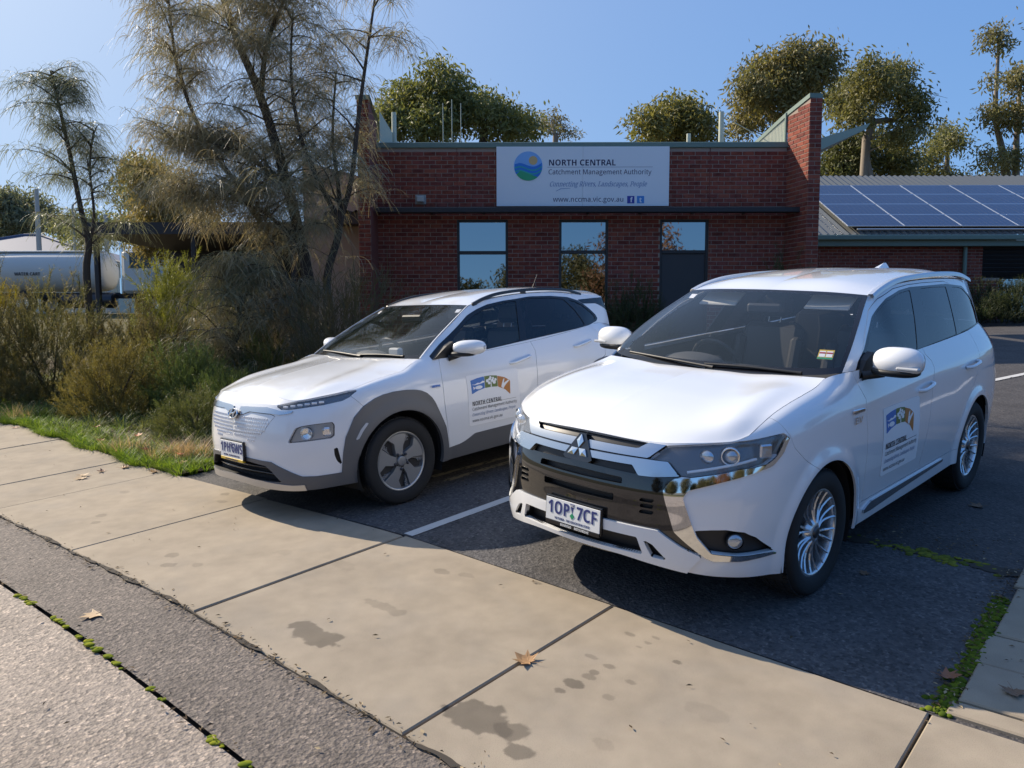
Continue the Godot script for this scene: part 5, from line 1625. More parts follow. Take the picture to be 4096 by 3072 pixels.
func slab(parent: Node3D, s0: float, s1: float, t0: float, t1: float, m: Material, lift: float, bev: float, called := "slab") -> void:
	# one concrete bay with arrised edges; its top follows the fall of the site
	var b := MB.new()
	b.use_uv = true
	var n := maxi(2, int((s1 - s0) / 0.2))
	var k := maxi(2, int((t1 - t0) / 0.2))
	var uv := func(s: float, t: float) -> Vector2: return Vector2((s + 10.0) / 16.0, t / 4.0)
	var q := func(s0_: float, t0_: float, l0: float, s1_: float, t1_: float, l1: float, s2: float, t2: float, l2: float, s3: float, t3: float, l3: float) -> void:
		b.quaduv(ST(s0_, t0_, l0), ST(s1_, t1_, l1), ST(s2, t2, l2), ST(s3, t3, l3), uv.call(s0_, t0_), uv.call(s1_, t1_), uv.call(s2, t2), uv.call(s3, t3))
	for j in k:
		for i in n:
			var a := lerpf(s0 + bev, s1 - bev, float(i) / n)
			var c := lerpf(s0 + bev, s1 - bev, float(i + 1) / n)
			var e := lerpf(t0 + bev, t1 - bev, float(j) / k)
			var g := lerpf(t0 + bev, t1 - bev, float(j + 1) / k)
			q.call(a, e, lift, c, e, lift, c, g, lift, a, g, lift)
	for i in n:
		var a := lerpf(s0, s1, float(i) / n)
		var c := lerpf(s0, s1, float(i + 1) / n)
		var a2 := lerpf(s0 + bev, s1 - bev, float(i) / n)
		var c2 := lerpf(s0 + bev, s1 - bev, float(i + 1) / n)
		q.call(a, t0, lift - bev, c, t0, lift - bev, c2, t0 + bev, lift, a2, t0 + bev, lift)
		q.call(c, t1, lift - bev, a, t1, lift - bev, a2, t1 - bev, lift, c2, t1 - bev, lift)
		q.call(a, t0, lift - 0.09, c, t0, lift - 0.09, c, t0, lift - bev, a, t0, lift - bev)
		q.call(c, t1, lift - 0.09, a, t1, lift - 0.09, a, t1, lift - bev, c, t1, lift - bev)
	for j in k:
		var a := lerpf(t0, t1, float(j) / k)
		var c := lerpf(t0, t1, float(j + 1) / k)
		var a2 := lerpf(t0 + bev, t1 - bev, float(j) / k)
		var c2 := lerpf(t0 + bev, t1 - bev, float(j + 1) / k)
		q.call(s0, c, lift - bev, s0, a, lift - bev, s0 + bev, a2, lift, s0 + bev, c2, lift)
		q.call(s1, a, lift - bev, s1, c, lift - bev, s1 - bev, c2, lift, s1 - bev, a2, lift)
		q.call(s0, c, lift - 0.09, s0, a, lift - 0.09, s0, a, lift - bev, s0, c, lift - bev)
		q.call(s1, a, lift - 0.09, s1, c, lift - 0.09, s1, c, lift - bev, s1, a, lift - bev)
	put(called, b.mesh(), m, parent)

func path_texture() -> ImageTexture:
	# colour of the concrete with its real stains; 16 m of s by 4 m of t
	var w := 2048
	var h := 512
	var f := FastNoiseLite.new()
	f.seed = 5
	f.frequency = 0.012
	f.fractal_octaves = 4
	var f2 := FastNoiseLite.new()
	f2.seed = 8
	f2.frequency = 0.05
	f2.fractal_octaves = 3
	var im := Image.create(w, h, false, Image.FORMAT_RGB8)
	var st := [[0.69, 0.26, 0.20, 0.09, 0.9], [-0.97, 0.35, 0.055, 0.04, 0.45], [-0.81, 0.25, 0.06, 0.04, 0.5], [-0.65, 0.35, 0.04, 0.03, 0.35], [-2.41, 0.47, 0.06, 0.04, 0.4], [-2.24, 0.37, 0.05, 0.035, 0.4], [0.73, 0.68, 0.15, 0.045, 0.35], [0.64, 1.2, 0.06, 0.04, 0.45], [0.78, 1.26, 0.06, 0.03, 0.3], [-2.14, 1.35, 0.06, 0.04, 0.5], [-1.92, 1.21, 0.06, 0.03, 0.4], [1.82, 0.27, 0.17, 0.10, 0.95], [1.98, 0.29, 0.09, 0.06, 0.9], [2.07, 0.20, 0.07, 0.06, 0.9], [1.95, 0.72, 0.05, 0.03, 0.9], [1.94, 0.64, 0.03, 0.02, 0.8], [1.97, 0.81, 0.03, 0.02, 0.6], [1.97, 0.86, 0.025, 0.02, 0.7], [1.99, 0.94, 0.03, 0.02, 0.6], [1.88, 0.96, 0.045, 0.02, 0.5], [1.91, 1.26, 0.035, 0.02, 0.6], [2.01, 1.31, 0.03, 0.016, 0.5], [2.01, 1.24, 0.03, 0.015, 0.5], [2.0, 1.18, 0.02, 0.012, 0.45], [2.21, 1.17, 0.022, 0.016, 0.8], [2.14, 0.89, 0.025, 0.015, 0.5], [2.13, 0.73, 0.03, 0.018, 0.4], [1.16, 1.44, 0.04, 0.02, 0.7], [2.3, 0.45, 0.05, 0.03, 0.25], [2.5, 0.9, 0.10, 0.05, 0.15], [0.1, 0.9, 0.09, 0.05, 0.16], [-0.4, 0.8, 0.07, 0.05, 0.15], [-3.0, 0.9, 0.07, 0.05, 0.3]]
	for j in h:
		var t := 4.0 * (j + 0.5) / h
		for i in w:
			var s := 16.0 * (i + 0.5) / w - 10.0
			var n := f.get_noise_2d(i, j * 1.0)
			var n2 := f2.get_noise_2d(i, j)
			var v := 1.0 + 0.16 * n + 0.10 * n2
			var c := Color(0.315, 0.262, 0.195) * v
			c = c.lerp(Color(0.25, 0.222, 0.185), clampf(0.5 * f.get_noise_2d(i + 900, j * 1.3), 0.0, 0.5))
			if t < 2.0:
				for q in st:
					var ds: float = (s - q[0]) / q[2]
					var dt: float = (t - q[1]) / q[3]
					if absf(ds) < 1.6 and absf(dt) < 1.6:
						var r := sqrt(ds * ds + dt * dt) + 0.55 * n2 + 0.25 * n
						var k: float = smoothstep(1.0, 0.86, r) * q[4]
						if k > 0.0: c = c.lerp(Color(0.105, 0.088, 0.068) * v, k * 0.78)
			im.set_pixel(i, j, c.linear_to_srgb())
	return ImageTexture.create_from_image(im)

func paint_line(s0: float, t0: float, s1: float, t1: float, w: float, called: String, m: Material, worn: float, lift := 0.009) -> void:
	var f := FastNoiseLite.new()
	f.seed = int(s0 * 91 + t0 * 17)
	f.frequency = 0.6
	var a := Vector2(s0, t0)
	var c := Vector2(s1, t1)
	var d := (c - a).normalized()
	var p := Vector2(-d.y, d.x) * w / 2.0
	var n := int((c - a).length() / 0.04)
	var b := MB.new()
	for i in n:
		for k in 4:
			var u0 := float(i) / n
			var u1 := float(i + 1) / n
			var x := a.lerp(c, u0)
			if f.get_noise_2d(x.x * 8.0 + k * 3.0, x.y * 8.0) > 1.0 - worn: continue
			var v0 := -1.0 + k * 0.5 + (0.1 * f.get_noise_2d(i, k) if k == 0 else 0.0)
			var v1 := v0 + 0.5
			var q := [a.lerp(c, u0) + p * v0, a.lerp(c, u1) + p * v0, a.lerp(c, u1) + p * v1, a.lerp(c, u0) + p * v1]
			b.quad(ST(q[0].x, q[0].y, lift), ST(q[1].x, q[1].y, lift), ST(q[2].x, q[2].y, lift), ST(q[3].x, q[3].y, lift))
	# face up whichever way the line was drawn
	for i in b.N.size():
		if b.N[i].y < 0: b.N[i] = -b.N[i]
	tag(put(called, b.mesh(), m), "", "", "", "structure")

func ground() -> void:
	# far terrain, one sheet to the horizon
	var b := MB.new()
	var xs := [-500.0, -200.0, -90.0, -50.0, -30.0, -20.0, -12.0, -8.0, -3.0, 0.0, 4.0, 9.0, 14.0, 20.0, 30.0, 50.0, 90.0, 200.0, 500.0]
	var zs := [40.0, 12.0, 6.0, 0.0, -5.0, -10.0, -15.0, -20.0, -26.0, -30.0, -34.0, -40.0, -60.0, -100.0, -200.0, -420.0, -800.0]
	var hgt := func(x: float, z: float) -> Vector3:
		var far := smoothstep(20.0, 32.0, Vector2(x, z + 8.0).length())
		return Vector3(x, terrain(x, z) - 0.30 * (1.0 - far) - 0.02, z)
	for j in zs.size() - 1:
		for i in xs.size() - 1:
			b.quad(hgt.call(xs[i], zs[j]), hgt.call(xs[i + 1], zs[j]), hgt.call(xs[i + 1], zs[j + 1]), hgt.call(xs[i], zs[j + 1]))
	tag(put("ground", b.mesh(), M.dry_ground), "", "", "", "structure")
	tag(put("road", sheet(-40, 30, -16, -0.498, 1.2, 0.0, 0.0).mesh(), M.asphalt_road), "", "", "", "structure")
	tag(put("road_edge_strip", sheet(-40, 30, -0.482, -0.012, 0.8, 0.006, 0.0).mesh(), M.asphalt_edge), "", "", "", "structure")
	tag(put("road_bed", sheet(-40, 30, -0.7, 1.6, 1.0, -0.035, 0.0).mesh(), M.joint_dirt), "", "", "", "structure")
	tag(put("car_park", sheet(-3.15, 26, 1.475, 24, 0.5, 0.0, 0.0).mesh(), M.asphalt_park), "", "", "", "structure")
	tag(put("asphalt_patch", sheet(-0.9, 3.20, 1.485, 3.30, 0.3, 0.005, 0.0).mesh(), M.asphalt_patch), "", "", "", "structure")
	var fn := FastNoiseLite.new()
	fn.seed = 12
	fn.frequency = 0.06
	fn.fractal_octaves = 3
	tag(put("garden_bed", sheet(-34, -3.15, 1.46, 26, 0.3, 0.0, 0.07, fn).mesh(), M.soil), "", "", "", "structure")
	# footpath bays
	var path := Node3D.new()
	path.name = "footpath"
	add_child(path)
	tag(path, "", "", "", "structure")
	M.concrete.albedo_texture = path_texture()
	var js := [-9.6, -7.74, -6.07, -4.28, -3.42, -1.68, 0.0, 1.66, 3.19, 4.85]
	for i in js.size() - 1:
		slab(path, js[i] + 0.007, js[i + 1] - 0.007, 0.0, 1.468 + 0.012 * sin(i * 2.2), M.concrete, 0.012 + 0.003 * sin(i * 1.7), 0.006)
	# gutter apron on the right
	var apron := Node3D.new()
	apron.name = "concrete_apron"
	add_child(apron)
	tag(apron, "", "", "", "structure")
	var jt := [1.50, 1.63, 2.03, 2.38, 3.08, 3.75, 4.5, 5.3]
	for i in jt.size() - 1:
		slab(apron, 3.235 + (0.02 if i % 2 else 0.0), 4.05, jt[i] + 0.008, jt[i + 1] - 0.008, M.concrete, 0.016 + 0.004 * sin(i * 2.0), 0.007)
	# kerb of the garden bed along the parking bay
	var kerb := Node3D.new()
	kerb.name = "kerb"
	add_child(kerb)
	tag(kerb, "", "", "", "structure")
	for i in 7:
		slab(kerb, -3.27, -3.15, 2.6 + i * 1.2, 3.79 + i * 1.2, M.concrete, 0.06, 0.012, "kerb_stone")
	# markings
	paint_line(0.0, 1.50, 0.0, 6.4, 0.085, "bay_marking", M.line_white, 0.42)
	paint_line(-1.03, 2.68, -0.93, 3.9, 0.07, "bay_marking", M.line_old, 0.75)
	paint_line(-0.82, 2.63, -0.79, 4.2, 0.07, "bay_marking", M.line_old, 0.75)
	paint_line(1.78, 11.0, 2.35, 13.2, 0.10, "bay_marking", M.line_white, 0.5)
	paint_line(5.0, 9.0, 5.4, 13.0, 0.10, "bay_marking", M.line_white, 0.5)
	ragged_strip(-0.008, 0.022, -9, 4.8, 0.0165, 3, 1.3, "path_edge_dirt", M.joint_dirt)
	ragged_strip(3.31, 0.12, 0.4, 3.25, 0.0105, 6, 1.3, "patch_edge_dirt", M.joint_dirt)
	# dark debris swept up against the apron
	var bits := MB.new()
	bits.use_col = true
	for i in 2600:
		var s := rng.randf_range(-9.0, 4.6)
		var t := 0.0
		var k := rng.randf()
		if k < 0.45: t = rng.randfn(-0.02, 0.03)
		elif k < 0.6: t = rng.randfn(-0.49, 0.02)
		elif k < 0.75:
			s = rng.randf_range(0.5, 3.2)
			t = 3.35 + absf(rng.randfn(0.0, 0.35))
		elif k < 0.88:
			s = rng.randfn(3.20, 0.035)
			t = rng.randf_range(1.5, 3.4)
		else: t = rng.randf_range(-3.0, 3.0)
		var l := rng.randf_range(0.004, 0.018)
		var a := rng.randf() * TAU
		var d := Vector2(cos(a), sin(a)) * l
		var e := Vector2(-d.y, d.x) * rng.randf_range(0.12, 0.5)
		var lift := 0.021 if t > 0 and t < 1.47 and k >= 0.88 else 0.019
		bits.col = Color(0.16, 0.11, 0.06).lerp(Color(0.05, 0.035, 0.02), rng.randf())
		if rng.randf() < 0.12: bits.col = Color(0.36, 0.28, 0.17)
		var p := Vector2(s, t)
		bits.tri(ST(p.x - d.x, p.y - d.y, lift), ST(p.x + e.x, p.y + e.y, lift + rng.randf() * 0.006), ST(p.x + d.x, p.y + d.y, lift))
		bits.tri(ST(p.x - d.x, p.y - d.y, lift), ST(p.x + d.x, p.y + d.y, lift), ST(p.x - e.x, p.y - e.y, lift + rng.randf() * 0.004))
	tag(put("twig_litter", bits.mesh(), M.litter), "fine brown twig and bark litter along the joints and edges", "litter", "", "stuff")
	# moss in the road joint and by the apron
	var ms := []
	var mc := []
	for i in 520:
		var s := rng.randf_range(-6.0, 2.2)
		var t := -0.49 + rng.randfn(0.0, 0.006)
		var r := rng.randf_range(0.006, 0.019)
		if fn.get_noise_2d(s * 60.0, 3.0) < -0.05: continue
		ms.append(Transform3D(Basis(Vector3.UP, rng.randf() * TAU).scaled(Vector3(r * 1.5, r * 0.55, r)), ST(s, t, 0.002)))
		mc.append(Color(0.26, 0.26, 0.02).lerp(Color(0.10, 0.14, 0.015), rng.randf()))
	for i in 420:
		var t := rng.randf_range(1.48, 2.9)
		var s := 3.215 + rng.randfn(0.0, 0.02 + 0.03 * maxf(0.0, 1.8 - t))
		var r := rng.randf_range(0.006, 0.022)
		ms.append(Transform3D(Basis(Vector3.UP, rng.randf() * TAU).scaled(Vector3(r, r * 0.7, r)), ST(s, t, 0.004)))
		mc.append(Color(0.13, 0.16, 0.015).lerp(Color(0.05, 0.08, 0.01), rng.randf()))
	for i in 160:
		var s := rng.randfn(2.75, 0.16)
		var r := rng.randf_range(0.005, 0.02)
		ms.append(Transform3D(Basis(Vector3.UP, rng.randf() * TAU).scaled(Vector3(r * 1.4, r * 0.5, r)), ST(s, 3.31 + rng.randfn(0.0, 0.035), 0.006)))
		mc.append(Color(0.20, 0.20, 0.03).lerp(Color(0.08, 0.10, 0.02), rng.randf()))
	b = MB.new()
	b.ball(Vector3.ZERO, Vector3.ONE, 7, 5)
	var mo := many("moss", b.mesh(), M.moss, null, ms, mc)
	tag(mo, "yellow green moss clumps growing in the pavement joints", "moss", "", "stuff")

# ---------------------------------------------------------------- buildings
# a brick face: lower-left corner o, along u (unit), up, outward normal nrm; holes are [u0, y0, u1, y1]; top may slope (y at u=0, y at u=w)
func brick_face(parent: Node3D, o: Vector3, u: Vector3, w: float, h: float, nrm: Vector3, holes: Array, single: int, top2 := -1.0, tone := 0, off := 0.0) -> void:
	var wall := put("brick_wall", mortar(o, u, w, h, nrm, holes, top2).mesh(), M.mortar, parent)
	var list := []
	var course := 0.0857
	var bl := 0.232
	var bh := 0.0765
	var pitch := 0.2415
	var rows := int(h / course) + 1
	for r in rows:
		var y0 := r * course + 0.004
		var y1 := y0 + bh
		var sh := off + (0.0 if r % 2 == 0 else pitch / 2.0)
		var k := int(floor(-sh / pitch)) - 1
		while true:
			var a := k * pitch + sh
			k += 1
			if a > w: break
			var c := a + bl
			var spans := [[maxf(a, 0.0), minf(c, w)]]
			for q in holes:
				if y1 <= q[1] + 0.01 or y0 >= q[3] - 0.01: continue
				var nx := []
				for s in spans:
					if s[1] <= q[0] or s[0] >= q[2]: nx.append(s)
					else:
						if s[0] < q[0]: nx.append([s[0], q[0]])
						if s[1] > q[2]: nx.append([q[2], s[1]])
				spans = nx
			for s in spans:
				if s[1] - s[0] < 0.03: continue
				var lim := h
				if top2 >= 0.0: lim = minf(lerpf(h, top2, s[0] / w), lerpf(h, top2, s[1] / w))
				if y1 > lim: continue
				list.append([s[0], s[1], y0, y1, r])
	var full := brick_mesh(bl, bh)
	var rest := MB.new()
	rest.use_col = true
	var basis := Basis(u, Vector3.UP, nrm)
	# the courses nearest eye level and the sign show best: those are single bricks
	var made := 0
	for q in list:
		var t := rng.randi() % 5
		var jit := rng.randf_range(-0.0015, 0.0015)
		if made < single and q[1] - q[0] > bl - 0.003 and q[2] > 2.05 and q[4] % 2 == 0:
			var bk := put("brick", full, M["brick%d" % t], wall)
			bk.transform = Transform3D(basis, o + u * ((q[0] + q[1]) / 2.0) + Vector3.UP * ((q[2] + q[3]) / 2.0) + nrm * jit)
			made += 1
			continue
		rest.col = brick_color(t) * rng.randf_range(0.9, 1.08)
		var l := Transform3D(basis, o)
		var a := Vector3(q[0], q[2], -0.004)
		var c := Vector3(q[1], q[3], 0.007 + jit)
		# front and four returns, arris softened
		var e := 0.004
		var p := [l * Vector3(a.x + e, a.y + e, c.z), l * Vector3(c.x - e, a.y + e, c.z), l * Vector3(c.x - e, c.y - e, c.z), l * Vector3(a.x + e, c.y - e, c.z)]
		var g := [l * Vector3(a.x, a.y, a.z), l * Vector3(c.x, a.y, a.z), l * Vector3(c.x, c.y, a.z), l * Vector3(a.x, c.y, a.z)]
		rest.quad(p[0], p[1], p[2], p[3])
		for i in 4: rest.quad(g[i], g[(i + 1) % 4], p[(i + 1) % 4], p[i])
	if rest.P.size():
		var rn := put("brickwork", rest.mesh(), M.brickwork, wall)
		rn.set_meta("kind", "stuff")

func brick_color(t: int) -> Color:
	return [Color(0.235, 0.062, 0.040), Color(0.205, 0.052, 0.036), Color(0.260, 0.074, 0.046), Color(0.180, 0.048, 0.036), Color(0.225, 0.066, 0.050)][t]

func brick_mesh(l: float, h: float) -> ArrayMesh:
	var b := MB.new()
	b.bevbox(Vector3(-l / 2, -h / 2, -0.006), Vector3(l / 2, h / 2, 0.007), 0.004)
	return b.mesh()

func mortar(o: Vector3, u: Vector3, w: float, h: float, nrm: Vector3, holes: Array, top2: float) -> MB:
	# the wall panel behind the bricks, cut round the openings, with reveals 0.1 m deep
	var b := MB.new()
	var xs := [0.0, w]
	var ys := [0.0]
	for q in holes:
		xs.append(q[0]); xs.append(q[2]); ys.append(q[1]); ys.append(q[3])
	xs.sort()
	ys.append(h if top2 < 0 else minf(h, top2))
	ys.sort()
	for i in xs.size() - 1:
		for j in ys.size() - 1:
			if xs[i + 1] - xs[i] < 1e-4 or ys[j + 1] - ys[j] < 1e-4: continue
			var c := Vector2((xs[i] + xs[i + 1]) / 2, (ys[j] + ys[j + 1]) / 2)
			var open := false
			for q in holes:
				if c.x > q[0] and c.x < q[2] and c.y > q[1] and c.y < q[3]: open = true
			if open: continue
			b.quad(o + u * xs[i] + Vector3.UP * ys[j], o + u * xs[i + 1] + Vector3.UP * ys[j], o + u * xs[i + 1] + Vector3.UP * ys[j + 1], o + u * xs[i] + Vector3.UP * ys[j + 1])
	if top2 >= 0.0:
		var m := minf(h, top2)
		b.quad(o + Vector3.UP * m, o + u * w + Vector3.UP * m, o + u * w + Vector3.UP * top2, o + Vector3.UP * h)
	for q in holes:
		var d := -nrm * 0.11
		var p := [o + u * q[0] + Vector3.UP * q[1], o + u * q[2] + Vector3.UP * q[1], o + u * q[2] + Vector3.UP * q[3], o + u * q[0] + Vector3.UP * q[3]]
		for i in 4: b.quad(p[(i + 1) % 4], p[i], p[i] + d, p[(i + 1) % 4] + d)
	return b

func window_unit(parent: Node3D, x0: float, x1: float, y0: float, y1: float, z: float, mid: float, solid_low: bool) -> void:
	var wn := Node3D.new()
	wn.name = "window"
	parent.add_child(wn, true)
	var b := MB.new()
	var f := 0.05
	for q in [[x0, y0, x0 + f, y1], [x1 - f, y0, x1, y1], [x0 + f, y1 - f, x1 - f, y1], [x0 + f, y0, x1 - f, y0 + f], [x0 + f, mid - 0.035, x1 - f, mid + 0.035]]:
		b.bevbox(Vector3(q[0], q[1], z - 0.10), Vector3(q[2], q[3], z - 0.025), 0.006)
	put("window_frame", b.mesh(), M.frame_dark, wn)
	for q in [[mid + 0.035, y1 - f], [y0 + f, mid - 0.035]]:
		b = MB.new()
		b.box(Vector3(x0 + f, q[0], z - 0.066), Vector3(x1 - f, q[1], z - 0.060))
		put("pane", b.mesh(), M.panel_dark if solid_low and q[0] < mid - 0.1 else M.window_glass, wn)
	b = MB.new()
	b.bevbox(Vector3(x0 - 0.02, y0 - 0.03, z - 0.10), Vector3(x1 + 0.02, y0, z + 0.03), 0.006)
	put("window_sill", b.mesh(), M.frame_dark, wn)

func corrugated(a: Vector3, c: Vector3, e: Vector3, g: Vector3, pitch: float, amp: float) -> MB:
	# ribs run from edge a-c towards edge g-e
	var b := MB.new()
	var n := int((c - a).length() / pitch)
	var nr := (c - a).cross(g - a).normalized()
	for i in n:
		for k in 4:
			var u0 := (i + k / 4.0) / n
			var u1 := (i + (k + 1) / 4.0) / n
			var h0: float = amp * sin(TAU * k / 4.0)
			var h1: float = amp * sin(TAU * (k + 1) / 4.0)
			b.quad(a.lerp(c, u0) + nr * h0, a.lerp(c, u1) + nr * h1, g.lerp(e, u1) + nr * h1, g.lerp(e, u0) + nr * h0)
	return b

func building() -> void:
	var bld := base("brick_office", "low red brick office with a white signboard, dark windows and two tall blade walls", "building")
	var z := -16.3
	var y0 := 0.55
	var top := 5.16
	var x0 := -2.76
	var x1 := 5.63
	var holes := []
	for q in [[-1.13, -0.08], [0.98, 1.99], [3.06, 4.06]]:
		holes.append([q[0] - x0, 1.35 - y0, q[1] - x0, 3.72 - y0])
	brick_face(bld, Vector3(x0, y0, z), Vector3.RIGHT, x1 - x0, top - y0, Vector3(0, 0, 1), holes, 300)
	window_unit(bld, -1.13, -0.08, 1.35, 3.72, z, 3.05, false)
	window_unit(bld, 0.98, 1.99, 1.35, 3.72, z, 3.06, false)
	window_unit(bld, 3.06, 4.06, 1.35, 3.72, z, 3.06, true)
	# rooms behind the glass
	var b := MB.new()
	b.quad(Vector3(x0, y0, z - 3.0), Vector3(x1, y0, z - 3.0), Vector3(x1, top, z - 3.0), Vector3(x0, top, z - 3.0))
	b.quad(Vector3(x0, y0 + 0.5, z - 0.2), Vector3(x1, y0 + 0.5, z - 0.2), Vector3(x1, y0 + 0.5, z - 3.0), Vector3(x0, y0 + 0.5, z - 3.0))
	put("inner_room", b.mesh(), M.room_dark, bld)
	b = MB.new()
	b.box(Vector3(x0 - 0.2, top - 0.25, -21.0), Vector3(x1 + 0.1, top - 0.10, z - 0.12))
	put("flat_roof", b.mesh(), M.roof_metal, bld)
	b = MB.new()
	b.bevbox(Vector3(x0 - 0.05, top, z - 0.30), Vector3(x1 + 0.03, top + 0.115, z + 0.035), 0.012)
	put("parapet_capping", b.mesh(), M.green_trim, bld)
	# movement joints, sealed
	for x in [-1.12, 4.06]:
		b = MB.new()
		b.box(Vector3(x - 0.006, 3.95, z), Vector3(x + 0.006, top - 0.002, z + 0.0095))
		put("movement_joint", b.mesh(), M.joint_red, bld)
	# sunshade
	b = MB.new()
	b.bevbox(Vector3(-2.72, 3.80, z + 0.42), Vector3(5.86, 3.90, z + 0.52), 0.01)
	for k in 9:
		b.bevbox(Vector3(-2.72 + k * 1.065, 3.82, z + 0.02), Vector3(-2.68 + k * 1.065, 3.87, z + 0.42), 0.004)
	for k in 5:
		b.bevbox(Vector3(-2.70, 3.835, z + 0.06 + k * 0.072), Vector3(5.80, 3.85, z + 0.115 + k * 0.072), 0.003)
	put("sunshade", b.mesh(), M.awning_dark, bld)
	# wall lamp
	b = MB.new()
	b.bevbox(Vector3(-1.98, 4.03, z + 0.005), Vector3(-1.76, 4.22, z + 0.03), 0.008)
	put("wall_lamp_plate", b.mesh(), M.lamp_body, bld)
	b = MB.new()
	b.bevbox(Vector3(-1.95, 4.06, z + 0.03), Vector3(-1.79, 4.19, z + 0.13), 0.02)
	put("wall_lamp_cover", b.mesh(), M.lamp_cover, bld)
	# right blade wall, skewed, its top falling towards the back
	var A := Vector3(5.63, y0, z)
	var Bf := Vector3(5.80, y0, z + 0.75)
	var Cf := Vector3(6.035, y0, z + 0.75)
	var D := Vector3(5.87, y0, z - 0.05)
	var uw := (Bf - A).normalized()
	brick_face(bld, A, uw, (Bf - A).length(), 5.80 - y0, Vector3(-uw.z, 0, uw.x) * -1.0 if false else Vector3(-uw.z, 0, uw.x), [], 0, 5.96 - y0)
	brick_face(bld, Bf, Vector3.RIGHT, Cf.x - Bf.x, 5.95 - y0, Vector3(0, 0, 1), [], 0, -1.0, 0, 0.12)
	b = MB.new()
	b.quad(Cf, D, D + Vector3.UP * (5.80 - y0), Cf + Vector3.UP * (5.95 - y0))
	put("blade_side", b.mesh(), M.brickwork_plain, bld)
	b = MB.new()
	for q in [[A, 5.80, Bf, 5.955], [Vector3(5.18, 0, z - 1.25), 5.30, A, 5.80]]:
		var p: Vector3 = q[0]
		var r: Vector3 = q[2]
		var w := Vector3(0.25, 0, -0.04)
		var lo: float = q[1]
		var hi: float = q[3]
		var n2 := Vector3(-0.02, 0, 0)
		var v := [Vector3(p.x, lo, p.z) + n2, Vector3(r.x, hi, r.z + 0.012) + n2, Vector3(r.x, hi, r.z + 0.012) + w, Vector3(p.x, lo, p.z) + w]
		var hh := Vector3(0, 0.085, 0)
		b.quad(v[0] + hh, v[1] + hh, v[2] + hh, v[3] + hh)
		for i in 4: b.quad(v[i], v[(i + 1) % 4], v[(i + 1) % 4] + hh, v[i] + hh)
	put("blade_capping", b.mesh(), M.green_trim, bld)
	b = MB.new()
	b.bevbox(Vector3(5.585, 5.16, z - 0.06), Vector3(5.625, 5.86, z - 0.0), 0.006)
	put("corner_flashing", b.mesh(), M.green_trim, bld)
	var ca := Vector3(5.15, 5.0, z - 1.3)
	var cb := Vector3(5.62, 5.0, z - 0.03)
	put("corrugated_cheek", corrugated(ca, cb, cb + Vector3(0, 0.80, 0), ca + Vector3(0, 0.30, 0), 0.045, 0.006).mesh(), M.cream_sheet, bld)
	# left blade wall
	var La := Vector3(-3.02, y0, z + 0.70)
	brick_face(bld, La, Vector3.RIGHT, 0.24, 5.95 - y0, Vector3(0, 0, 1), [], 0, -1.0, 0, 0.12)
	b = MB.new()
	b.quad(Vector3(-2.78, y0, z + 0.70), Vector3(-2.76, y0, z), Vector3(-2.76, 5.6, z), Vector3(-2.78, 5.95, z + 0.70))
	b.quad(Vector3(-3.10, y0, z - 1.0), La, La + Vector3.UP * (5.95 - y0), Vector3(-3.10, 5.4, z - 1.0))
	put("blade_side", b.mesh(), M.brickwork_plain, bld)
	b = MB.new()
	b.quad(Vector3(-3.04, 6.03, z + 0.72), Vector3(-2.76, 6.03, z + 0.72), Vector3(-2.74, 5.55, z - 1.0), Vector3(-3.12, 5.55, z - 1.0))
	b.quad(Vector3(-3.04, 5.94, z + 0.72), Vector3(-2.76, 5.94, z + 0.72), Vector3(-2.76, 6.03, z + 0.72), Vector3(-3.04, 6.03, z + 0.72))
	put("blade_capping", b.mesh(), M.green_trim, bld)
	put("corrugated_cheek", corrugated(Vector3(-2.70, 5.0, z - 0.05), Vector3(-2.35, 5.0, z - 1.3), Vector3(-2.35, 5.30, z - 1.3), Vector3(-2.70, 5.92, z - 0.05), 0.045, 0.006).mesh(), M.cream_sheet, bld)
	# rendered wall and dark porch to the left
	b = MB.new()
	b.prism(PackedVector2Array([Vector2(-4.60, 0.6), Vector2(-3.06, 0.6), Vector2(-3.06, 4.72), Vector2(-4.60, 5.15)]), -17.7, -17.5)
	put("rendered_wall", b.mesh(), M.render_beige, bld)
	put("corrugated_hood", corrugated(Vector3(-4.05, 4.02, -17.48), Vector3(-3.10, 4.02, -17.48), Vector3(-3.10, 3.98, -16.95), Vector3(-4.05, 3.98, -16.95), 0.16, 0.03).mesh(), M.awning_dark, bld)
	b = MB.new()
	b.box(Vector3(-4.05, 3.72, -17.49), Vector3(-3.10, 3.97, -17.0))
	put("dark_fanlight", b.mesh(), M.panel_dark, bld)
	b = MB.new()
	b.box(Vector3(-9.2, 3.50, -21.5), Vector3(-4.62, 3.75, -16.9))
	b.box(Vector3(-9.2, 1.0, -21.4), Vector3(-4.62, 3.5, -21.2))
	put("porch_roof", b.mesh(), M.awning_dark, bld)
	for x in [-9.0, -6.9, -4.75]:
		b = MB.new()
		b.bevbox(Vector3(x, 0.8, -17.05), Vector3(x + 0.1, 3.5, -16.95), 0.01)
		put("porch_post", b.mesh(), M.awning_dark, bld)
	# butterfly roof beyond the right blade
	b = MB.new()
	b.prism(PackedVector2Array([Vector2(6.05, 5.05), Vector2(7.98, 5.92), Vector2(8.08, 6.06), Vector2(6.05, 5.45)]), -20.5, -18.0)
	put("skillion_roof", b.mesh(), M.green_trim_light, bld)
	# flues and aerials on the roof
	for q in [[4.46, 6.05, 0.055], [3.77, 5.60, 0.045], [-2.50, 6.05, 0.05]]:
		b = MB.new()
		b.tube([Vector3(q[0], 4.9, -17.0), Vector3(q[0], q[1], -17.0)], [q[2]], 12, true)
		put("flue", b.mesh(), M.cream_sheet, bld)
	b = MB.new()
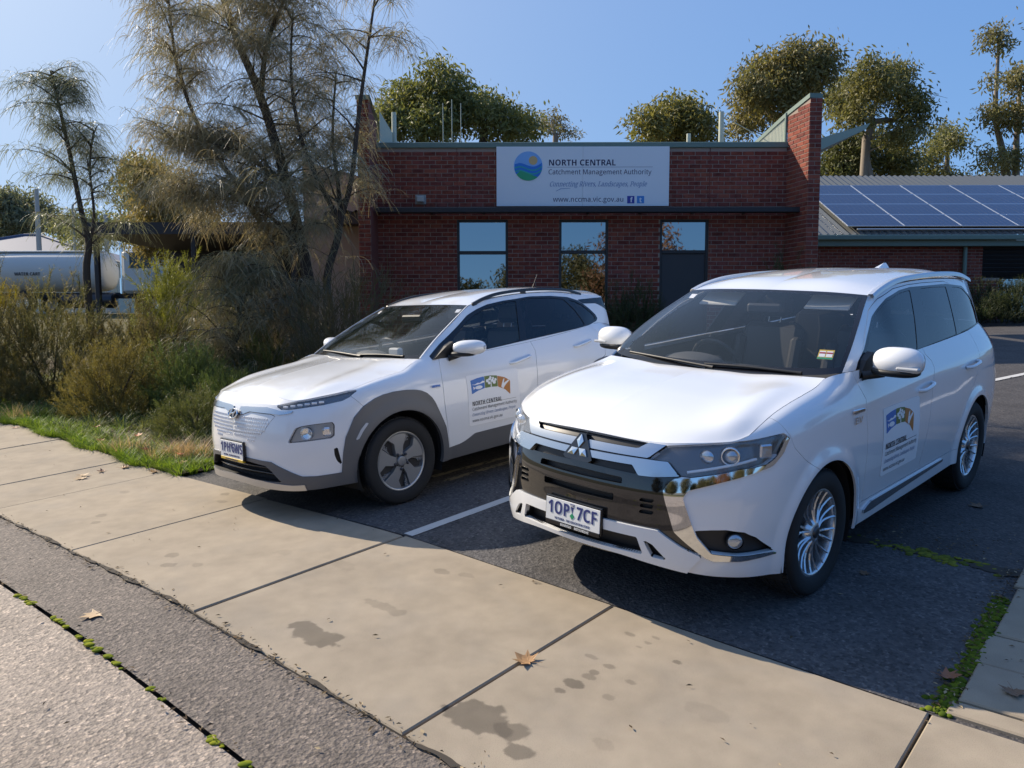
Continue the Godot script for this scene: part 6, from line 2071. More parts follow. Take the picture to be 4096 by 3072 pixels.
	b.tube(smooth_line([Vector3(4.53, 5.92, -17.0), Vector3(4.60, 6.03, -17.0), Vector3(4.66, 5.95, -17.0), Vector3(4.60, 5.86, -17.0)], 4), [0.014], 6)
	put("mast_bracket", b.mesh(), M.cream_sheet, bld)
	b = MB.new()
	b.tube([Vector3(4.62, 5.90, -17.0), Vector3(5.3, 5.55, -17.05)], [0.008], 5)
	put("stay_cable", b.mesh(), M.cream_sheet, bld)
	for q in [-1.46, -1.27, -1.08]:
		b = MB.new()
		b.tube([Vector3(q, 4.9, -17.0), Vector3(q, 6.32 - absf(q + 1.27) * 0.4, -17.0)], [0.012, 0.008], 5)
		put("whip_aerial", b.mesh(), M.cream_sheet, bld)
	office_sign()
	solar_wing()

func office_sign() -> void:
	var s := base("office_signboard", "long white signboard with a round river logo fixed on the brick wall", "sign")
	var z := -16.245
	s.position = Vector3(-0.31, 3.985, z)
	var w := 3.53
	var h := 1.195
	var b := MB.new()
	b.bevbox(Vector3(0, 0, -0.03), Vector3(w / 2 - 0.0015, h, 0), 0.004)
	put("sign_panel", b.mesh(), M.sign_white, s)
	b = MB.new()
	b.bevbox(Vector3(w / 2 + 0.0015, 0, -0.03), Vector3(w, h, 0), 0.004)
	put("sign_panel", b.mesh(), M.sign_white, s)
	# round logo: sky, sun, river waves, hill
	var c := Vector2(0.648, 0.806)
	var r := 0.293
	var disc := func(f: Callable, called: String, m: Material, z0: float) -> void:
		var q := MB.new()
		q.prism(f.call(), z0, z0 + 0.0015)
		put(called, q.mesh(), m, s)
	var band := func(lo: Callable, hi: Callable) -> PackedVector2Array:
		var p := PackedVector2Array()
		var top_ := []
		for i in 41:
			var x := -r + 2.0 * r * i / 40.0
			var e := sqrt(maxf(r * r - x * x, 0.0))
			var a := clampf(lo.call(x / r) * r, -e, e)
			var d := clampf(hi.call(x / r) * r, -e, e)
			if d - a < 0.001: continue
			p.append(c + Vector2(x, a))
			top_.append(c + Vector2(x, d))
		top_.reverse()
		p.append_array(PackedVector2Array(top_))
		return p
	var wave := func(x: float) -> float: return 0.12 - 0.22 * sin((x + 0.15) * 2.6) * (1.0 if x > -0.7 else 0.9) + 0.18 * x
	put_poly(s, "logo_sky", circle2(c, r, 48), M.logo_sky, 0.001)
	put_poly(s, "logo_river", band.call(func(x): return -2.0, func(x): return wave.call(x)), M.logo_river, 0.003)
	put_poly(s, "logo_wave", band.call(func(x): return wave.call(x) - 0.30, func(x): return wave.call(x) - 0.22), M.logo_wave, 0.005)
	put_poly(s, "logo_wave", band.call(func(x): return wave.call(x) - 0.56, func(x): return wave.call(x) - 0.47), M.logo_wave, 0.005)
	put_poly(s, "logo_hill", band.call(func(x): return -2.0, func(x): return -0.52 - 0.35 * x - (0.3 * maxf(0.0, -x - 0.55) * 4.0)), M.logo_hill, 0.007)
	put_poly(s, "logo_sun", circle2(c + Vector2(0.10, 0.112), 0.088, 32), M.logo_sun, 0.005)
	# lettering: text, capital height, width, x, baseline y, material, kind, bold, slant
	sign_text(s, "NORTH CENTRAL", 0.118, 1.36, 1.072, 0.815, M.sign_navy, "sans", true, 0.0)
	sign_text(s, "Catchment Management Authority", 0.098, 2.10, 1.065, 0.640, M.sign_navy, "sans", false, 0.0)
	sign_text(s, "Connecting Rivers, Landscapes, People", 0.098, 1.98, 1.082, 0.395, M.script_blue, "serif", false, 0.28)
	sign_text(s, "www.nccma.vic.gov.au", 0.098, 1.44, 1.155, 0.090, M.sign_navy, "sans", false, 0.0)
	put_poly(s, "sign_rule", PackedVector2Array([Vector2(1.04, 0.780), Vector2(3.19, 0.783), Vector2(3.19, 0.788), Vector2(1.04, 0.785)]), M.sign_navy, 0.001)
	put_poly(s, "script_flourish", PackedVector2Array([Vector2(1.22, 0.300), Vector2(1.32, 0.345), Vector2(1.51, 0.356), Vector2(1.51, 0.362), Vector2(1.31, 0.354), Vector2(1.215, 0.306)]), M.script_blue, 0.001)
	for q in [[2.675, M.badge_navy, "f"], [2.875, M.badge_sky, "t"]]:
		b = MB.new()
		b.bevbox(Vector3(q[0], 0.055, 0.0), Vector3(q[0] + 0.148, 0.203, 0.004), 0.003)
		var k := put("media_badge", b.mesh(), q[1], s)
		var t := put("badge_letter", lettering(q[2], 0.10, "sans", true, 0.001), M.sign_white, k)
		t.position = Vector3(q[0] + (0.085 if q[2] == "f" else 0.074), 0.122, 0.0055)

func put_poly(parent: Node3D, called: String, p: PackedVector2Array, m: Material, z: float) -> void:
	var b := MB.new()
	b.prism(p, z - 0.001, z + 0.001)
	put(called, b.mesh(), m, parent)

func sign_text(parent: Node3D, txt: String, cap: float, w: float, x: float, y: float, m: Material, kind: String, bold: bool, slant: float) -> void:
	var t := lettering(txt, cap, kind, bold, 0.0008)
	var a: Array = t.get_mesh_arrays()
	var P: PackedVector3Array = a[Mesh.ARRAY_VERTEX]
	var lo := 1e9
	var hi := -1e9
	var base_y := 1e9
	for p in P:
		lo = minf(lo, p.x); hi = maxf(hi, p.x)
	# the baseline of the first letter
	for p in P:
		if p.x < lo + (hi - lo) * 0.02: base_y = minf(base_y, p.y)
	var k := w / (hi - lo)
	for i in P.size():
		var yy := P[i].y - base_y
		P[i] = Vector3(x + (P[i].x - lo) * k + yy * slant, y + yy, P[i].z + 0.002)
	a[Mesh.ARRAY_VERTEX] = P
	var am := ArrayMesh.new()
	am.add_surface_from_arrays(Mesh.PRIMITIVE_TRIANGLES, a)
	put("sign_lettering", am, m, parent)

func solar_wing() -> void:
	var w := base("brick_wing", "low brick wing with a green gutter and solar panels on its metal roof", "building")
	var z := -22.0
	brick_face(w, Vector3(8.0, 1.0, z), Vector3.RIGHT, 5.15, 2.75, Vector3(0, 0, 1), [], 120)
	brick_face(w, Vector3(13.15, 1.0, z), Vector3.RIGHT, 6.0, 2.75, Vector3(0, 0, 1), [[0.0, 1.78, 2.4, 2.75], [0.5, 0.6, 2.4, 1.78]], 0)
	var b := MB.new()
	b.box(Vector3(13.15, 1.5, z - 0.4), Vector3(15.6, 3.75, z - 0.3))
	put("window_recess", b.mesh(), M.room_dark, w)
	for k in 7:
		b = MB.new()
		b.bevbox(Vector3(13.16, -0.07, -0.008), Vector3(15.54, 0.07, 0.008), 0.004, Transform3D(Basis(Vector3.RIGHT, 0.6), Vector3(0, 2.90 + k * 0.115, z - 0.04)))
		put("louvre_blade", b.mesh(), M.awning_dark, w)
	b = MB.new()
	b.box(Vector3(13.66, 1.62, z - 0.10), Vector3(15.5, 2.75, z - 0.09))
	put("pane", b.mesh(), M.window_glass, w)
	# gutter and fascia
	b = MB.new()
	b.bevbox(Vector3(7.8, 3.80, z + 0.28), Vector3(19.2, 3.94, z + 0.42), 0.02)
	put("gutter", b.mesh(), M.green_trim, w)
	b = MB.new()
	b.bevbox(Vector3(7.8, 3.64, z + 0.02), Vector3(19.2, 3.80, z + 0.27), 0.01)
	put("fascia_board", b.mesh(), M.green_trim, w)
	b = MB.new()
	b.tube([Vector3(12.6, 3.85, z + 0.10), Vector3(12.6, 1.0, z + 0.10)], [0.055], 12)
	put("downpipe", b.mesh(), M.green_trim, w)
	var pitch := deg_to_rad(25.0)
	var up := Vector3(0, sin(pitch), -cos(pitch))
	var e0 := Vector3(7.8, 3.94, z + 0.36)
	put("metal_roof", corrugated(e0, e0 + Vector3(11.4, 0, 0), e0 + Vector3(11.4, 0, 0) + up * 6.0, e0 + up * 6.0, 0.20, 0.02).mesh(), M.roof_metal, w)
	b = MB.new()
	b.quad(e0 + up * 6.0, e0 + Vector3(11.4, 0, 0) + up * 6.0, e0 + Vector3(11.4, 0, -6.0) + up * 6.0 - Vector3(0, 2.6, 0), e0 + up * 6.0 + Vector3(0, -2.6, -6.0))
	put("rear_slope", b.mesh(), M.roof_metal, w)
	# mounting rail
	var nr := Vector3(0, cos(pitch), sin(pitch))
	b = MB.new()
	var org := e0 + up * 0.16 + nr * 0.10
	b.bevbox(Vector3(9.5, -0.02, -0.02), Vector3(19.2, 0.02, 0.02), 0.004, Transform3D(Basis(Vector3.RIGHT, up, nr), Vector3(0, org.y, org.z)))
	put("mounting_rail", b.mesh(), M.alloy, w)
	# solar panels: each a framed sheet
	var cellm := MB.new()
	cellm.bevbox(Vector3(0.018, 0.018, -0.01), Vector3(1.552, 0.972, 0.012), 0.002)
	var cm := cellm.mesh()
	var fm := MB.new()
	for q in [[0.0, 0.0, 1.57, 0.018], [0.0, 0.972, 1.57, 0.99], [0.0, 0.018, 0.018, 0.972], [1.552, 0.018, 1.57, 0.972]]:
		fm.bevbox(Vector3(q[0], q[1], -0.02), Vector3(q[2], q[3], 0.016), 0.003)
	var frm := fm.mesh()
	var lm := MB.new()
	for i in range(1, 10): lm.box(Vector3(0.018 + i * 0.1534 - 0.001, 0.02, 0.0115), Vector3(0.018 + i * 0.1534 + 0.001, 0.97, 0.0128))
	for i in range(1, 6): lm.box(Vector3(0.02, 0.018 + i * 0.159 - 0.001, 0.0115), Vector3(1.55, 0.018 + i * 0.159 + 0.001, 0.0128))
	var lines := lm.mesh()
	for c in 7:
		for r in 4:
			var p := base("solar_panel", ["bottom", "second lowest", "third", "top"][r] + " row dark blue solar panel, " + ["first", "second", "third", "fourth", "fifth", "sixth", "seventh"][c] + " column from the brick blade wall", "solar panel", "solar panels on the wing roof")
			p.transform = Transform3D(Basis(Vector3.RIGHT, up, nr), Vector3(9.29 + c * 1.58, 0, 0) + Vector3(0, e0.y, e0.z) + up * (0.30 + r * 1.0) + nr * 0.14)
			put("cell_sheet", cm, M.solar, p)
			put("panel_frame", frm, M.alloy, p)
			put("cell_lines", lines, M.solar_line, p)
const GUMS := {
	"T1": {"blobs": [[-5.33, 12.4, -40.94, 1.51, 115], [-3.33, 13.12, -39.84, 1.47, 115], [-2.46, 11.82, -40.47, 1.32, 90], [-6.09, 11.17, -39.63, 1.13, 69], [-0.58, 11.32, -39.55, 1.22, 81], [0.6, 11.5, -41.56, 1.04, 52], [-1.45, 12.72, -41.75, 0.79, 30], [-3.93, 10.97, -38.79, 1.15, 75]], "limbs": [[[-4.65, 9.89, -40.0], [-4.41, 11.25, -40.0], [-3.81, 12.61, -40.0]], [[-1.52, 9.89, -40.0], [-1.28, 11.25, -40.0], [-0.81, 11.93, -40.0]]]},
	"T1b": {"blobs": [[2.44, 13.09, -46.87, 0.72, 20], [3.67, 12.42, -46.96, 0.42, 6], [1.66, 12.25, -44.22, 0.58, 14], [2.93, 12.43, -46.11, 0.44, 7]], "limbs": [[[2.53, 11.1, -46.0], [2.48, 12.15, -46.0], [2.31, 12.88, -46.0]]]},
	"T2": {"blobs": [[7.48, 12.09, -43.79, 1.09, 52], [9.13, 12.9, -45.09, 1.39, 81], [10.49, 12.05, -44.5, 1.27, 69], [8.98, 12.14, -46.26, 1.37, 75], [9.91, 12.81, -44.51, 0.93, 36]], "limbs": [[[9.15, 10.38, -45.0], [9.21, 11.66, -45.0], [9.11, 12.67, -45.0]]]},
	"T3": {"blobs": [[10.9, 11.89, -36.68, 0.91, 52], [11.95, 12.97, -37.92, 1.17, 81], [13.14, 13.15, -37.13, 1.32, 107], [14.35, 13.37, -37.38, 1.0, 60], [12.24, 11.8, -39.57, 0.89, 43], [12.57, 11.68, -37.07, 1.06, 69], [10.84, 10.68, -37.67, 0.67, 26], [14.07, 12.67, -38.72, 1.03, 60]], "limbs": [[[12.95, 7.94, -38.0], [12.78, 10.11, -38.0], [13.06, 11.82, -38.0], [13.46, 13.31, -38.0]], [[12.85, 10.11, -38.0], [12.2, 11.4, -38.0], [11.72, 12.68, -38.0]]]},
	"T3b": {"blobs": [[18.34, 13.7, -43.69, 1.25, 69], [18.22, 13.62, -40.68, 1.33, 90], [20.08, 13.8, -42.1, 1.3, 81], [20.56, 12.39, -41.21, 1.03, 52], [19.79, 10.96, -40.64, 0.82, 34], [21.01, 11.51, -41.23, 0.54, 14], [17.45, 11.79, -40.48, 1.01, 52], [17.31, 12.86, -42.38, 0.91, 38]], "limbs": [[[18.99, 8.11, -42.0], [18.66, 10.27, -42.0], [18.95, 12.17, -42.0], [19.26, 13.58, -42.0]], [[18.68, 10.98, -42.0], [20.06, 11.93, -42.0], [20.88, 12.64, -42.0]]]},
	"T3c": {"blobs": [[18.92, 10.73, -44.92, 1.55, 100], [21.07, 11.06, -46.2, 1.59, 100], [17.98, 9.62, -44.43, 1.27, 69], [21.67, 10.24, -44.64, 1.11, 52], [23.56, 10.15, -47.45, 0.9, 30], [20.87, 9.67, -47.31, 1.07, 43]], "limbs": [[[20.0, 8.45, -46.0], [20.06, 10.55, -46.0]], [[21.35, 8.45, -46.0], [21.13, 10.55, -46.0]]]},
	"T4": {"blobs": [[27.6, 13.25, -51.02, 0.85, 23], [26.83, 12.31, -48.32, 0.92, 30], [26.74, 12.16, -50.23, 0.72, 17], [25.78, 11.17, -49.54, 0.82, 23], [26.21, 10.23, -50.72, 0.9, 26], [27.87, 10.11, -49.97, 0.89, 26], [27.16, 10.38, -50.41, 0.78, 20], [28.67, 9.91, -50.54, 0.54, 9]], "limbs": [[[27.44, 9.02, -50.0], [27.34, 11.03, -50.0], [27.41, 12.73, -50.0]]]},
	"T5": {"blobs": [[23.8, 15.36, -39.69, 0.61, 20], [24.19, 14.92, -39.7, 0.38, 7], [23.14, 11.56, -38.54, 0.5, 14], [24.2, 11.5, -39.34, 0.61, 20], [24.27, 12.96, -38.46, 0.78, 34], [24.58, 11.34, -38.72, 0.87, 43], [23.0, 9.28, -38.23, 0.59, 20], [24.84, 9.5, -39.38, 0.75, 30], [25.14, 8.69, -41.21, 0.54, 14], [23.09, 13.08, -38.7, 0.32, 5]], "limbs": [[[24.9, 7.8, -40.0], [24.65, 9.85, -40.0], [24.19, 11.66, -40.0], [24.17, 15.47, -40.0]], [[25.37, 7.79, -40.0], [25.31, 10.53, -40.0], [25.36, 13.91, -40.0]]]},
	"T6": {"blobs": [[-10.09, 5.42, -22.33, 0.5, 43], [-10.57, 5.81, -22.54, 0.37, 23], [-10.03, 5.38, -23.75, 0.68, 69], [-10.24, 4.63, -23.23, 0.66, 69], [-11.63, 4.71, -25.04, 0.48, 30], [-9.4, 4.18, -22.81, 0.65, 69], [-10.77, 3.98, -23.74, 0.54, 43], [-9.9, 4.94, -24.77, 0.56, 43]], "limbs": [[[-10.19, 2.92, -24.0], [-10.29, 4.03, -24.0], [-10.45, 5.28, -24.0], [-10.84, 5.97, -24.0]], [[-10.25, 3.75, -24.0], [-9.91, 4.73, -24.0]]]},
	"T6b": {"blobs": [[-16.82, 8.61, -35.57, 0.51, 17], [-14.73, 7.83, -32.73, 0.54, 23], [-15.76, 6.49, -32.24, 0.34, 9], [-17.27, 7.88, -35.48, 0.42, 12], [-15.39, 6.59, -32.92, 0.43, 14]], "limbs": [[[-16.07, 4.98, -34.0], [-15.99, 6.75, -34.0], [-15.92, 8.3, -34.0]]]},
	"T7": {"blobs": [[-38.28, 9.87, -60.32, 1.36, 43], [-37.34, 10.41, -61.26, 1.31, 38], [-35.72, 9.57, -60.74, 1.01, 23], [-36.76, 8.67, -59.03, 1.61, 63], [-37.87, 10.32, -58.66, 1.32, 43], [-35.87, 8.62, -61.64, 0.81, 14], [-37.93, 7.7, -59.59, 0.99, 23]], "limbs": [[[-37.58, 6.07, -60.0], [-37.39, 8.16, -60.0], [-37.0, 10.24, -60.0]]]},
	"T8": {"blobs": [[-25.41, 6.83, -45.64, 0.87, 30], [-22.91, 6.81, -43.21, 0.92, 38], [-22.84, 6.46, -44.61, 0.85, 30], [-21.15, 6.74, -42.63, 0.56, 14], [-22.82, 5.9, -42.27, 0.75, 26]], "limbs": [[[-23.44, 4.66, -44.0], [-23.32, 5.94, -44.0], [-23.32, 6.96, -44.0]]]},
}

# ---------------------------------------------------------------- plants
func ribbon(b: MB, pts: Array, w0: float, w1: float, side: Vector3) -> void:
	var n := pts.size()
	for i in n - 1:
		var p: Vector3 = pts[i]
		var q: Vector3 = pts[i + 1]
		var t := (q - p).normalized()
		var s := side - t * side.dot(t)
		s = s.normalized() if s.length() > 0.01 else Vector3.RIGHT
		var a := lerpf(w0, w1, float(i) / (n - 1)) / 2.0
		var c := lerpf(w0, w1, float(i + 1) / (n - 1)) / 2.0
		b.tri(p - s * a, p + s * a, q + s * c)
		if c > 0.0008: b.tri(p - s * a, q + s * c, q - s * c)

func droop_mesh(sd: int, strands: int, length: float, width: float) -> ArrayMesh:
	# a hanging spray of she-oak needles
	var r := RandomNumberGenerator.new()
	r.seed = sd
	var b := MB.new()
	for k in strands:
		var a := r.randf() * TAU
		var out := Vector3(cos(a), 0, sin(a))
		var p := Vector3.ZERO + out * r.randf() * 0.05
		var v := (out * r.randf_range(0.3, 1.0) + Vector3(0, r.randf_range(-0.2, 0.6), 0)).normalized()
		var l := length * r.randf_range(0.5, 1.15)
		var pts := [p]
		for i in 4:
			v = (v + Vector3(0, -0.42, 0) + Vector3(r.randfn(0, 0.12), 0, r.randfn(0, 0.12))).normalized()
			p += v * l / 4.0
			pts.append(p)
		ribbon(b, pts, width, width * 0.4, Vector3(r.randfn(0, 1), r.randfn(0, 0.3), r.randfn(0, 1)).normalized())
	return b.mesh()

func spray_mesh(sd: int, leaves: int, size: float, ll: float, lw: float, hang: float) -> ArrayMesh:
	# a loose bunch of gum leaves
	var r := RandomNumberGenerator.new()
	r.seed = sd
	var b := MB.new()
	for k in leaves:
		var p := Vector3(r.randfn(0, 0.42), r.randfn(0, 0.36), r.randfn(0, 0.42)) * size
		var d := Vector3(r.randfn(0, 0.6), -hang + r.randfn(0, 0.4), r.randfn(0, 0.6)).normalized()
		var s := d.cross(Vector3(r.randfn(0, 1), r.randfn(0, 1), r.randfn(0, 1))).normalized()
		var l := ll * r.randf_range(0.6, 1.2)
		var m := p + d * l * 0.45 + s.cross(d) * l * 0.08
		b.tri(p, m - s * lw / 2, m + s * lw / 2)
		b.tri(m - s * lw / 2, p + d * l, m + s * lw / 2)
	return b.mesh()

func tuft_mesh(sd: int, blades: int, h: float, w: float, spread: float, bend: float) -> ArrayMesh:
	var r := RandomNumberGenerator.new()
	r.seed = sd
	var b := MB.new()
	for k in blades:
		var a := r.randf() * TAU
		var out := Vector3(cos(a), 0, sin(a))
		var p := out * r.randf() * spread * 0.4
		var l := h * r.randf_range(0.45, 1.1)
		var lean := r.randf() * spread / h
		var pts := []
		for i in 4:
			var t := i / 3.0
			pts.append(p + out * (lean * l * t + bend * l * t * t * r.randf_range(0.6, 1.2)) + Vector3(0, l * t * (1.0 - 0.35 * bend * t), 0))
		ribbon(b, pts, w, w * 0.15, Vector3(-out.z, 0, out.x))
	return b.mesh()

func twig_mesh(sd: int, n: int, h: float, w: float) -> ArrayMesh:
	# an upright heath shoot: a stalk set with short needles
	var r := RandomNumberGenerator.new()
	r.seed = sd
	var b := MB.new()
	for q in 3:
		var a0 := r.randf() * TAU
		var lean := Vector3(cos(a0), 0, sin(a0)) * r.randf_range(0.1, 0.55)
		var pts := []
		for i in 4: pts.append((Vector3.UP + lean * (i / 3.0)) * h * i / 3.0)
		ribbon(b, pts, w * 1.2, w * 0.6, Vector3(-lean.z, 0, lean.x).normalized())
		for k in n:
			var t := r.randf_range(0.15, 1.0)
			var p: Vector3 = (Vector3.UP + lean * t) * h * t
			var a := r.randf() * TAU
			var d := Vector3(cos(a), r.randf_range(0.3, 1.4), sin(a)).normalized()
			var s := d.cross(Vector3(r.randfn(0, 1), r.randfn(0, 1), r.randfn(0, 1))).normalized() * w
			var l := h * r.randf_range(0.12, 0.26)
			b.tri(p - s * 0.5, p + s * 0.5, p + d * l)
	return b.mesh()

func bake(meshes: Array, xf: Array, cols: Array) -> ArrayMesh:
	# join many small sprays into one real mesh
	var P := PackedVector3Array()
	var N := PackedVector3Array()
	var C := PackedColorArray()
	for m in meshes.size():
		var a: Array = meshes[m].surface_get_arrays(0)
		var p0: PackedVector3Array = a[Mesh.ARRAY_VERTEX]
		var n0: PackedVector3Array = a[Mesh.ARRAY_NORMAL]
		var c0 := PackedColorArray()
		c0.resize(p0.size())
		for i in xf[m].size():
			var t: Transform3D = xf[m][i]
			P.append_array(t * p0)
			N.append_array(Transform3D(t.basis.orthonormalized(), Vector3.ZERO) * n0)
			c0.fill(cols[m][i])
			C.append_array(c0)
	var r := []
	r.resize(Mesh.ARRAY_MAX)
	r[Mesh.ARRAY_VERTEX] = P
	r[Mesh.ARRAY_NORMAL] = N
	r[Mesh.ARRAY_COLOR] = C
	var am := ArrayMesh.new()
	am.add_surface_from_arrays(Mesh.PRIMITIVE_TRIANGLES, r)
	return am

func at_ground(x: float, z: float) -> Vector3:
	# the garden's surface, found along the vertical
	var p := RG.inverse() * Vector3(x, 0.0582 * -z + 0.0276 * x, z)
	return G(p.x, p.z, 0.0)

func shrub(called: String, label: String, cat: String, grp: String, x: float, z: float, rad: Vector3, n: int, meshes: Array, c0: Color, c1: Color, size: float, up: float, hollow := 0.45) -> Node3D:
	var o := base(called, label, cat, grp)
	var g := at_ground(x, z)
	o.position = g
	var xf := []
	var cols := []
	for m in meshes.size():
		xf.append([])
		cols.append([])
	n = int(n * 1.7)
	for i in n:
		var a := rng.randf() * TAU
		var e := asin(rng.randf_range(-0.15, 1.0))
		var r := pow(rng.randf_range(hollow * hollow * hollow, 1.0), 1.0 / 3.0)
		var lump := 1.0 + 0.22 * sin(a * 3.0 + x * 5.0) * cos(e * 2.0 + z)
		var d := Vector3(cos(a) * cos(e), sin(e), sin(a) * cos(e))
		var p := Vector3(d.x * rad.x, maxf(d.y, 0.0) * rad.y, d.z * rad.z) * r * lump
		var ax := (d * (1.0 - up) + Vector3.UP * up + Vector3(rng.randfn(0, 0.2), 0, rng.randfn(0, 0.2))).normalized()
		var q := Quaternion(Vector3.UP, ax) if ax.y > -0.99 else Quaternion.IDENTITY
		var k := rng.randi() % meshes.size()
		xf[k].append(Transform3D(Basis(q) * Basis(Vector3.UP, rng.randf() * TAU).scaled(Vector3.ONE * size * rng.randf_range(0.7, 1.25)), p))
		cols[k].append(c0.lerp(c1, rng.randf()) * rng.randf_range(1.5, 2.1))
	put("foliage", bake(meshes, xf, cols), M.leaf, o)
	var b := MB.new()
	for k in 7:
		var a := rng.randf() * TAU
		var tip := Vector3(cos(a) * rad.x, rad.y * 1.3, sin(a) * rad.z) * rng.randf_range(0.4, 0.6)
		b.tube([Vector3(0, -0.05, 0), tip * 0.5 + Vector3(0, 0.05, 0), tip], [0.018, 0.012, 0.004], 5)
	put("stem", b.mesh(), M.bark, o)
	return o

func she_oak(label: String, trunks: Array, branches: Array, nb: int, reach: float, dens: int, c0: Color, c1: Color, size: float, low: float) -> void:
	var o := base("she_oak_tree", label, "tree", "she oaks in the garden")
	var root: Vector3 = trunks[0].pts[0]
	o.position = root
	var xf := [[], [], []]
	var cols := [[], [], []]
	var tw := MB.new()
	for t in trunks:
		var pts := []
		for p in t.pts: pts.append(p - root)
		var line := smooth_line(pts, 4)
		var rad := []
		for i in line.size(): rad.append(lerpf(t.r0, t.r1, float(i) / (line.size() - 1)))
		var b := MB.new()
		b.tube(line, rad, 9)
		put("trunk", b.mesh(), M.bark, o)
	var limbs := MB.new()
	for t in branches:
		var line := []
		for p in t.pts: line.append(p - root)
		line = smooth_line(line, 4)
		for k in nb * t.k:
			var u: float = rng.randf_range(low, 1.0)
			var i := mini(int(u * (line.size() - 1)), line.size() - 2)
			var p: Vector3 = (line[i] as Vector3).lerp(line[i + 1], u * (line.size() - 1) - i)
			var a := rng.randf() * TAU
			var out := Vector3(cos(a), 0, sin(a) * 0.8)
			var l := reach * rng.randf_range(0.45, 1.1) * (1.15 - 0.55 * u)
			var v := (out + Vector3(0, rng.randf_range(0.1, 1.3), 0)).normalized()
			var bp := [p]
			for s in 5:
				v = (v + Vector3(rng.randfn(0, 0.10), -0.10 - 0.05 * s, rng.randfn(0, 0.10))).normalized()
				p += v * l / 5.0
				bp.append(p)
			limbs.tube(bp, [0.020, 0.014, 0.010, 0.007, 0.005, 0.003], 4)
			for s in dens:
				var f := rng.randf_range(0.22, 1.0) * 5.0
				var j := mini(int(f), 4)
				var q: Vector3 = (bp[j] as Vector3).lerp(bp[j + 1], f - j) + Vector3(rng.randfn(0, 0.10), rng.randfn(0, 0.06), rng.randfn(0, 0.10)) * reach
				var m := rng.randi() % 3
				xf[m].append(Transform3D(Basis(Vector3.UP, rng.randf() * TAU).scaled(Vector3.ONE * size * rng.randf_range(0.65, 1.25)), q))
				cols[m].append(c0.lerp(c1, rng.randf()) * rng.randf_range(0.75, 1.2))
	put("branches", limbs.mesh(), M.bark, o)
	put("crown", bake(droops, xf, cols), M.needle, o)

var droops := []
var sprays := []
var far_sprays := []

func gum(key: String, label: String, c0: Color, c1: Color, size: float, meshes: Array, grp: String, bark: Material) -> void:
	var d: Dictionary = GUMS[key]
	var o := base("gum_tree", label, "tree", grp)
	var l0: Array = d.limbs[0][0]
	var root := Vector3(l0[0], terrain(l0[0], l0[2]), l0[2])
	o.position = root
	var scale_ := size
	var b := MB.new()
	for t in d.limbs:
		var pts := []
		var first := Vector3(t[0][0], t[0][1], t[0][2]) - root
		if first.y > 1.0 and t == d.limbs[0]: pts.append(Vector3.ZERO)
		elif t != d.limbs[0] and first.y > 1.0: pts.append(Vector3(first.x * 0.6, 0.0, 0.0))
		for q in t: pts.append(Vector3(q[0], q[1], q[2]) - root)
		var line := smooth_line(pts, 3)
		var rad := []
		for i in line.size(): rad.append(lerpf(0.26, 0.06, float(i) / (line.size() - 1)) * scale_)
		b.tube(line, rad, 7)
	var end := Vector3(d.limbs[0][-1][0], d.limbs[0][-1][1], d.limbs[0][-1][2]) - root
	var xf := []
	var cols := []
	for m in meshes.size():
		xf.append([])
		cols.append([])
	for q in d.blobs:
		var c := Vector3(q[0], q[1], q[2]) - root
		# a limb from the nearest trunk point to the clump
		var near := end
		for t in d.limbs:
			for w in t:
				var p := Vector3(w[0], w[1], w[2]) - root
				if p.y < c.y and p.distance_to(c) < near.distance_to(c): near = p
		b.tube(smooth_line([near, near.lerp(c, 0.55) + Vector3(0, -0.15 * q[3], 0), c], 3), [0.09 * scale_, 0.05 * scale_, 0.02 * scale_], 5)
		for k in 5:
			var e: Vector3 = Vector3(rng.randfn(0, 0.5), rng.randfn(0.1, 0.4), rng.randfn(0, 0.5)) * q[3]
			b.tube([c + e * 0.1, c + e], [0.03 * scale_, 0.008], 4)
		for i in int(q[4] * (1.9 if key == "T6" else 1.15)):
			var a := rng.randf() * TAU
			var y := rng.randf_range(-0.8, 1.0)
			var rr := sqrt(1.0 - y * y) * pow(rng.randf(), 0.42)
			var p: Vector3 = c + Vector3(cos(a) * rr, y * 0.78, sin(a) * rr) * q[3] * rng.randf_range(0.75, 1.08)
			var m := rng.randi() % meshes.size()
			xf[m].append(Transform3D(Basis(Vector3.UP, rng.randf() * TAU).scaled(Vector3.ONE * size * rng.randf_range(0.6, 1.2)), p))
			cols[m].append(c0.lerp(c1, rng.randf()) * rng.randf_range(1.5, 2.2))
	put("trunk", b.mesh(), bark, o)
	put("crown", bake(meshes, xf, cols), M.leaf, o)

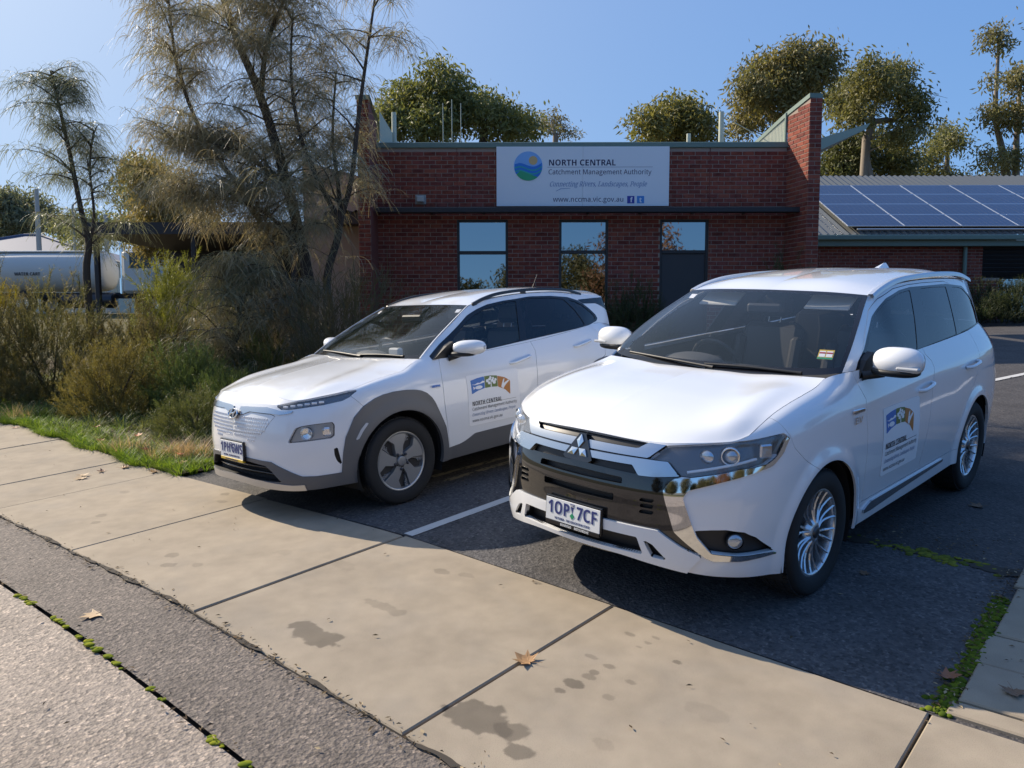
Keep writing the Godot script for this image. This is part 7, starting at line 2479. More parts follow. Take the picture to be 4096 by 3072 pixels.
func plants() -> void:
	rng.seed = 99
	for k in 3: droops.append(droop_mesh(10 + k, 9, 0.50, 0.0080))
	for k in 3: sprays.append(spray_mesh(20 + k, 34, 0.55, 0.17, 0.040, 0.7))
	for k in 3: far_sprays.append(spray_mesh(30 + k, 30, 0.62, 0.26, 0.075, 0.6))
	var olive := Color(0.115, 0.118, 0.050)
	var brown := Color(0.145, 0.110, 0.055)
	var grey := Color(0.105, 0.112, 0.070)
	# gums behind the office, from left to right
	gum("T7", "hazy grey gum tree at the far left beyond the blue roof", Color(0.085, 0.095, 0.06), Color(0.12, 0.115, 0.07), 1.7, far_sprays, "gum trees", M.bark_pale)
	gum("T8", "green gum tree behind the slender she oak and the hip roof", Color(0.085, 0.10, 0.04), Color(0.13, 0.125, 0.055), 1.2, far_sprays, "gum trees", M.bark_pale)
	gum("T6b", "thin gum tree with open clumps left of the brown glossy gum", Color(0.07, 0.085, 0.035), Color(0.11, 0.105, 0.05), 1.0, far_sprays, "gum trees", M.bark)
	gum("T6", "bushy brown green gum with glinting leaves left of the big she oak", Color(0.10, 0.088, 0.032), Color(0.16, 0.12, 0.05), 1.05, sprays, "gum trees", M.bark)
	gum("T1", "broad dark green gum tree behind the left half of the office roof", Color(0.075, 0.085, 0.028), Color(0.13, 0.125, 0.045), 1.25, far_sprays, "gum trees", M.bark)
	gum("T1b", "sparse small gum tree rising behind the left end of the signboard", Color(0.10, 0.09, 0.05), Color(0.14, 0.12, 0.06), 0.95, far_sprays, "gum trees", M.bark_pale)
	gum("T2", "rounded olive gum tree behind the right end of the signboard", Color(0.095, 0.095, 0.028), Color(0.15, 0.13, 0.045), 1.35, far_sprays, "gum trees", M.bark)
	gum("T3", "tall brownish gum tree just left of the right brick blade wall", Color(0.085, 0.082, 0.03), Color(0.145, 0.12, 0.05), 1.15, far_sprays, "gum trees", M.bark_pale)
	gum("T3b", "tall spreading gum tree just right of the brick blade wall", Color(0.075, 0.08, 0.028), Color(0.13, 0.115, 0.045), 1.15, far_sprays, "gum trees", M.bark_pale)
	gum("T3c", "low dark gum tree mass above the solar panels", Color(0.05, 0.06, 0.024), Color(0.11, 0.105, 0.045), 1.3, far_sprays, "gum trees", M.bark_pale)
	gum("T4", "small gum tree with tufted crown above the middle solar panels", Color(0.08, 0.085, 0.03), Color(0.13, 0.12, 0.05), 1.25, far_sprays, "gum trees", M.bark_pale)
	gum("T5", "tall slim gum tree with pale curved trunks at the right edge", Color(0.09, 0.09, 0.035), Color(0.15, 0.125, 0.055), 1.05, far_sprays, "gum trees", M.bark_pale)
	# she oaks
	var A := [Vector3(-2.86, 0.5, -11.6), Vector3(-2.96, 2.04, -11.55), Vector3(-3.13, 3.1, -11.5), Vector3(-3.37, 4.1, -11.5), Vector3(-3.62, 4.94, -11.5), Vector3(-3.92, 5.7, -11.5), Vector3(-4.15, 6.5, -11.5), Vector3(-4.25, 7.4, -11.5)]
	var B := [Vector3(-2.60, 0.5, -11.4), Vector3(-2.66, 1.6, -11.4), Vector3(-2.68, 2.3, -11.4), Vector3(-2.52, 2.85, -11.4), Vector3(-2.46, 3.15, -11.4), Vector3(-2.30, 3.7, -11.4), Vector3(-2.18, 4.6, -11.4), Vector3(-2.02, 5.6, -11.4), Vector3(-1.92, 6.2, -11.4)]
	var B2 := [Vector3(-2.47, 3.12, -11.4), Vector3(-2.70, 3.55, -11.35), Vector3(-2.98, 4.25, -11.3), Vector3(-3.10, 5.1, -11.3), Vector3(-3.05, 6.0, -11.3)]
	var B3 := [Vector3(-2.46, 3.2, -11.4), Vector3(-2.52, 3.7, -11.5), Vector3(-2.60, 4.4, -11.6), Vector3(-2.55, 5.3, -11.7)]
	var Cc := [Vector3(-3.02, 0.5, -11.8), Vector3(-3.25, 1.7, -11.8), Vector3(-3.50, 2.6, -11.8), Vector3(-3.95, 3.5, -11.8), Vector3(-4.55, 4.4, -11.8), Vector3(-4.9, 5.4, -11.8), Vector3(-5.0, 6.5, -11.8)]
	var A2 := [Vector3(-3.60, 4.9, -11.5), Vector3(-3.45, 5.6, -11.4), Vector3(-3.15, 6.2, -11.3), Vector3(-2.95, 7.0, -11.3)]
	var A3 := [Vector3(-3.25, 3.6, -11.5), Vector3(-3.75, 4.0, -11.6), Vector3(-4.35, 4.25, -11.7), Vector3(-5.0, 4.3, -11.8)]
	var A4 := [Vector3(-3.05, 2.75, -11.5), Vector3(-3.5, 3.2, -11.3), Vector3(-4.0, 3.4, -11.2), Vector3(-4.6, 3.35, -11.1)]
	# set the whole tree back towards the office corner
	for line in [A, B, B2, B3, Cc, A2, A3, A4]:
		for i in line.size():
			line[i] = Vector3(0, 1.7556, 0) + (line[i] - Vector3(0, 1.7556, 0)) * 1.15
			if i == 0 and (line == A or line == B or line == Cc): line[i].y = 0.6
	var tr := []
	for q in [[A, 0.115, 0.035], [B, 0.085, 0.016], [B2, 0.05, 0.014], [B3, 0.045, 0.014], [Cc, 0.075, 0.016], [A2, 0.05, 0.015], [A3, 0.045, 0.012], [A4, 0.04, 0.010]]:
		tr.append({"pts": q[0], "r0": q[1], "r1": q[2]})
	var br := []
	for q in [[A.slice(2), 2.6], [B.slice(5), 0.55], [B2, 0.8], [B3, 0.45], [Cc.slice(2), 2.4], [A2, 1.1], [A3, 2.0], [A4, 1.6]]:
		br.append({"pts": q[0], "k": q[1]})
	she_oak("large weeping she oak with dark leaning trunks in front of the office corner", tr, br, 17, 1.5, 20, Color(0.40, 0.325, 0.20), Color(0.25, 0.25, 0.155), 1.02, 0.05)
	var S := [Vector3(-6.95, 0.75, -13.0), Vector3(-7.03, 2.39, -13.0), Vector3(-6.97, 2.92, -13.0), Vector3(-7.06, 3.44, -13.0), Vector3(-7.21, 4.41, -13.0), Vector3(-7.35, 5.2, -13.0), Vector3(-7.45, 5.7, -13.0)]
	var S2 := [Vector3(-6.97, 2.9, -13.0), Vector3(-6.86, 3.4, -13.0), Vector3(-6.92, 4.2, -13.05), Vector3(-6.85, 4.8, -13.1)]
	she_oak("slender young she oak standing alone against the pale sky on the left", [{"pts": S, "r0": 0.07, "r1": 0.015}, {"pts": S2, "r0": 0.03, "r1": 0.01}], [{"pts": S.slice(2), "k": 2.4}, {"pts": S2, "k": 1.2}], 13, 0.95, 14, Color(0.24, 0.26, 0.165), Color(0.19, 0.20, 0.12), 0.85, 0.0)
	var K := [Vector3(-4.35, 0.6, -12.0), Vector3(-4.30, 1.2, -12.0), Vector3(-4.15, 1.9, -12.0), Vector3(-4.2, 2.5, -12.0)]
	she_oak("low grey weeping she oak sapling below the leaning trunks", [{"pts": K, "r0": 0.05, "r1": 0.012}], [{"pts": K, "k": 4.5}], 15, 1.05, 15, Color(0.34, 0.28, 0.17), Color(0.22, 0.225, 0.125), 0.85, 0.25)
	var K2 := [Vector3(-3.35, 0.6, -12.3), Vector3(-3.3, 1.3, -12.3), Vector3(-3.35, 2.2, -12.3)]
	she_oak("brown drooping she oak sapling beside the office corner", [{"pts": K2, "r0": 0.04, "r1": 0.012}], [{"pts": K2, "k": 3.0}], 14, 0.85, 14, Color(0.35, 0.27, 0.17), Color(0.24, 0.21, 0.13), 0.8, 0.3)
	# broom-like sticks right of the trunks
	var tw := [twig_mesh(1, 16, 0.30, 0.007), twig_mesh(2, 16, 0.34, 0.006), twig_mesh(3, 14, 0.26, 0.007)]
	for q in [[-2.55, -10.9, 1.9, "left"], [-2.05, -10.7, 2.0, "right"]]:
		var o := base("broom_shrub", "upright leafless broom shrub, the " + q[3] + " of two beside the crossover's windscreen", "shrub", "broom shrubs")
		o.position = at_ground(q[0], q[1])
		var b := MB.new()
		b.use_col = true
		for k in 120:
			var a := rng.randf() * TAU
			var out := Vector3(cos(a), 0, sin(a)) * rng.randf_range(0.1, 0.75)
			var h: float = q[2] * rng.randf_range(0.45, 1.0)
			var p0 := out * 0.25
			var m1 := p0 + out * 0.45 + Vector3(0, h * 0.55, 0)
			var e := m1 + out * rng.randf_range(0.1, 0.6) + Vector3(rng.randfn(0, 0.1), h * 0.42, rng.randfn(0, 0.1))
			b.col = Color(0.135, 0.130, 0.062).lerp(Color(0.19, 0.155, 0.085), rng.randf())
			b.tube(smooth_line([p0, m1, e], 3), [0.008, 0.006, 0.0045, 0.003], 3)
			for s in 5:
				var t := rng.randf_range(0.35, 0.95)
				var f := m1.lerp(e, t) if t > 0.5 else p0.lerp(m1, t * 2.0)
				var g := f + (out + Vector3(rng.randfn(0, 0.5), rng.randf_range(0.4, 1.4), rng.randfn(0, 0.5))).normalized() * rng.randf_range(0.15, 0.38)
				b.tube([f, f.lerp(g, 0.6) + Vector3(0, 0.02, 0), g], [0.0045, 0.0035, 0.002], 3)
		put("stem", b.mesh(), M.leaf, o)
	# garden shrubs
	var gg := "garden shrubs"
	shrub("heath_shrub", "wide olive brown shrub at the left edge of the picture", "shrub", gg, -8.7, -12.3, Vector3(1.35, 1.95, 1.1), 620, tw, Color(0.085, 0.080, 0.032), Color(0.125, 0.100, 0.042), 1.0, 0.55)
	shrub("heath_shrub", "large dark olive shrub below the slender she oak", "shrub", gg, -7.35, -12.4, Vector3(1.25, 1.62, 1.0), 620, tw, Color(0.075, 0.075, 0.030), Color(0.115, 0.096, 0.042), 1.0, 0.55)
	shrub("heath_shrub", "brownish shrub in front of the tank truck's wheels", "shrub", gg, -6.1, -13.0, Vector3(0.95, 1.25, 0.9), 430, tw, Color(0.085, 0.078, 0.036), Color(0.12, 0.095, 0.045), 0.95, 0.55)
	shrub("wattle_shrub", "bright yellow green shrub right of the tank truck", "shrub", gg, -5.95, -14.0, Vector3(0.82, 2.02, 0.8), 560, tw, Color(0.150, 0.150, 0.028), Color(0.105, 0.115, 0.026), 1.05, 0.7)
	shrub("heath_shrub", "rounded golden brown shrub near the grass edge", "shrub", gg, -5.5, -10.7, Vector3(0.58, 0.92, 0.55), 420, tw, Color(0.135, 0.105, 0.030), Color(0.095, 0.085, 0.030), 0.72, 0.5)
	shrub("heath_shrub", "small golden shrub right behind the rounded one", "shrub", gg, -5.05, -11.9, Vector3(0.5, 0.85, 0.5), 300, tw, Color(0.125, 0.098, 0.032), Color(0.09, 0.085, 0.032), 0.7, 0.5)
	shrub("heath_shrub", "soft green heath shrub behind the crossover's bonnet", "shrub", gg, -4.55, -11.0, Vector3(0.62, 0.78, 0.55), 400, tw, Color(0.090, 0.118, 0.035), Color(0.065, 0.085, 0.028), 0.75, 0.6)
	shrub("heath_shrub", "low green heath mound beside the crossover's bonnet", "shrub", gg, -3.75, -10.4, Vector3(0.55, 0.52, 0.5), 320, tw, Color(0.075, 0.098, 0.026), Color(0.055, 0.070, 0.022), 0.65, 0.55)
	shrub("heath_shrub", "spiky green heath shrub below the she oak sapling", "shrub", gg, -3.75, -12.0, Vector3(0.6, 0.85, 0.5), 360, tw, Color(0.085, 0.105, 0.028), Color(0.10, 0.10, 0.035), 0.8, 0.75)
	shrub("heath_shrub", "dark low heath shrub by the crossover's front corner", "shrub", gg, -3.75, -9.2, Vector3(0.5, 0.42, 0.45), 280, tw, Color(0.050, 0.062, 0.020), Color(0.080, 0.078, 0.028), 0.6, 0.5)
	# a few yellow flower heads over the leftmost shrub
	var fl := base("flowering_wattle", "sprig of bright yellow wattle flowers above the left shrubs", "shrub")
	fl.position = at_ground(-7.95, -12.0)
	var fx := []
	var fc := []
	for k in 70:
		fx.append(Transform3D(Basis(Vector3.UP, rng.randf() * TAU).scaled(Vector3.ONE * rng.randf_range(0.5, 0.9)), Vector3(rng.randfn(0, 0.16), 1.55 + rng.randfn(0, 0.13), rng.randfn(0, 0.12))))
		fc.append(Color(0.42, 0.30, 0.02).lerp(Color(0.25, 0.22, 0.03), rng.randf()))
	put("flowers", bake([tw[2]], [fx], [fc]), M.leaf, fl)
	var sb := MB.new()
	for k in 5: sb.tube([Vector3(0, 0, 0), Vector3(rng.randfn(0, 0.06), 0.9, 0.05), Vector3(rng.randfn(0, 0.15), 1.6, 0)], [0.012, 0.009, 0.004], 4)
	put("stem", sb.mesh(), M.bark, fl)
	# shrubs against the office
	var dk := "shrubs against the office"
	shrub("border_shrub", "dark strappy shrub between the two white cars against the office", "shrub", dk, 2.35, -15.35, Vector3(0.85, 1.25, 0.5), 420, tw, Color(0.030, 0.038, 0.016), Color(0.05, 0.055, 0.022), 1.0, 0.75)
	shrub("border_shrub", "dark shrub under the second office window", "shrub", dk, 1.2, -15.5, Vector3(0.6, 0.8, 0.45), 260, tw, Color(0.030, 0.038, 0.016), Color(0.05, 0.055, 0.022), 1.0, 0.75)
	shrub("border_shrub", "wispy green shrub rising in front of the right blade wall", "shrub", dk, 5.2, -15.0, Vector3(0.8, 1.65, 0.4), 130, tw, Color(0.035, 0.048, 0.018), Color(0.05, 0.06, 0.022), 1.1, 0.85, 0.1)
	shrub("border_shrub", "dark hedge below the louvred window at the right edge", "shrub", dk, 13.2, -20.4, Vector3(1.9, 0.85, 0.8), 620, tw, Color(0.022, 0.030, 0.014), Color(0.042, 0.05, 0.02), 1.15, 0.6)
	shrub("border_shrub", "dark shrub behind the wagon's roof beside the downpipe", "shrub", dk, 10.6, -20.9, Vector3(1.0, 0.75, 0.6), 300, tw, Color(0.022, 0.030, 0.014), Color(0.042, 0.05, 0.02), 1.1, 0.6)
	# grasses
	var g1 := [tuft_mesh(51, 22, 0.12, 0.010, 0.10, 0.7), tuft_mesh(52, 20, 0.09, 0.013, 0.09, 0.9), tuft_mesh(53, 18, 0.16, 0.008, 0.10, 0.6)]
	var xs := [[], [], []]
	var cs := [[], [], []]
	for i in 1500:
		var s := rng.randf_range(-10.5, -3.15)
		var t := 1.44 + absf(rng.randfn(0.0, 0.26)) + 0.05 * sin(s * 5.0)
		var k := rng.randi() % 3
		xs[k].append(Transform3D(Basis(Vector3.UP, rng.randf() * TAU).scaled(Vector3.ONE * rng.randf_range(0.6, 1.25)), ST(s, t, 0.0)))
		cs[k].append(Color(0.27, 0.36, 0.045).lerp(Color(0.16, 0.25, 0.03), rng.randf()))
	for i in 2400:
		var s := rng.randf_range(-13.0, -3.3)
		var t := rng.randf_range(1.6, 6.5)
		var k := rng.randi() % 3
		xs[k].append(Transform3D(Basis(Vector3.UP, rng.randf() * TAU).scaled(Vector3.ONE * rng.randf_range(0.8, 1.9)), ST(s, t, 0.0)))
		cs[k].append(Color(0.12, 0.16, 0.04).lerp(Color(0.19, 0.20, 0.07), rng.randf()))
	tag(put("grass", bake(g1, xs, cs), M.leaf), "bright green weeds and grass along the garden edge", "grass", "", "stuff")
	var dead := [tuft_mesh(61, 30, 0.34, 0.0055, 0.20, 0.35), tuft_mesh(62, 26, 0.28, 0.005, 0.22, 0.4)]
	for q in [[-3.45, -7.95, 16, "largest tuft of straw pink dead grass left of the crossover's number plate"], [-4.15, -8.35, 10, "middle tuft of dead pink grass among the green weeds"], [-3.10, -7.85, 7, "small straw tuft of dead grass closest to the crossover's bumper"], [-6.75, -10.4, 5, "thin reddish dead grass stalks at the left by the path"]]:
		var o := base("dead_grass_tuft", q[3], "grass", "dead grass tufts")
		o.position = at_ground(q[0], q[1])
		var dx := []
		var dc := []
		for k in q[2]:
			dx.append(Transform3D(Basis(Vector3.UP, rng.randf() * TAU).scaled(Vector3.ONE * rng.randf_range(0.7, 1.15)), Vector3(rng.randfn(0, 0.17), 0, rng.randfn(0, 0.10))))
			dc.append(Color(0.46, 0.29, 0.18).lerp(Color(0.55, 0.41, 0.26), rng.randf()))
		put("blades", bake([dead[rng.randi() % 2]], [dx], [dc]), M.leaf, o)

# ---------------------------------------------------------------- smaller things and the far left
func leaf_mesh(curl: float, sd: int) -> ArrayMesh:
	# a dry plane leaf: five pointed lobes, cupped, with a stalk
	var r := RandomNumberGenerator.new()
	r.seed = sd
	var out := []
	for q in [[-90, 0.12], [-55, 0.42], [-38, 0.30], [-8, 0.78], [8, 0.50], [22, 0.46], [42, 0.86], [58, 0.56], [70, 0.60], [90, 1.0], [110, 0.60], [122, 0.56], [138, 0.86], [158, 0.46], [172, 0.50], [188, 0.78], [218, 0.30], [235, 0.42]]:
		var a := deg_to_rad(q[0] + r.randfn(0, 3.0))
		var l: float = q[1] * r.randf_range(0.9, 1.08)
		out.append(Vector2(cos(a), sin(a)) * l)
	var lift := func(p: Vector2) -> Vector3:
		var d := p.length()
		return Vector3(p.x, curl * (0.35 * d * d + 0.10 * sin(p.x * 5.0 + sd) * d + 0.22 * absf(p.x) * d), -p.y)
	var b := MB.new()
	for i in out.size():
		var p: Vector2 = out[i]
		var q: Vector2 = out[(i + 1) % out.size()]
		var c := Vector3(0, 0.0, 0)
		var a1: Vector3 = lift.call(p * 0.5)
		var b1: Vector3 = lift.call(q * 0.5)
		b.tri(c, a1, b1)
		b.tri(a1, lift.call(p), b1)
		b.tri(b1, lift.call(p), lift.call(q))
		var e := Vector3(0, -0.012, 0)
		b.tri(lift.call(p), lift.call(p) + e, lift.call(q))
	b.tube([Vector3(0, 0.0, 0), Vector3(0.08, 0.05, 0.45), Vector3(0.2, 0.12, 0.8)], [0.02, 0.014, 0.012], 4)
	return b.mesh()

func fallen_leaf(label: String, s: float, t: float, size: float, turn: float, curl: float, m: Material, lift: float, sd: int) -> void:
	var o := put("fallen_leaf", leaf_mesh(curl, sd), m)
	tag(o, label, "leaf", "fallen plane leaves")
	o.transform = Transform3D(RG * Basis(Vector3.UP, turn).scaled(Vector3.ONE * size), ST(s, t, lift))

func misc() -> void:
	rng.seed = 31
	# leaves
	fallen_leaf("large curled tan plane leaf lying across the nearest footpath joint", 1.69, 0.73, 0.085, 0.9, 0.75, M.leaf_tan, 0.016, 1)
	fallen_leaf("pale plane leaf lying on the dark asphalt strip at the left", -0.40, -0.34, 0.085, 2.4, 0.35, M.leaf_pale, 0.012, 2)
	fallen_leaf("brown leaf of the pale pair on the path left of the crossover", -3.86, 0.86, 0.085, 0.4, 0.5, M.leaf_pale, 0.016, 3)
	fallen_leaf("flat pale leaf overlapping its neighbour on the far left bay", -3.97, 0.92, 0.08, 3.6, 0.35, M.leaf_pale, 0.024, 4)
	fallen_leaf("small reddish leaf further along the far left bay", -3.98, 1.10, 0.06, 1.6, 0.9, M.leaf_red, 0.016, 5)
	fallen_leaf("brown leaf at the weeds' edge left of the crossover", -3.96, 1.29, 0.08, 5.1, 0.6, M.leaf_tan, 0.016, 6)
	fallen_leaf("curled brown leaf against the grass by the crossover's bumper", -3.52, 1.40, 0.075, 2.1, 1.0, M.leaf_tan, 0.016, 7)
	fallen_leaf("dark leaf by the grass at the far left of the path", -7.36, 1.37, 0.07, 0.2, 0.7, M.leaf_red, 0.016, 8)
	fallen_leaf("reddish leaf standing in the mossy corner of the apron", 3.17, 1.80, 0.07, 4.0, 1.1, M.leaf_red, 0.020, 9)
	fallen_leaf("brown leaf lying in shade on the apron bay", 3.42, 1.83, 0.075, 2.7, 0.5, M.leaf_dark, 0.026, 10)
	fallen_leaf("tan leaf lying in the shade beside the wagon's sill", 2.80, 4.56, 0.085, 1.2, 0.35, M.leaf_dark, 0.006, 11)
	fallen_leaf("small dark leaf on the asphalt beside the wagon's front wheel", 2.55, 2.75, 0.05, 0.2, 0.4, M.leaf_dark, 0.010, 12)
	for i in 9:
		var q: Array = [[-3.45, 1.62], [-3.7, 1.75], [-4.1, 1.6], [-4.5, 1.72], [-3.38, 1.95], [-4.9, 1.85], [-5.3, 1.62], [-3.6, 2.3], [-5.9, 1.8]][i]
		var w: String = ["closest to the crossover's bumper", "second from the crossover's bumper", "third from the bumper", "beside the middle tuft", "behind the largest straw tuft", "left of the straw tufts", "at the path edge left of the tufts", "under the dark heath shrub", "farthest left among the bright weeds"][i]
		fallen_leaf("orange brown leaf caught in the weeds, " + w, q[0], q[1], 0.07, i * 1.3, 0.9, M.leaf_orange, 0.06 + 0.03 * (i % 3), 20 + i)
	# loose concrete block in the garden
	var b := MB.new()
	b.bevbox(Vector3(-0.17, 0, -0.07), Vector3(0.17, 0.09, 0.07), 0.012)
	var blk := put("concrete_block", b.mesh(), M.block)
	blk.transform = Transform3D(RG * Basis(Vector3.UP, 0.5), ST(-3.62, 2.55, 0.0))
	tag(blk, "pale concrete block half hidden behind the crossover's front corner", "block")
	tanker()
	house()
	across_the_street()

func tanker() -> void:
	var t := base("tank_truck", "white water tank truck parked beyond the garden at the left", "truck")
	var z := -34.0
	t.position = Vector3(-19.4, terrain(-19.4, z) - 0.10, z)
	var y0 := 0.0
	# tank: slightly oval barrel along x with dished ends
	var b := MB.new()
	var prof := [Vector2(0.0, -2.95), Vector2(0.55, -2.93), Vector2(0.78, -2.80), Vector2(0.84, -2.55), Vector2(0.85, -1.2), Vector2(0.85, 1.2), Vector2(0.84, 1.75), Vector2(0.78, 1.98), Vector2(0.55, 2.10), Vector2(0.0, 2.12)]
	b.lathe(prof, 40, Transform3D(Basis.from_scale(Vector3(1, 1.0, 1.15)), Vector3(0, 1.85, 0)))
	put("tank", b.mesh(), M.truck_white, t)
	b = MB.new()
	b.bevbox(Vector3(-2.7, 2.66, -0.45), Vector3(1.75, 2.74, 0.45), 0.03)
	put("walkway", b.mesh(), M.truck_white, t)
	b = MB.new()
	b.bevbox(Vector3(-3.5, 1.9, -0.9), Vector3(-2.96, 2.55, 0.9), 0.05)
	put("hose_cabinet", b.mesh(), M.truck_white, t)
	var w := put("tank_lettering", lettering("WATER CART", 0.13, "sans", true, 0.003), M.ink, t)
	w.position = Vector3(-0.95, 1.72, 0.985)
	b = MB.new()
	for s in [-0.45, 0.45]:
		b.box(Vector3(-3.6, 0.72, s - 0.05), Vector3(5.6, 0.96, s + 0.05))
	put("chassis_rail", b.mesh(), M.black_plastic, t)
	for q in [[-2.4], [-1.1], [4.6]]:
		for s in [-1.05, 1.05]:
			b = MB.new()
			b.lathe([Vector2(0.28, -0.14), Vector2(0.50, -0.13), Vector2(0.52, -0.05), Vector2(0.52, 0.05), Vector2(0.50, 0.13), Vector2(0.28, 0.14)], 28, Transform3D(Basis(Vector3.UP, PI / 2), Vector3(q[0], 0.52, s)))
			put("tyre", b.mesh(), M.tyre, t)
			b = MB.new()
			b.lathe([Vector2(0.28, 0.10), Vector2(0.12, 0.05), Vector2(0.0, 0.08)], 20, Transform3D(Basis(Vector3.UP, -PI / 2), Vector3(q[0], 0.52, s)))
			put("rim", b.mesh(), M.rim_edge, t)
	for x in [0.9, 2.1]:
		b = MB.new()
		b.lathe([Vector2(0.0, -0.5), Vector2(0.30, -0.48), Vector2(0.33, -0.42), Vector2(0.33, 0.42), Vector2(0.30, 0.48), Vector2(0.0, 0.5)], 24, Transform3D(Basis.IDENTITY, Vector3(x, 0.62, 0.75)))
		put("fuel_tank", b.mesh(), M.truck_dark, t)
	b = MB.new()
	b.tube([Vector3(2.85, 0.9, 0.6), Vector3(2.85, 1.55, 0.6)], [0.13], 14)
	b.tube([Vector3(2.85, 1.55, 0.6), Vector3(2.85, 2.9, 0.6), Vector3(2.80, 3.0, 0.6)], [0.075], 12)
	put("exhaust_stack", b.mesh(), M.chrome, t)
	b = MB.new()
	b.bevbox(Vector3(3.1, 0.9, -1.15), Vector3(4.3, 2.7, 1.15), 0.12)
	b.bevbox(Vector3(4.4, 0.85, -0.85), Vector3(5.9, 1.85, 0.85), 0.10)
	put("cab", b.mesh(), M.truck_white, t)
	b = MB.new()
	b.box(Vector3(3.45, 1.95, 1.152), Vector3(4.35, 2.6, 1.162))
	put("cab_window", b.mesh(), M.privacy_glass, t)
	b = MB.new()
	b.bevbox(Vector3(3.2, 2.95, -1.0), Vector3(4.9, 3.12, 1.0), 0.05)
	put("sun_visor", b.mesh(), M.truck_green, t)
	b = MB.new()
	b.bevbox(Vector3(5.85, 0.5, -1.1), Vector3(6.05, 0.85, 1.1), 0.04)
	put("bull_bar", b.mesh(), M.chrome, t)

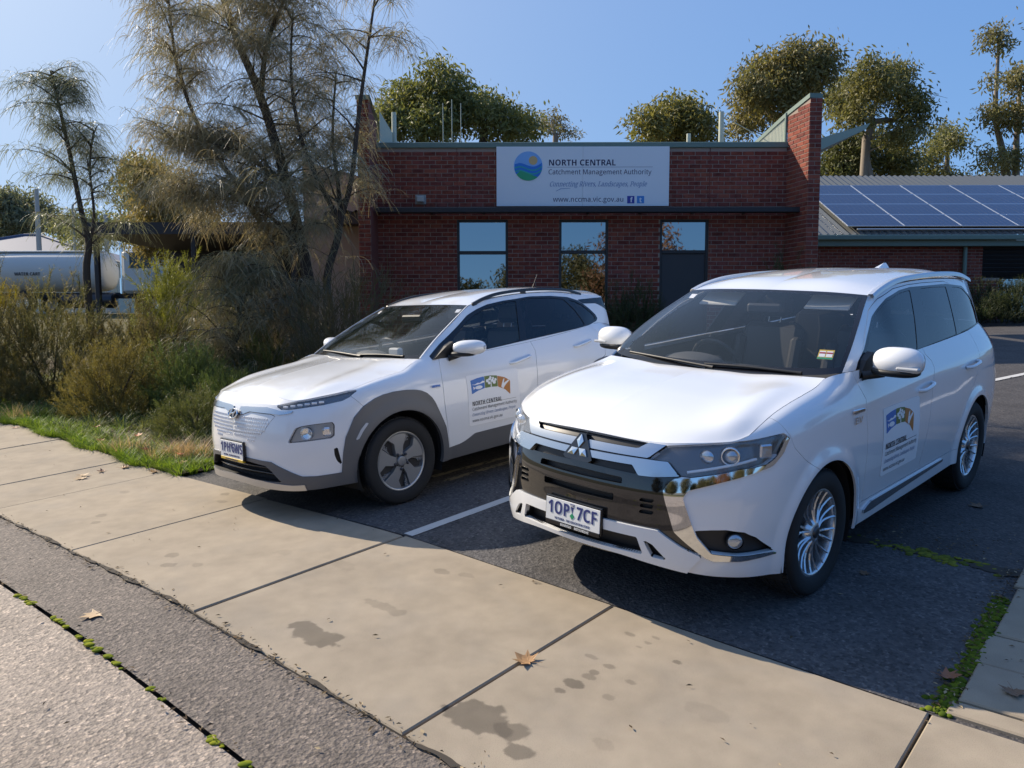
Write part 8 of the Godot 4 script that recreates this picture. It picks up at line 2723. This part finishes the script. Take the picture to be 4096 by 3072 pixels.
func house() -> void:
	var h := base("weatherboard_house", "cream weatherboard house with a blue grey hip roof behind the tank truck", "building")
	var z := -46.0
	var y := terrain(-28.0, z)
	h.position = Vector3(-29.5, y, z)
	var x0 := -9.0
	var x1 := 6.9
	var eave := 2.9
	var b := MB.new()
	b.box(Vector3(x0 + 0.5, 0, -9), Vector3(x1 - 0.5, eave, 0))
	put("wall", b.mesh(), M.cream_board, h)
	for k in 14:
		b = MB.new()
		var yy := 0.1 + k * 0.2
		b.quad(Vector3(x0 + 0.5, yy, 0.04), Vector3(x1 - 0.5, yy, 0.04), Vector3(x1 - 0.5, yy + 0.2, 0.012), Vector3(x0 + 0.5, yy + 0.2, 0.012))
		b.quad(Vector3(x0 + 0.5, yy, 0.012), Vector3(x1 - 0.5, yy, 0.012), Vector3(x1 - 0.5, yy, 0.04), Vector3(x0 + 0.5, yy, 0.04))
		put("weatherboard", b.mesh(), M.cream_board, h)
	# hip roof
	var r0 := Vector3(-1.7, 5.0, -4.5)
	var r1 := Vector3(-0.7, 5.0, -4.5)
	var c := [Vector3(x0, eave, 0.5), Vector3(x1, eave, 0.5), Vector3(x1, eave, -9.5), Vector3(x0, eave, -9.5)]
	b = MB.new()
	b.quad(c[0], c[1], r1, r0)
	b.tri(c[1], c[2], r1)
	b.quad(c[2], c[3], r0, r1)
	b.tri(c[3], c[0], r0)
	put("hip_roof", b.mesh(), M.blue_roof, h)
	b = MB.new()
	for q in [[c[0], r0], [c[1], r1], [r0, r1]]:
		b.tube([q[0] + Vector3(0, 0.02, 0), q[1] + Vector3(0, 0.02, 0)], [0.10], 6)
	put("ridge_capping", b.mesh(), M.blue_roof, h)
	b = MB.new()
	b.bevbox(Vector3(x0, eave - 0.16, 0.5), Vector3(x1, eave, 0.6), 0.02)
	put("gutter", b.mesh(), M.cream_board, h)
	var wn := Node3D.new()
	wn.name = "window"
	h.add_child(wn, true)
	b = MB.new()
	b.bevbox(Vector3(4.2, 0.8, 0.0), Vector3(5.5, 2.2, 0.07), 0.02)
	put("window_frame", b.mesh(), M.truck_white, wn)
	b = MB.new()
	b.box(Vector3(4.3, 0.9, 0.07), Vector3(5.4, 2.1, 0.08))
	put("pane", b.mesh(), M.grey_blind, wn)
	for q in [[-24.6, -41.0], [-21.6, -42.0]]:
		var p := base("power_pole", "pale street pole before the hip roof, " + ("left" if q[0] < -23 else "right") + " of two", "pole", "poles before the house")
		p.position = Vector3(q[0], terrain(q[0], q[1]), q[1])
		b = MB.new()
		b.tube([Vector3.ZERO, Vector3(0.05, 6.4 if q[0] < -23 else 5.2, 0)], [0.16, 0.10], 10, true)
		put("shaft", b.mesh(), M.pole_grey, p)
	var st := base("street_light", "street light arm crossing behind the slender she oak", "street light")
	st.position = Vector3(-23.0, terrain(-23.0, -41.5), -41.5)
	b = MB.new()
	b.tube([Vector3.ZERO, Vector3(0, 5.6, 0), Vector3(0.3, 5.9, 0), Vector3(1.8, 6.1, 0)], [0.09, 0.06, 0.05, 0.04], 8)
	put("shaft", b.mesh(), M.pole_grey, st)

func across_the_street() -> void:
	# trees on the far side of the street, behind the camera: they darken what the glass and paint mirror
	var k := 0
	for q in [[-26.0, 24.0, 8.0], [-17.0, 27.0, 6.5], [-8.0, 25.0, 7.5], [1.0, 27.0, 5.5], [9.5, 25.0, 8.0], [18.0, 24.0, 7.0], [27.0, 23.0, 8.5], [33.0, 12.0, 5.0], [36.0, 0.0, 4.5], [38.0, -12.0, 6.0], [-21.0, 30.0, 7.0], [-3.5, 29.0, 4.5], [5.0, 30.0, 6.5], [14.0, 29.0, 5.0], [23.0, 29.0, 6.0]]:
		var o := base("street_tree", "bushy tree across the street, out of the picture behind the viewer", "tree", "street trees behind the viewer")
		var y := terrain(q[0], q[1])
		o.position = Vector3(q[0], y, q[1])
		var xf := [[], [], []]
		var cols := [[], [], []]
		for i in 300:
			var a := rng.randf() * TAU
			var h := rng.randf_range(-1.0, 1.0)
			var r := sqrt(1.0 - h * h) * pow(rng.randf(), 0.4)
			var p := Vector3(cos(a) * r * q[2] * 0.42, q[2] * (0.62 + 0.38 * h), sin(a) * r * q[2] * 0.42) * (1.0 + 0.15 * sin(a * 3.0 + k))
			var m := rng.randi() % 3
			xf[m].append(Transform3D(Basis(Vector3.UP, rng.randf() * TAU).scaled(Vector3.ONE * 1.7), p))
			var c := Color(0.10, 0.105, 0.045).lerp(Color(0.15, 0.12, 0.05), rng.randf())
			if k == 4: c = Color(0.26, 0.12, 0.06).lerp(Color(0.18, 0.10, 0.05), rng.randf())
			cols[m].append(c)
		put("crown", bake(far_sprays, xf, cols), M.leaf, o)
		var b := MB.new()
		b.tube([Vector3(0, -0.2, 0), Vector3(0.1, q[2] * 0.4, 0), Vector3(0.0, q[2] * 0.75, 0.1)], [0.22, 0.16, 0.06], 8)
		put("trunk", b.mesh(), M.bark, o)
		k += 1
